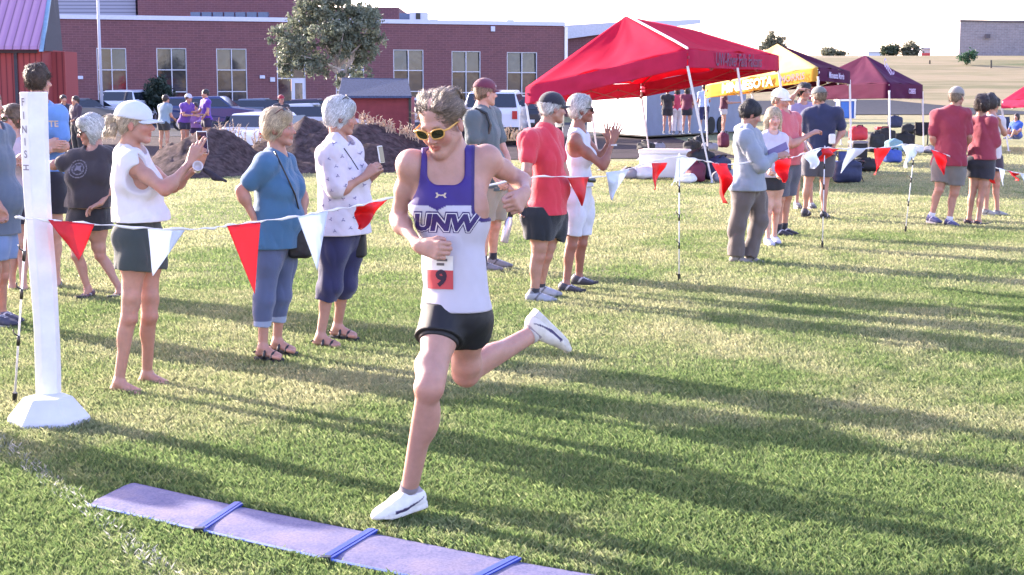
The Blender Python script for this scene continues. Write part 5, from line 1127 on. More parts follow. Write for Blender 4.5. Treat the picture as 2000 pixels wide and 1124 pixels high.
def tree(label, base, lobes, n, size, trunk_r, c1=(.05, .075, .03), c2=(.15, .19, .085), seed=1, bark=(.22, .19, .17), name='tree', limbs=True):
    base = np.asarray(base, float); r = empty(name, base, label, 'tree' if name != 'bush' else 'bush'); lobes = [(np.asarray(c, float), np.asarray(q, float)) for c, q in lobes]; cen = sum(c for c, q in lobes)/len(lobes); fork = np.array([base[0]*.7+cen[0]*.3, base[1], base[2]+(cen[2]-base[2])*.55])
    m = MB(); m.tube([base-[0, 0, .1], lerp(base, fork, .5)+[trunk_r*.4, 0, 0], fork, cen], [trunk_r*1.3, trunk_r, trunk_r*.85, trunk_r*.3], 9); rg = random.Random(seed)
    if limbs:
        for c, q in lobes:
            s_ = lerp(fork, cen, rg.uniform(0, .6)); e = c+np.array([rg.uniform(-.5, .5)*q[0], rg.uniform(-.5, .5)*q[1], .2*q[2]]); m.tube([s_, lerp(s_, e, .5)+[0, 0, .12*np.linalg.norm(e-s_)*0+.05], e], [trunk_r*.5, trunk_r*.32, trunk_r*.1], 6)
    m.obj('trunk', mat('bark_%d' % (bark[0]*100), bark, .9, .3, 12, .6, 20), r, smooth=True); crown(r, lobes, n, size, c1, c2, seed); return r
Yt = 66
def lob(u, v, ru, rv, Y, dy=0.): s_ = Y/F_PX; return (at(u, v, Y+dy), np.array([ru*s_, ru*s_*.9, rv*s_]))
tree("broad pine-like tree with pale sunlit trunk in front of the school", np.array([at(684, 230, Yt)[0], Yt, -.3]), [lob(655, 20, 70, 32, Yt), lob(600, 50, 50, 35, Yt, .6), lob(700, 55, 52, 45, Yt, -.4), lob(650, 75, 55, 40, Yt, -.8), lob(575, 100, 42, 38, Yt), lob(610, 115, 40, 30, Yt, -.5), lob(545, 68, 25, 18, Yt, .4), lob(690, 105, 45, 28, Yt, .5), lob(722, 90, 30, 30, Yt), lob(560, 130, 25, 20, Yt), lob(620, 140, 22, 12, Yt), lob(705, 142, 22, 16, Yt), lob(722, 30, 24, 16, Yt), lob(664, 150, 12, 16, Yt), lob(640, -10, 50, 25, Yt), lob(600, 15, 28, 18, Yt)], 21000, .088, .16, (.085, .11, .08), (.27, .30, .21), 5, (.5, .45, .42))
tree("round dark green bush against the school wall", np.array([at(308, 225, 84)[0], 84, -.3]), [lob(308, 185, 30, 30, 84), lob(295, 200, 20, 18, 84), lob(325, 200, 20, 18, 84), lob(312, 165, 16, 14, 84)], 6000, .11, .1, (.012, .028, .022), (.04, .07, .05), 8, (.1, .08, .07), 'bush')
for (lb_, u, vb, lobes, sd) in (("airy pale tree rising behind the yellow tent", 1500, 110, [lob(1512, 78, 18, 12, 240), lob(1490, 92, 16, 9, 240), lob(1522, 90, 12, 10, 240)], 1),
        ("low brown shrub on the horizon between the tents", 1628, 112, [lob(1618, 103, 14, 7, 255), lob(1640, 106, 10, 5, 255)], 2), ("dark round tree left of the horizon pair", 1733, 114, [lob(1730, 99, 11, 11, 275), lob(1748, 100, 10, 11, 275)], 3),
        ("taller pale tree right of the horizon pair", 1778, 114, [lob(1778, 94, 9, 14, 275), lob(1788, 101, 9, 10, 275), lob(1768, 104, 9, 8, 275)], 4)):
    Yx = 250; tree(lb_, np.array([at(u, vb, 262)[0], 262, at(u, vb, 262)[2]-.5]), [(at(u, 100, 262)*0+np.array([c[0]*262/c[1], 262, CAM_H+(c[2]-CAM_H)*262/c[1]]), q*262/c[1]) for c, q in lobes], 1500, .26, .12, (.06, .07, .045) if sd != 3 else (.03, .05, .035), (.20, .21, .15) if sd != 3 else (.09, .12, .07), sd)
p = onhill(1887, 128); tree("small dark green shrub in front of the grey hall", p, [(p+np.array([0, 0, 1.2]), np.array([1.2, 1.2, .8])), (p+np.array([1.1, 0, 1.6]), np.array([.8, .8, .5]))], 900, .2, .1, (.015, .05, .025), (.05, .12, .06), 9, (.2, .15, .1))
for (lb_, u, v0, v1) in (("thin dark marker post in front of the grey hall", 1936, 118, 134), ("thin marker post farther left on the hill", 1936-120, 118, 126)):
    p = onhill(u, v1); t = at(u, v0, p[1]); o = MB().tube([p, t], .12, 6).obj('marker_post', M_BLACK, base=p); tag(o, lb_, 'post')
# ------------------------------------------------------------------ the runner
Y0 = 5.9
def pj(Y, **k): return {n: at(u, v, Y+dy) for n, (u, v, dy) in k.items()}
J = pj(Y0, hd=(861, 241, -.03), nk=(878, 300, .03), sr=(803, 322, -.02), sl=(950, 312, .06), er=(776, 428, .06), wr=(818, 480, -.12),
       el=(1018, 352, .20), wl=(1026, 376, -.0), hr=(866, 622, -.02), hl=(914, 622, .03), kr=(838, 757, -.20), ar=(797, 964, -.0),
       kl=(910, 728, .18), al=(1046, 650, .46))
def img(dx, dy, dz=0.): return unit([dx, dz, -dy])      # image direction (right, down) with depth
C_PUR, C_WHT = np.array([.045, .020, .20]), np.array([.58, .55, .66])
YR = Y0
def singlet_paint(V, Cc, Y0=Y0):
    x = V[:, 0]; z = V[:, 2]; zb = at(860, 398, Y0)[2]; xc = at(857, 398, Y0)[0]
    v = np.maximum(0, .020-np.abs(x-xc)*.55)
    m = z > zb-v; Cc[:] = C_WHT; Cc[m] = C_PUR
    q = np.abs(V-at(964, 347, 5.86))-np.array([.030, .14, .117]); d = np.sqrt((np.maximum(q[:, [0, 2]], 0)**2).sum(1))-.045; Cc[(d < .013) & (x > at(905, 400, Y0)[0])] = C_PUR*.7
    return Cc
def singlet_post(G, J, L):
    I3 = np.eye(3)
    F, sp_ = L['Fb'], L['spn']
    G.box(at(964, 347, 5.86), (.030, .14, .117), I3, .045, .008, 's')
    G.ell(at(785, 312, 5.86), np.array([.079, .17, .18]), I3, .008, 's')
    G.box(at(869, 300, 5.76), (.028, .11, .082), I3, .045, .008, 's')
def shorts_after(o, V, Q): pass
CR = {}
def singlet_after(o, V, Q, Y0=Y0):
    t = BVHTree.FromPolygons([Vector(v) for v in V], Q.tolist()); dr = (.05, 1, -.1); pu = mat('print_purple', (.035, .018, .13), .6); pw = mat('print_white', (.75, .72, .78), .6)
    rt = unit([1, -.0, -.02])
    c = at(868, 436, Y0-.12); U = text_tris('UNW', .086, .0028, 1.12)
    decal('letters_outline', text_tris('UNW', .086, .0115, 1.15), c, rt, (0, 0, 1), dr, t, pu, o, .0022, .0015, .22)
    decal('letters_rim', text_tris('UNW', .086, .0080, 1.15), c, rt, (0, 0, 1), dr, t, pw, o, .0022, .0028, .22)
    decal('letters', text_tris('UNW', .086, .0045, 1.15), c, rt, (0, 0, 1), dr, t, pu, o, .0022, .0042, .22)
    yl = mat('print_gold', (.55, .42, .30), .5)
    ua = []                      # two interlocking arcs
    for s_ in (1, -1):
        P1 = [(-.022, s_*.014), (-.016, s_*.004), (0, s_*.0005), (.016, s_*.004), (.022, s_*.014), (.014, s_*.014), (.010, s_*.0075), (0, s_*.005-.0), (-.010, s_*.0075), (-.014, s_*.014)]
        decal('chest_emblem', poly_tris([(x, y-s_*.0035) for x, y in P1]), at(861, 382, Y0-.1), rt, (0, 0, 1), dr, t, yl, o, .0016, .002)
    # race bib pinned to the shirt
    bc = at(858, 533, Y0-.12); bw, bh = .052, .066
    def rect(x0, x1, y0, y1): return poly_tris([(x0, y0), (x1, y0), (x1, y1), (x0, y1)])
    def quad(nm, r_, m_, lf): return decal(nm, r_, bc, rt, (0, 0, 1), dr, t, m_, bib, .003, lf)
    bib = decal('race_bib', rect(-bw, bw, -bh, bh), bc, rt, (0, 0, 1), dr, t, mat('bib_paper', (.72, .70, .70), .7), o, .003, .004)
    if bib:
        quad('bib_panel', rect(-bw, bw, -bh, .010), mat('bib_red', (.52, .06, .07), .7), .0055)
        decal('bib_number', text_tris('9', .085, .004), bc+rt*.006-np.array([0, 0, .025]), rt, (0, 0, 1), dr, t, mat('bib_ink', (.03, .01, .03), .7), bib, .002, .007)
        for q, wd in enumerate((.03, .018)): decal('bib_text', rect(-.012, wd, .045-q*.017, .055-q*.017), bc, rt, (0, 0, 1), dr, t, mat('bib_grey', (.12, .11, .12), .7), bib, .0025, .0065)
def runner_hair(G, P, A, s):
    # swept back on top, cropped at the sides
    for i in range(8):
        x = -.056+i*.016; h_ = .010*math.cos(x*20)-.021; G.cone(P(x, .060, .092+h_), P(x*.95, .0, .122+h_), .007, .010, .012); G.cone(P(x*.95, .0, .122+h_), P(x*.85, -.075, .104+h_*.5), .010, .011, .012); G.cone(P(x*.85, -.075, .104+h_*.5), P(x*.7, -.112, .055), .011, .007, .012)
    for q in (-1, 1): G.ell(P(q*.070, -.02, .035), np.array([.012, .055, .040]), A, .012)
def shoe_marks(side):
    def fn(V, Cc, P, d, sd, up):
        q = (V-P(0, 0, 0)); x = q @ d; z = q @ up; y = q @ sd
        Cc[(z > .0) & (x < .02)] = (.30, .26, .30)
        for i in range(4): m = (np.abs(x-(.035+i*.017)) < .0035) & (np.abs(y) < .022) & (z > -.045); Cc[m] = (.25, .25, .3)
        # long curved tick along the side
        u_ = (x+.05)/.15; lo = -.052+.030*(1-u_)**2-.012*u_; th = .004+.020*np.clip(u_, 0, 1)**1.5
        m = (u_ > 0) & (u_ < 1) & (z+.012 > lo+.012-th*.3) & (z < lo+th*.9) & (np.abs(y) > .018); Cc[m] = (.045, .03, .10)
        return Cc
    return fn
fd_r = img(-.78, .10, -.62); fu_r = unit([-.05, .1, 1])
fd_l = img(.62, .66, .30); fu_l = img(-.72, .66, -.25)
LEGK[0] = 1.07; ARMK[0] = .90
root, RA, Rhd, Rhs, Rres = person("runner in purple and white singlet and yellow sunglasses mid-stride above the timing mat", gnd(830, 985), J, -22, (.50, .272, .22), s=1.0, g=.74, sh=.96,
    head=dict(yaw=-27, pitch=24, roll=-4, s=1.03), muscle=1, h=.005,
    hands=dict(r=dict(d=img(.80, .12, -.55), n=img(.1, .5, .8), t=(.1, 0, 1), curl=.72, tcurl=.5), l=dict(d=img(-.35, .45, -.8), n=img(-.8, .2, .4), t=(-.4, -.3, 1), curl=1.0, tcurl=.8)),
    top=dict(name='singlet', col=C_PUR, mat=M_TECH, loose=.015, hem=.035, flare=.006, strap=(.02, .02), neck=.03, wr=.0055, post=singlet_post, paint=singlet_paint, after=singlet_after, sleeve=0),
    bottom=None, hair=dict(flow=(0, -1., .1), slen=1.0, style='fade', col=(.25, .175, .125), vol=-.002, post=runner_hair, stretch=(1, .35, 1), streak=.55), feet='shoe', toe=dict(r=(fd_r, fu_r), l=(fd_l, fu_l)),
    eyes=False, brow=(.30, .19, .12))
LEGK[0] = 1.; ARMK[0] = 1.
def runner_shorts(J):
    G = SDF(); F = yaw(-22); up = np.array([0, 0, 1.]); pel = (J['hl']+J['hr'])/2
    G.cone(pel+up*.02, pel+up*.09, .126, .116, .03, n=F, f=.78)
    for q in 'lr': G.ell(J['h'+q]-F*.04, .088, None, .05)
    e = lerp(J['hr'], J['kr'], .34); G.cone(J['hr'], e, .090, .097, .03); e2 = lerp(J['hl'], J['kl'], .36); G.cone(J['hl'], e2, .094, .100, .03)
    for a, b, f_ in (('hr', 'kr', .31), ('hl', 'kl', .30)):
        d = unit(J[b]-J[a]); p = lerp(J[a], J[b], f_); G.ops.append(('b', 's', .003, p+d*.15, np.array([.13 if a == 'hr' else .105, .13, .15]), frame(np.cross(d, unit(J['sr']-J['sl'])), d), .0))
    G.noise(.005, 5, 31); G.noise(.002, 14, 32); G.plane(pel+up*.07, up, .005)
    def cb(V, Q): mesh_obj('shorts', V, Q, M_TECH, root, smooth=True, colr=np.tile(np.array([.013, .013, .018], f4), (len(V), 1)))
    job(G, .0055, cb)
    G2 = SDF(); e = lerp(J['hr'], J['kr'], .46); G2.cone(J['hr'], e, .084, .0795, .02); d = unit(J['kr']-J['hr']); G2.plane(e-d*.03, d, .003)
    job(G2, .006, lambda V, Q: mesh_obj('inner_short', V, Q, M_TECH, root, smooth=True, colr=np.tile(np.array([.022, .022, .028], f4), (len(V), 1))))
runner_shorts(J)
sunglasses(root, Rhd, RA, Rhs, mat('yellow_frame', (.66, .36, .09), .4, spec=.5), big=1.05, lift=.0)
shoe(root, J['ar'], fd_r, fu_r, (.74, .73, .76), 1.0, h=.005, accents=shoe_marks(1), sole_h=.026)
shoe(root, J['al'], fd_l, fu_l, (.70, .66, .62), 1.0, h=.005, accents=shoe_marks(1), sole_h=.028)
sock(root, J['ar'], J['kr'], 1, (.20, .17, .19), .045); sock(root, J['al'], J['kl'], 1, (.55, .52, .5), .04)
# ------------------------------------------------------------------ the spectators
def vx(V): return V[:, 0]
def px_u(V): return 1000+V[:, 0]/(V[:, 1]*cp+(CAM_H-V[:, 2])*sp)*F_PX
def blob(par, name, prims, m, h=.006, colr=None, noise=None):
    S = SDF()
    for p in prims: getattr(S, p[0])(*p[1:])
    if noise: S.noise(*noise)
    job(S, h, lambda V, Q: mesh_obj(name, V, Q, m, par, smooth=True, colr=None if colr is None else np.tile(np.asarray(colr, f4), (len(V), 1))))
def phone_obj(label, c, right, up, size=(.036, .075, .005), base=None, colr=None):
    A = np.array([unit(right), unit(np.cross(up, right)), unit(up)]); r = empty('phone', c, label, 'phone')
    o = MB().box(c, (size[0], size[2], size[1]), A).obj('body', colr or M_PHONE, r); bevel(o, .004)
    MB().box(c-A[1]*(size[2]+.0006), (size[0]*.9, .0004, size[1]*.93), A).obj('screen', M_LENS, r)
    MB().box(c+A[1]*(size[2]+.001)+A[2]*size[1]*.7-A[0]*size[0]*.5, (.010, .002, .014), A).obj('camera_lens', M_BLACK, r)
    return r
def strap(par, pts, r, m, name='strap', n=5): return MB().tube(pts, r, n).obj(name, m, par, smooth=True)
# --- woman in the white cap, phone raised
Y0 = 8.54
J = pj(Y0, hd=(266, 241, .0), nk=(252, 297, .02), sr=(258, 322, -.13), sl=(268, 316, .19), er=(322, 372, -.22), wr=(372, 318, -.08), el=(338, 366, .26), wl=(388, 322, .10),
       hr=(266, 466, -.07), hl=(288, 466, .11), kr=(252, 622, -.09), ar=(233, 744, -.08), kl=(292, 618, .08), al=(288, 728, .20))
def ponytail(G, P, A, s):
    G.cone(P(0, -.10, .045), P(0, -.145, .03), .022, .026, .01); G.cone(P(0, -.145, .03), P(-.01, -.165, -.07), .030, .036, .02); G.cone(P(-.01, -.165, -.07), P(-.0, -.145, -.19), .036, .024, .02)
    G.cone(P(.0, -.145, -.19), P(.01, -.15, -.26), .024, .008, .02); G.cone(P(.03, -.12, -.02), P(.03, -.13, -.15), .02, .016, .02)
capw, A_, hd_, hs_, _ = person("woman in white cap and white top holding up a phone beside the white finish post", gnd(262, 752), J, 78, 'mid', s=.95, g=.95, sh=.86, fem=True, h=.0055,
    head=dict(yaw=86, pitch=2, s=.97), bust=.3, feet='bare', leg_yaw=70,
    hands=dict(r=dict(d=img(.35, -.9, .1), n=img(.3, .3, .9), t=(.6, 0, .5), curl=.18, spread=.5, curls=[.05, .15, .35, .5]), l=dict(d=img(.3, -.85, -.2), n=img(-.6, 0, -.9), t=(-.5, -.3, .5), curl=.55)),
    top=dict(name='sleeveless_top', col=(.62, .61, .67), loose=.035, sleeve=0, hem=.105, flare=.03, strap=(.035, .085), neck=.02, wr=.009,
             post=lambda G, J, L: [G.cone(J['sr']+np.array([-.02, .03, -.0]), J['sr']+np.array([-.01, .0, -.09]), .075, .080, .04), G.ell(J['sr']+np.array([.055, -.07, -.085]), (.075, .10, .085), None, .02, 's')]),
    bottom=dict(name='shorts', col=(.032, .045, .048), len=.40, loose=.022, waist=.19, wr=.007, hemw=.012),
    hair=dict(style='under_cap', col=(.58, .47, .34), vol=.004, post=ponytail, streak=.5))
cap_obj(capw, hd_+np.array([-.004, 0, -.004]), A_, .98, (.60, .63, .72), brimlen=.085, grow=.008)
MB().tube([hd_+A_.T @ np.array([0, -.105+.0*t, .045]) + .024*np.array([0, math.cos(t), math.sin(t)]) for t in np.linspace(0, 2*math.pi, 11)], .007, 5).obj('hair_tie', M_BLACK, capw, smooth=True)
phone_obj("slim phone with clear case raised in the white capped woman's hands", at(395, 279, Y0+.04), img(.95, 0, .35), img(-.05, -1, 0), (.030, .066, .005))
cup = empty('cup', at(386, 327, Y0-.12), "small clear plastic cup held in the white capped woman's hand", 'cup')
ax_ = unit(np.array([.25, -.9, .35])); A3 = frame(np.cross(ax_, [0, 0, 1]), ax_)
MB().lathe(at(386, 327, Y0-.12), [(.021, -.05), (.027, .02), (.030, .022), (.030, .026), (.025, .026), (.020, .0)], 20, A3).obj('cup_wall', mat('clear_plastic', (.52, .46, .50), .15, spec=.8), cup, smooth=True)
blob(empty('cap', at(420, 345, Y0-.1), "dark feathery cloth dangling from the white capped woman's hand", 'cloth'), 'cloth', [('cone', at(400, 333, Y0-.1), at(420, 346, Y0-.1), .012, .018, .01), ('cone', at(420, 346, Y0-.1), at(441, 354, Y0-.1), .018, .007, .01)], mat('dark_cloth', (.03, .022, .035), .9, bmp=.5), .005, None, (.004, 14, 3))
# --- woman in the blue T-shirt, hand on hip
Y0 = 9.54
J = pj(Y0, hd=(546, 250, 0), nk=(540, 302, .02), sr=(520, 322, -.14), sl=(557, 318, .17), er=(470, 372, -.16), wr=(500, 434, -.13), el=(590, 380, .20), wl=(594, 440, .10),
       hr=(526, 480, -.08), hl=(552, 480, .08), kr=(517, 585, -.10), ar=(514, 676, -.10), kl=(548, 578, .08), al=(542, 664, .12))
bw_, A_, hd_, hs_, rs = person("woman in blue t-shirt and rolled jeans standing with one hand on her hip", gnd(527, 692), J, 68, 'mid', s=.93, g=1.02, sh=.92, fem=True, h=.0055, head=dict(yaw=78, pitch=0, s=.97), bust=1.2, belly=.6, feet='sandal', leg_yaw=62, shoes={},
    hands=dict(r=dict(d=img(.95, .15, -.1), n=img(0, 0, 1), t=(0, 0, 1), curl=.22, spread=.6)),
    top=dict(name='t_shirt', col=(.045, .13, .25), loose=.022, sleeve=.62, hem=-.01, flare=.030, neck=.01, wr=.008),
    bottom=dict(name='jeans', col=(.075, .10, .20), len=1.58, loose=.009, waist=.10, wr=.006, hemw=.006, paint=lambda V, Cc: np.where((V[:, 2] < at(515, 622, 9.54)[2])[:, None], np.array([.26, .32, .46], f4), Cc)),
    hair=dict(style='short_fem', col=(.62, .48, .30), vol=.016, streak=.45))
sunglasses(bw_, hd_, A_, .9, mat('tortoise', (.10, .03, .02), .3), lift=.072, back=-.02, tilt=35)
strap(bw_, [at(536, 296, Y0-.12), at(548, 320, Y0-.17), at(560, 345, Y0-.17), at(576, 380, Y0-.15), at(586, 420, Y0-.05), at(590, 450, Y0)], .006, M_BLACK, 'bag_strap')
blob(empty('shoulder_bag', at(589, 475, Y0+.02), "small black shoulder bag hanging at the blue shirted woman's hip", 'bag'), 'bag_body', [('box', at(587, 475, Y0+.02), (.045, .05, .065), None, .03), ('cone', at(598, 450, Y0), at(606, 468, Y0), .012, .008), ('cone', at(606, 468, Y0), at(603, 490, Y0), .010, .006)], mat('black_nylon', (.012, .012, .018), .6, bmp=.4), .006, None, (.004, 9, 2))
# --- woman in the patterned white blouse
Y0 = 10.1
J = pj(Y0, hd=(667, 228, .02), nk=(660, 282, .02), sr=(645, 306, -.15), sl=(680, 298, .18), er=(662, 374, -.22), wr=(712, 346, -.16), el=(706, 372, .18), wl=(728, 344, .02),
       hr=(657, 462, -.08), hl=(684, 462, .09), kr=(643, 560, -.10), ar=(627, 655, -.10), kl=(672, 555, .08), al=(660, 636, .16))
def birds(o, V, Q, Y0=Y0):
    t = BVHTree.FromPolygons([Vector(v) for v in V], Q.tolist()); m = mat('print_dark', (.17, .15, .28), .7); rg = random.Random(5)
    lo, hi = V.min(0), V.max(0); k = 0; P_ = [(0, -.016), (.004, -.004), (.017, .008), (.012, .012), (.001, .003), (-.009, .013), (-.013, .009), (-.004, -.002)]
    for i in range(9):
        for j in range(5):
            z = lo[2]+.05+i*(hi[2]-lo[2]-.08)/9+rg.uniform(-.015, .015); x = lo[0]+.02+(j+.5*(i % 2))*(hi[0]-lo[0])/5.+rg.uniform(-.015, .015); a = rg.uniform(-1.3, 1.3)
            Pr = [((p*math.cos(a)-q*math.sin(a))*.8, (p*math.sin(a)+q*math.cos(a))*.8) for p, q in P_]
            decal('print', poly_tris(Pr), (x, Y0, z), (1, 0, 0), (0, 0, 1), (0, 1, 0), t, m, o, .004, .0025)
ww_, A_, hd_, hs_, rs = person("white haired woman in patterned white blouse and navy capri trousers looking at her phone", gnd(645, 664), J, 72, 'mid', s=.97, g=1.05, sh=1.0, fem=True, h=.0055, head=dict(yaw=100, pitch=8, s=1.0), bust=1.0, belly=.7, feet='sandal', leg_yaw=66, shoes={},
    hands=dict(r=dict(d=img(.7, -.6, .1), n=img(.2, -.5, .8), t=(0, .2, 1), curl=.55), l=dict(d=img(.5, -.6, -.4), n=img(-.2, 0, -1), t=(0, -.3, 1), curl=.5)),
    top=dict(name='blouse', col=(.62, .565, .66), loose=.045, sleeve=.85, sw=.028, hem=.02, flare=.03, neck=.02, wr=.011, after=birds),
    bottom=dict(name='capri_trousers', col=(.022, .022, .085), len=1.28, loose=.018, waist=.10, wr=.007, hemw=.006),
    hair=dict(style='short_fem', col=(.80, .80, .82), vol=.020, streak=.3))
sunglasses(ww_, hd_, A_, .9, M_BLACK, lift=.085, back=-.045, tilt=40)
phone_obj("phone held up in both hands of the woman in the patterned blouse", at(744, 302, Y0-.04), img(.35, 0, .9), img(-.15, -1, 0), (.035, .058, .005))
strap(ww_, [at(672, 290, Y0-.17), at(686, 310, Y0-.19), at(700, 332, Y0-.2)], .004, M_BLACK, 'cord')
blob(empty('belt_bag', at(705, 478, Y0+.1), "small dark pouch at the waist of the woman in the patterned blouse", 'bag'), 'pouch', [('box', at(704, 480, Y0+.06), (.018, .05, .06), None, .02)], mat('black_nylon', (.012, .012, .018), .6), .008, None, (.003, 9, 2))
# --- man in the red shirt and black cap
Y0 = 12.2
J = pj(Y0, hd=(1080, 212, .0), nk=(1066, 252, .0), sr=(1034, 276, -.16), sl=(1082, 270, .20), er=(1029, 336, -.26), wr=(1022, 388, -.16), el=(1102, 340, .22), wl=(1090, 400, .18),
       hr=(1056, 425, -.06), hl=(1080, 425, .10), kr=(1051, 502, -.06), ar=(1044, 574, -.04), kl=(1066, 500, .12), al=(1055, 562, .22))
rm, A_, hd_, hs_, rs = person("older man in red t-shirt, black shorts and black cap standing behind the flags", gnd(1048, 586), J, 100, 'mid', s=1.02, g=1.16, sh=1.12, h=.007, head=dict(yaw=112, pitch=3, s=1.02), belly=.6, leg_yaw=80,
    top=dict(name='red_shirt', col=(.62, .035, .065), loose=.026, sleeve=.52, sw=.026, hem=.03, flare=.022, neck=.0, wr=.009),
    bottom=dict(name='shorts', col=(.012, .014, .022), len=.55, loose=.028, waist=.10, wr=.008, hemw=.02), hair=dict(style='under_cap', col=(.75, .72, .72), vol=.002), shoes=dict(col=(.35, .36, .42), sole=M_SOLE))
cap_obj(rm, hd_, A_, 1.03, (.016, .015, .03), brimlen=.07, grow=.004, badge=((.05, .11, .06), (1, .2, 0), (-.4, -1, -.2)))
for q in 'rl': sock(rm, J['a'+q], J['k'+q], 1.05, (.03, .03, .04), .05)
# --- woman in white clapping
Y0 = 12.8
J = pj(Y0, hd=(1137, 214, .0), nk=(1128, 254, .0), sr=(1122, 276, -.13), sl=(1140, 270, .18), er=(1178, 326, -.18), wr=(1197, 277, -.12), el=(1172, 312, .20), wl=(1190, 278, .10),
       hr=(1124, 396, -.07), hl=(1140, 396, .09), kr=(1116, 480, -.09), ar=(1106, 555, -.09), kl=(1136, 476, .09), al=(1131, 540, .16))
wc, A_, hd_, hs_, rs = person("woman in white top, white shorts and sunglasses clapping behind the flags", gnd(1118, 566), J, 78, (.30, .13, .095), s=.96, g=.92, sh=.86, fem=True, h=.007, head=dict(yaw=88, pitch=0, s=.97), bust=.6, leg_yaw=72,
    hands=dict(r=dict(d=img(.35, -1, 0), n=img(.0, 0, 1), t=(-.8, 0, .2), curl=.08, spread=1.2, tcurl=.1), l=dict(d=img(-.05, -1, 0), n=img(0, 0, -1), t=(-1, 0, .2), curl=.12, spread=1.0, tcurl=.1)),
    top=dict(name='tank_top', col=(.58, .60, .70), loose=.016, sleeve=0, hem=.14, strap=(.062, .12), neck=.02, flare=.01, wr=.006),
    bottom=dict(name='white_shorts', col=(.58, .59, .70), len=.78, loose=.020, waist=.19, wr=.008, hemw=.006), hair=dict(style='short_fem', col=(.72, .70, .68), vol=.018, streak=.55), shoes=dict(col=(.05, .05, .075), sole=M_DARKSOLE, collar=.03))
sunglasses(wc, hd_, A_, .98, M_BLACK); MB().tube([at(1147, 352, Y0-.1), at(1160, 353, Y0)], .022, 6).obj('belt', M_BLACK, wc)
MB().tube([J['wr']+np.array([math.cos(a)*.032, math.sin(a)*.032, -.03]) for a in np.linspace(0, 6.3, 13)], .006, 5).obj('bracelet', mat('white_band', (.7, .7, .72), .5), wc, smooth=True)
# --- man in the grey shirt with maroon cap and backpack
Y0 = 14.3
J = pj(Y0, hd=(949, 181, .0), nk=(940, 214, .0), sr=(922, 232, -.16), sl=(958, 226, .22), er=(925, 296, -.22), wr=(968, 345, -.30), el=(985, 300, .22), wl=(996, 352, .10),
       hr=(944, 372, -.07), hl=(968, 372, .10), kr=(946, 445, -.07), ar=(943, 515, -.05), kl=(966, 442, .10), al=(962, 508, .16))
gm, A_, hd_, hs_, rs = person("man in grey t-shirt, khaki shorts and maroon cap standing behind the runner", gnd(955, 524), J, 100, 'fair', s=1.08, g=1.06, sh=1.10, h=.009, head=dict(yaw=112, pitch=2, s=1.05), belly=.4, leg_yaw=85,
    top=dict(name='grey_shirt', col=(.085, .115, .135), loose=.026, sleeve=.6, hem=.0, flare=.02, wr=.009, sw=.026),
    bottom=dict(name='khaki_shorts', col=(.30, .26, .21), len=.82, loose=.026, waist=.10, hemw=.016), hair=dict(style='under_cap', col=(.35, .22, .14), vol=.001), shoes=dict(col=(.20, .19, .22)))
cap_obj(gm, hd_, A_, 1.06, (.13, .02, .05), brimlen=.07, grow=.003, badge=((.055, .10, .065), (1, .3, 0), (-.5, -1, -.2)))
for q in 'rl': sock(gm, J['a'+q], J['k'+q], 1.1, (.015, .015, .03), .08)
bp = empty('backpack', at(905, 260, Y0+.02), "dark backpack worn by the man in the maroon cap", 'backpack')
blob(bp, 'pack', [('box', at(904, 262, Y0+.05), (.055, .11, .19), frame(yaw(90)), .05), ('box', at(893, 280, Y0+.05), (.03, .09, .10), None, .03)], mat('navy_nylon', (.022, .024, .045), .7, bmp=.4), .01, None, (.006, 6, 3))
for dy in (-.17, .14): strap(bp, [at(915, 225, Y0+dy), at(930, 213, Y0+dy), at(950, 222, Y0+dy-.01), at(958, 245, Y0+dy-.02), at(950, 280, Y0+dy), at(915, 305, Y0+dy)], .016, M_BLACK, 'shoulder_strap', 6)
bt = empty('water_bottle', at(985, 476, Y0), "tall steel water bottle hanging at the grey shirted man's side", 'bottle')
a_, b_ = at(985, 474, 14.2), at(998, 414, 14.2); A3 = frame(np.cross(b_-a_, [0, 1, 0]), unit(b_-a_)); L_ = np.linalg.norm(b_-a_)
MB().lathe(a_, [(.036, 0), (.038, .01), (.038, L_*.68), (.024, L_*.8), (.024, L_*.84)], 16, A3).obj('flask', mat('steel', (.55, .50, .62), .25, metal=.7), bt, smooth=True); MB().lathe(a_, [(.026, L_*.84), (.026, L_*.95), (.018, L_)], 14, A3).obj('cap', M_BLACK, bt)
# --- woman in the black T-shirt by the post
Y0 = 12.4
J = pj(Y0, hd=(176, 254, .0), nk=(186, 294, .0), sr=(150, 312, .0), sl=(208, 304, .05), er=(112, 322, .0), wr=(80, 326, .03), el=(222, 362, .02), wl=(196, 398, -.14),
       hr=(158, 428, .0), hl=(186, 428, .03), kr=(150, 500, -.05), ar=(172, 566, .0), kl=(196, 500, .03), al=(234, 565, .05))
def emblem(o, V, Q, Y0=Y0):
    t = BVHTree.FromPolygons([Vector(v) for v in V], Q.tolist()); m = mat('print_grey', (.16, .14, .17), .7); c = at(155, 330, Y0-.1)
    for r0, r1 in ((.066, .074), (.040, .050)):
        for k in range(10):
            a0, a1 = k*.628, k*.628+(.55 if r0 > .05 else .5); P_ = [(r1*math.cos(a), r1*math.sin(a)) for a in np.linspace(a0, a1, 5)]+[(r0*math.cos(a), r0*math.sin(a)) for a in np.linspace(a1, a0, 5)]
            decal('print', poly_tris(P_), c, (1, 0, 0), (0, 0, 1), (0, 1, 0), t, m, o, .005, .003)
    decal('print', poly_tris([(-.03, -.02), (.0, -.01), (.03, -.025), (.02, .01), (.03, .03), (0, .018), (-.02, .03), (-.022, 0)]), c, (1, 0, 0), (0, 0, 1), (0, 1, 0), t, m, o, .005, .003)
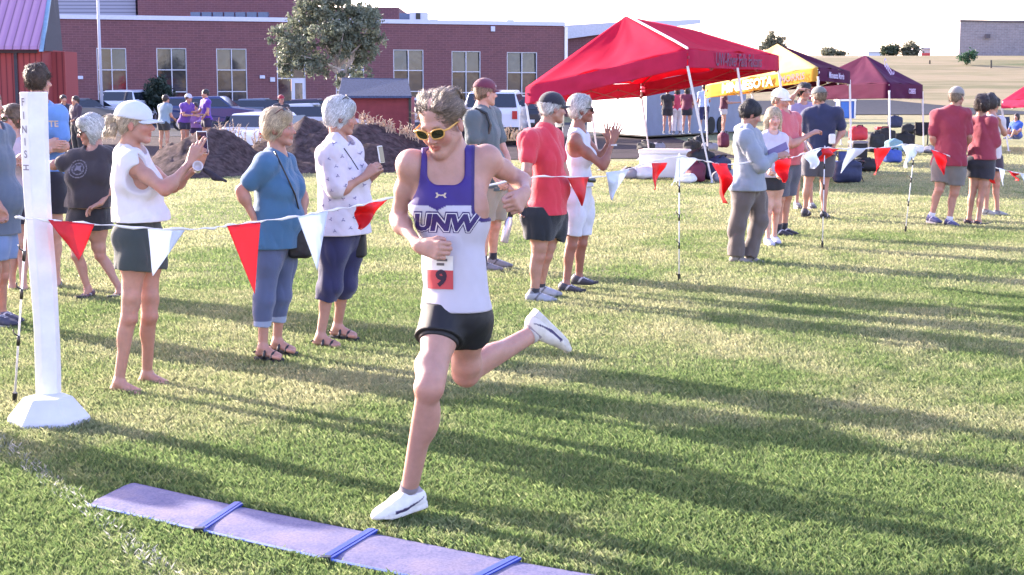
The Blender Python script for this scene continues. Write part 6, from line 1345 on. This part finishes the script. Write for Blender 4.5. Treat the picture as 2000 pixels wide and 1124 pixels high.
wb, A_, hd_, hs_, rs = person("white haired woman in black t-shirt leaning towards the boy in light blue", gnd(200, 575), J, -28, 'mid', s=.94, g=1.05, sh=.98, fem=True, h=.007, head=dict(yaw=-72, pitch=12, s=1.0, roll=8), bust=1.0, belly=.5, leg_yaw=-20,
    hands=dict(l=dict(d=img(-.8, .4, -.2), n=img(0, .4, 1), curl=.3, spread=.7)),
    top=dict(name='t_shirt', col=(.035, .026, .034), loose=.028, sleeve=.66, hem=.10, flare=.03, wr=.008, after=emblem, sw=.03),
    bottom=dict(name='skort', col=(.016, .014, .02), len=.33, loose=.03, waist=.13, skirt=.09), hair=dict(style='bob', col=(.74, .74, .74), vol=.014, streak=.35), shoes=dict(col=(.10, .06, .08), sole=M_DARKSOLE, collar=.0))
sunglasses(wb, hd_, A_, .98, M_BLACK)
# --- boy in the light blue T-shirt behind the post
Y0 = 13.1
J = pj(Y0, hd=(77, 158, .0), nk=(80, 205, .0), sl=(54, 228, .02), sr=(112, 224, -.05), er=(126, 286, -.06), wr=(94, 294, -.26), el=(52, 290, .05), wl=(88, 280, -.24),
       hr=(105, 356, -.02), hl=(78, 356, .06), kr=(108, 455, -.02), ar=(110, 548, .0), kl=(78, 455, .05), al=(76, 546, .05))
def shirt_word(o, V, Q, Y0=Y0):
    t = BVHTree.FromPolygons([Vector(v) for v in V], Q.tolist()); decal('print', text_tris('TTE', .075, .002), at(98, 243, Y0-.15), (1, 0, 0), (0, 0, 1), (0, 1, 0), t, mat('print_sand', (.55, .42, .35), .7), o, .004, .003)
bb, A_, hd_, hs_, rs = person("tall dark haired boy in light blue t-shirt with folded arms behind the finish post", gnd(98, 556), J, 20, 'fair', s=1.08, g=.98, sh=1.06, h=.007, head=dict(yaw=128, pitch=6, s=1.0), leg_yaw=20,
    hands=dict(r=dict(d=img(-1, 0, 0), n=(0, 1, 0), t=(0, 0, 1), curl=.4), l=dict(d=img(1, .1, -.1), n=(0, 1, 0), t=(0, 0, 1), curl=.35)),
    top=dict(name='light_blue_shirt', col=(.13, .27, .62), loose=.024, sleeve=.7, hem=.03, flare=.02, wr=.008, after=shirt_word), bottom=dict(name='shorts', col=(.02, .018, .032), len=.62, loose=.03, waist=.1, hemw=.014),
    hair=dict(style='curly', col=(.075, .045, .03), vol=.024, streak=.5), shoes=dict(col=(.05, .04, .06), sole=M_DARKSOLE, collar=.0))
# --- woman with sunglasses left of the post
Y0 = 12.9
J = pj(Y0, hd=(22, 232, .0), nk=(26, 274, .0), sr=(8, 292, -.02), sl=(50, 290, .02), er=(0, 340, .0), wr=(26, 318, -.24), el=(54, 345, .0), wl=(40, 314, -.25),
       hr=(18, 408, .0), hl=(42, 408, .0), kr=(22, 490, .0), ar=(24, 560, .02), kl=(42, 490, -.02), al=(46, 564, -.05))
ws, A_, hd_, hs_, rs = person("woman in pale pink top and dark shorts with round sunglasses left of the post", gnd(30, 570), J, -20, 'fair', s=.95, g=.96, sh=.9, fem=True, h=.007, head=dict(yaw=-35, pitch=0, s=.97), bust=.7, leg_yaw=-15,
    hands=dict(r=dict(curl=.5), l=dict(curl=.5)),
    top=dict(name='sleeveless_top', col=(.52, .42, .50), loose=.016, sleeve=.18, hem=.06, flare=.014, wr=.006), bottom=dict(name='shorts', col=(.028, .022, .04), len=.36, loose=.025, waist=.12, hemw=.02),
    hair=dict(style='short_fem', col=(.22, .14, .09), vol=.012), shoes=dict(col=(.04, .03, .05), sole=M_DARKSOLE, collar=.0))
sunglasses(ws, hd_, A_, 1., M_BLACK, big=1.15)
MB().tube([J['wr']+np.array([math.cos(a)*.03, -.0, math.sin(a)*.03])+np.array([-.02, 0, 0]) for a in np.linspace(0, 6.3, 11)], .009, 5).obj('watch', M_BLACK, ws)
# --- person cut by the left edge
Y0 = 10.9
J = pj(Y0, hd=(-22, 205, .0), nk=(-16, 252, .0), sr=(-36, 272, -.17), sl=(4, 268, .17), er=(-30, 350, -.2), wr=(-4, 400, -.2), el=(8, 350, .2), wl=(2, 410, .15),
       hr=(-20, 452, -.08), hl=(-2, 452, .08), kr=(-14, 545, -.08), ar=(-8, 618, -.05), kl=(2, 540, .08), al=(4, 612, .12))
person("person in grey t-shirt and light denim shorts at the left edge of the photo", gnd(0, 630), J, 80, 'mid', s=1.0, g=1.15, sh=1.05, h=.009, head=dict(yaw=85), leg_yaw=75, belly=.8,
    top=dict(name='grey_shirt', col=(.10, .13, .19), loose=.035, sleeve=.7, hem=-.02, flare=.03, wr=.009), bottom=dict(name='denim_shorts', col=(.16, .24, .46), len=.62, loose=.03, waist=.1, hemw=.015),
    hair=dict(style='short', col=(.2, .13, .08), vol=.01), shoes=dict(col=(.06, .06, .10), sole=M_SOLE))
# --- person in the grey hoodie
Y0 = 15.0
J = pj(Y0, hd=(1468, 224, .0), nk=(1458, 256, .0), sr=(1452, 272, -.15), sl=(1470, 266, .19), er=(1488, 322, -.20), wr=(1514, 306, -.12), el=(1496, 316, .18), wl=(1516, 304, .04),
       hr=(1455, 368, -.07), hl=(1474, 368, .08), kr=(1440, 438, -.06), ar=(1438, 503, -.05), kl=(1484, 432, .04), al=(1465, 505, .02))
def pants_stripe(V, Cc): return Cc
gh, A_, hd_, hs_, rs = person("dark haired person in grey hoodie and olive trousers looking down at a tablet", gnd(1456, 510), J, 76, 'mid', s=.96, g=1.05, sh=.92, fem=True, h=.009, head=dict(yaw=92, pitch=22, s=1.0), bust=.4, leg_yaw=70,
    hands=dict(r=dict(d=img(1, -.3, 0), curl=.4), l=dict(d=img(1, -.3, 0), curl=.4)),
    top=dict(name='hoodie', col=(.25, .28, .35), loose=.038, sleeve=1.92, sw=.030, hem=-.02, flare=.03, hood=True, wr=.012), bottom=dict(name='olive_trousers', col=(.12, .095, .09), len=1.96, loose=.024, waist=.1, wr=.009, hemw=.014),
    hair=dict(style='short', col=(.018, .015, .022), vol=.016, post=lambda G, P, A, s: [G.ell(P(0, -.10, .03), .045, None, .02), G.ell(P(0, -.06, .09), .05, None, .03)]), shoes=dict(col=(.25, .22, .2)))
tb = empty('tablet', at(1520, 292, Y0), "thin dark tablet held by the person in the grey hoodie", 'tablet')
bevel(MB().box(at(1519, 293, Y0-.03), (.105, .07, .005), np.array([img(.9, -.42, 0), unit([.0, .9, .45]), img(-.42, -.9, -.2)])).obj('case', mat('violet_case', (.12, .08, .20), .4), tb), .004)
# --- blonde girl facing the camera
Y0 = 16.6
J = pj(Y0, hd=(1511, 232, .0), nk=(1508, 262, .0), sr=(1491, 274, .0), sl=(1526, 274, .02), er=(1486, 312, .03), wr=(1498, 330, -.15), el=(1534, 310, .03), wl=(1524, 332, -.15),
       hr=(1500, 352, .0), hl=(1518, 352, .0), kr=(1500, 415, .0), ar=(1500, 468, .0), kl=(1516, 412, .05), al=(1512, 464, .15))
person("blonde girl in pale top and black shorts turned towards the camera beside the hoodie", gnd(1505, 474), J, 15, 'pale', s=.93, g=.88, sh=.85, fem=True, h=.009, head=dict(yaw=5, pitch=4, s=.98), bust=.3, leg_yaw=10, hands=dict(r=dict(curl=.4), l=dict(curl=.4)),
    top=dict(name='pale_top', col=(.50, .47, .58), loose=.02, sleeve=.6, hem=.03, wr=.006), bottom=dict(name='shorts', col=(.02, .02, .03), len=.30, loose=.02, waist=.1), hair=dict(style='long', col=(.66, .52, .36), vol=.012), shoes=dict(col=(.50, .52, .72)))
# --- man in white cap and red shirt
Y0 = 17.7
J = pj(Y0, hd=(1525, 196, .0), nk=(1530, 222, .0), sr=(1516, 236, -.10), sl=(1550, 234, .14), er=(1546, 284, -.22), wr=(1584, 262, -.1), el=(1562, 280, .18), wl=(1578, 300, .1),
       hr=(1524, 322, -.04), hl=(1544, 322, .07), kr=(1524, 388, -.04), ar=(1520, 450, .0), kl=(1538, 385, .08), al=(1531, 448, .12))
rc_, A_, hd_, hs_, rs = person("man in white cap and faded red shirt reaching out to the man in navy", gnd(1527, 458), J, 55, 'mid', s=1.02, g=1.15, sh=1.08, h=.01, head=dict(yaw=45, pitch=8, s=1.05), belly=1., leg_yaw=60,
    top=dict(name='faded_red_shirt', col=(.50, .10, .12), loose=.03, sleeve=.6, hem=.0, flare=.02, wr=.008), bottom=dict(name='grey_shorts', col=(.07, .08, .12), len=.95, loose=.03, waist=.1, hemw=.02), hair=dict(style='under_cap', col=(.5, .4, .3), vol=.0), shoes=dict(col=(.02, .02, .03), sole=M_DARKSOLE))
cap_obj(rc_, hd_, A_, 1.08, (.74, .72, .74), brimlen=.06, grow=.004, h=.009)
for q in 'rl': sock(rc_, J['a'+q], J['k'+q], 1.1, (.02, .02, .03), .08)
# --- man in the navy shirt, back turned
Y0 = 20.1
J = pj(Y0, hd=(1598, 189, .0), nk=(1604, 212, .0), sl=(1578, 226, .0), sr=(1634, 222, -.05), er=(1646, 256, -.02), wr=(1630, 282, -.12), el=(1572, 262, .05), wl=(1584, 288, -.1),
       hr=(1612, 305, .0), hl=(1586, 305, .0), kr=(1610, 362, .0), ar=(1609, 418, -.02), kl=(1578, 360, .0), al=(1572, 412, .05))
nv, A_, hd_, hs_, rs = person("man in navy shirt and grey shorts seen from behind with hands at his back", gnd(1592, 422), J, 172, 'mid', s=1.04, g=1.14, sh=1.12, h=.011, head=dict(yaw=215, pitch=4, s=1.04), leg_yaw=150,
    top=dict(name='navy_shirt', col=(.018, .024, .075), loose=.03, sleeve=.68, hem=.0, flare=.02, wr=.01, sw=.03), bottom=dict(name='grey_shorts', col=(.075, .075, .10), len=.72, loose=.03, waist=.1, hemw=.02), hair=dict(style='under_cap', col=(.25, .18, .12), vol=.002), shoes=dict(col=(.03, .03, .04), sole=M_DARKSOLE))
cap_obj(nv, hd_, A_, 1.06, (.14, .15, .15), brimlen=.06, grow=.003, h=.009)
bevel(MB().box(at(1625, 272, Y0-.2), (.045, .03, .07)).obj('bottle', mat('white_plastic', (.7, .7, .7), .4), empty('bottle', at(1625, 280, Y0-.2), "small white bottle held behind the navy shirted man's back", 'bottle')), .025, 3)
# --- dark haired woman shading her eyes
Y0 = 21.2
J = pj(Y0, hd=(1571, 180, .0), nk=(1568, 204, .0), sr=(1552, 214, -.02), sl=(1586, 214, .02), er=(1543, 196, -.05), wr=(1560, 176, -.12), el=(1592, 250, .03), wl=(1588, 285, .0),
       hr=(1560, 292, .0), hl=(1580, 292, .0), kr=(1558, 345, .0), ar=(1556, 398, .0), kl=(1582, 345, .0), al=(1584, 398, .0))
sv, A_, hd_, hs_, rs = person("woman in lavender shirt raising one arm to shade her eyes behind the navy shirt", gnd(1570, 405), J, 10, 'mid', s=.94, g=.95, sh=.88, fem=True, h=.011, head=dict(yaw=20, s=.98), bust=.4, hands=dict(r=dict(d=img(1, -.2, -.2), curl=.2)),
    top=dict(name='lavender_shirt', col=(.30, .24, .40), loose=.025, sleeve=.3, hem=.0, wr=.008), bottom=dict(name='shorts', col=(.06, .06, .08), len=.7, loose=.02), hair=dict(style='short_fem', col=(.02, .016, .02), vol=.02), shoes=dict(col=(.1, .1, .1)))
# --- man in maroon at the right
Y0 = 19.1
J = pj(Y0, hd=(1869, 190, .0), nk=(1864, 214, .0), sl=(1833, 228, .05), sr=(1886, 224, -.05), er=(1893, 268, -.05), wr=(1884, 292, .12), el=(1822, 270, .05), wl=(1836, 300, .15),
       hr=(1868, 318, -.02), hl=(1842, 318, .03), kr=(1864, 378, .0), ar=(1854, 432, .0), kl=(1834, 372, .0), al=(1819, 424, .05))
mr, A_, hd_, hs_, rs = person("man in maroon shirt, grey shorts and khaki cap with his back to the camera", gnd(1840, 438), J, 160, 'mid', s=1.03, g=1.1, sh=1.1, h=.011, head=dict(yaw=135, pitch=2, s=1.04), leg_yaw=25,
    top=dict(name='maroon_shirt', col=(.25, .022, .05), loose=.036, sleeve=.72, hem=-.04, flare=.03, wr=.014, sw=.03), bottom=dict(name='grey_shorts', col=(.16, .15, .15), len=.72, loose=.03, hemw=.02), hair=dict(style='under_cap', col=(.3, .22, .16), vol=.001), shoes=dict(col=(.06, .07, .18), sole=M_SOLE))
cap_obj(mr, hd_, A_, 1.06, (.25, .23, .22), brimlen=.065, grow=.003, h=.009)
for q in 'rl': sock(mr, J['a'+q], J['k'+q], 1.08, (.6, .6, .66), .06)
# --- woman in maroon
Y0 = 19.2
J = pj(Y0, hd=(1919, 206, .0), nk=(1916, 230, .0), sl=(1902, 242, .05), sr=(1934, 240, -.08), er=(1944, 278, -.08), wr=(1938, 296, .12), el=(1900, 275, .05), wl=(1905, 296, -.02),
       hr=(1926, 318, -.03), hl=(1906, 318, .03), kr=(1918, 378, -.02), ar=(1911, 430, -.02), kl=(1900, 375, .05), al=(1893, 428, .08))
person("curly haired woman in maroon shirt and black shorts beside the man in maroon", gnd(1903, 436), J, 130, 'mid', s=.96, g=1.0, sh=.92, fem=True, h=.011, head=dict(yaw=140, pitch=5, s=1.0), bust=.4, leg_yaw=100,
    top=dict(name='maroon_top', col=(.27, .03, .06), loose=.03, sleeve=1.1, hem=.04, flare=.02, wr=.011), bottom=dict(name='black_shorts', col=(.028, .025, .04), len=.52, loose=.03, hemw=.02), hair=dict(style='curly', col=(.05, .028, .03), vol=.026), shoes=dict(col=(.05, .03, .05), sole=M_DARKSOLE, collar=.0))
# --- person behind the woman in maroon
Y0 = 20.6
J = pj(Y0, hd=(1938, 204, .0), nk=(1937, 228, .0), sr=(1922, 238, .0), sl=(1952, 238, .02), er=(1926, 270, .0), wr=(1940, 262, -.15), el=(1962, 262, .0), wl=(1952, 240, -.12),
       hr=(1930, 310, .0), hl=(1945, 310, .0), kr=(1928, 360, .0), ar=(1926, 412, .0), kl=(1946, 362, .0), al=(1948, 414, .0))
person("dark curly haired person in white shirt half hidden behind the woman in maroon", gnd(1936, 418), J, 60, 'mid', s=.95, g=.95, sh=.92, fem=True, h=.012, head=dict(yaw=110), hands=dict(r=dict(curl=.3), l=dict(curl=.3)),
    top=dict(name='white_shirt', col=(.55, .50, .55), loose=.025, sleeve=.7, hem=.0), bottom=dict(name='shorts', col=(.04, .03, .05), len=.5, loose=.02), hair=dict(style='curly', col=(.03, .02, .025), vol=.028), shoes=dict(col=(.3, .3, .3)))
# --- small figures farther off, built from one set of proportions
def far_person(label, u, v, Y, H, yw, topc, botc, skin='mid', hairc=(.05, .03, .03), sit=False, lean=0, arm=(.1, .1), blen=.5, slv=.5, cap=None, gz=0., group=None, h=.018, style='short', fem=False):
    b = at(u, v, Y); x, y, z0 = b; k = H/1.75; F = yaw(yw); rt = np.array([-F[1], F[0], 0])*-1; up = np.array([0, 0, 1.]); B = np.array([x, y, z0])
    def p(r_, f_, z): return B+rt*r_*k+F*(f_+lean*max(0, z-.9))*k+up*z*k
    if sit: J = dict(hd=p(0, .02, .78), nk=p(0, 0, .62), sr=p(.17, 0, .52), sl=p(-.17, 0, .52), er=p(.25, .1, .30), wr=p(.12, .28, .25), el=p(-.25, .1, .30), wl=p(-.12, .28, .25), hr=p(.1, 0, .10), hl=p(-.1, 0, .10), kr=p(.16, .38, .30), kl=p(-.16, .38, .30), ar=p(.1, .5, .06), al=p(-.1, .5, .06))
    else: J = dict(hd=p(0, .02, 1.63), nk=p(0, 0, 1.47), sr=p(.18, 0, 1.40), sl=p(-.18, 0, 1.40), er=p(.22, arm[0]*.5, 1.13), wr=p(.18, arm[0]*2.2, 1.0+arm[0]*.5), el=p(-.22, arm[1]*.5, 1.13), wl=p(-.18, arm[1]*2.2, 1.0+arm[1]*.5), hr=p(.09, 0, .90), hl=p(-.09, 0, .90), kr=p(.10, .03, .50), kl=p(-.11, -.02, .50), ar=p(.11, 0, .08), al=p(-.12, -.04, .08))
    r, A_, hd_, hs_, _ = person(label, B, J, yw, skin, s=k, g=1., sh=1 if not fem else .9, fem=fem, h=h, hands=dict(l=dict(curl=.5), r=dict(curl=.5)), top=dict(name='shirt', col=topc, sleeve=slv, loose=.03, wr=.008), bottom=dict(name='trousers' if blen > 1 else 'shorts', col=botc, len=blen, loose=.028, wr=0), hair=dict(style=style, col=hairc, vol=.014), shoes=dict(col=(.2, .2, .22)), group=group)
    if cap is not None: cap_obj(r, hd_, A_, 1.05*k, cap, h=.012, grow=.006)
    return r
far_person("person in grey t-shirt and cap bending beyond the dirt mound", 322, 300, 42, 1.62, 150, (.20, .27, .36), (.02, .02, .03), cap=(.05, .04, .10), lean=.15)
far_person("person in purple shirt with pale cap beyond the dirt mound", 362, 299, 43, 1.68, 60, (.13, .05, .32), (.02, .02, .05), cap=(.5, .5, .65), arm=(.25, .3), lean=.25)
far_person("seated looking person in lilac jacket between the purple shirts", 384, 300, 43.6, 1.45, -10, (.28, .16, .42), (.03, .02, .08), arm=(.2, .2), slv=1.8)
far_person("dark haired person in deep purple shirt standing tallest beyond the mound", 405, 298, 43, 1.80, -60, (.10, .025, .33), (.03, .02, .06), hairc=(.03, .02, .02), arm=(.25, .05))
far_person("person in dark clothes behind the white haired woman's head", 128, 300, 42, 1.62, 40, (.03, .025, .05), (.02, .02, .03), slv=1.8, blen=1.8)
far_person("person in plum jacket in the dim group behind the black t-shirt", 152, 302, 41, 1.58, -40, (.05, .03, .06), (.02, .02, .03), slv=1.8, blen=1.8)
far_person("person in red cap near the parked cars behind the blue shirted woman", 551, 300, 44, 1.70, 30, (.03, .03, .04), (.02, .02, .03), cap=(.30, .02, .04))
far_person("person in black top facing away at the left under the big red tent", 1303, 262, 54, 1.65, 170, (.02, .015, .02), (.03, .03, .04), h=.02)
far_person("person in red top and white trousers under the big red tent", 1322, 263, 54.5, 1.68, 175, (.50, .05, .10), (.6, .58, .62), blen=1.9, h=.02, fem=True, style='long')
far_person("person in maroon top and black shorts under the big red tent", 1341, 262, 53, 1.64, 160, (.14, .02, .05), (.02, .02, .03), h=.02, fem=True, style='long')
far_person("person in pale blue top and navy trousers between two tent poles", 1374, 256, 56, 1.72, 180, (.42, .50, .72), (.02, .02, .09), blen=1.2, h=.02)
far_person("person in black shorts and white hat reaching out under the yellow tent", 1413, 262, 50, 1.60, 80, (.10, .02, .04), (.50, .45, .48), cap=(.6, .58, .6), arm=(.3, .3), h=.02)
far_person("person in blue top sitting on the grass at the right edge", 1984, 271, 50, 1.6, -50, (.03, .10, .45), (.05, .08, .30), sit=True, h=.018, style='long')
far_person("bystander in dark shirt outside the left edge of the photo", -560, 745, 8.9, 1.74, 80, (.08, .08, .1), (.04, .04, .05), h=.02)
run_jobs()
for o in list(bpy.data.objects):
    if "_b" in o: del o["_b"]
print("script time", round(time.time()-T0, 1), "objects", len(bpy.data.objects), "polys", sum(len(o.data.polygons) for o in bpy.data.objects if o.type == 'MESH'))
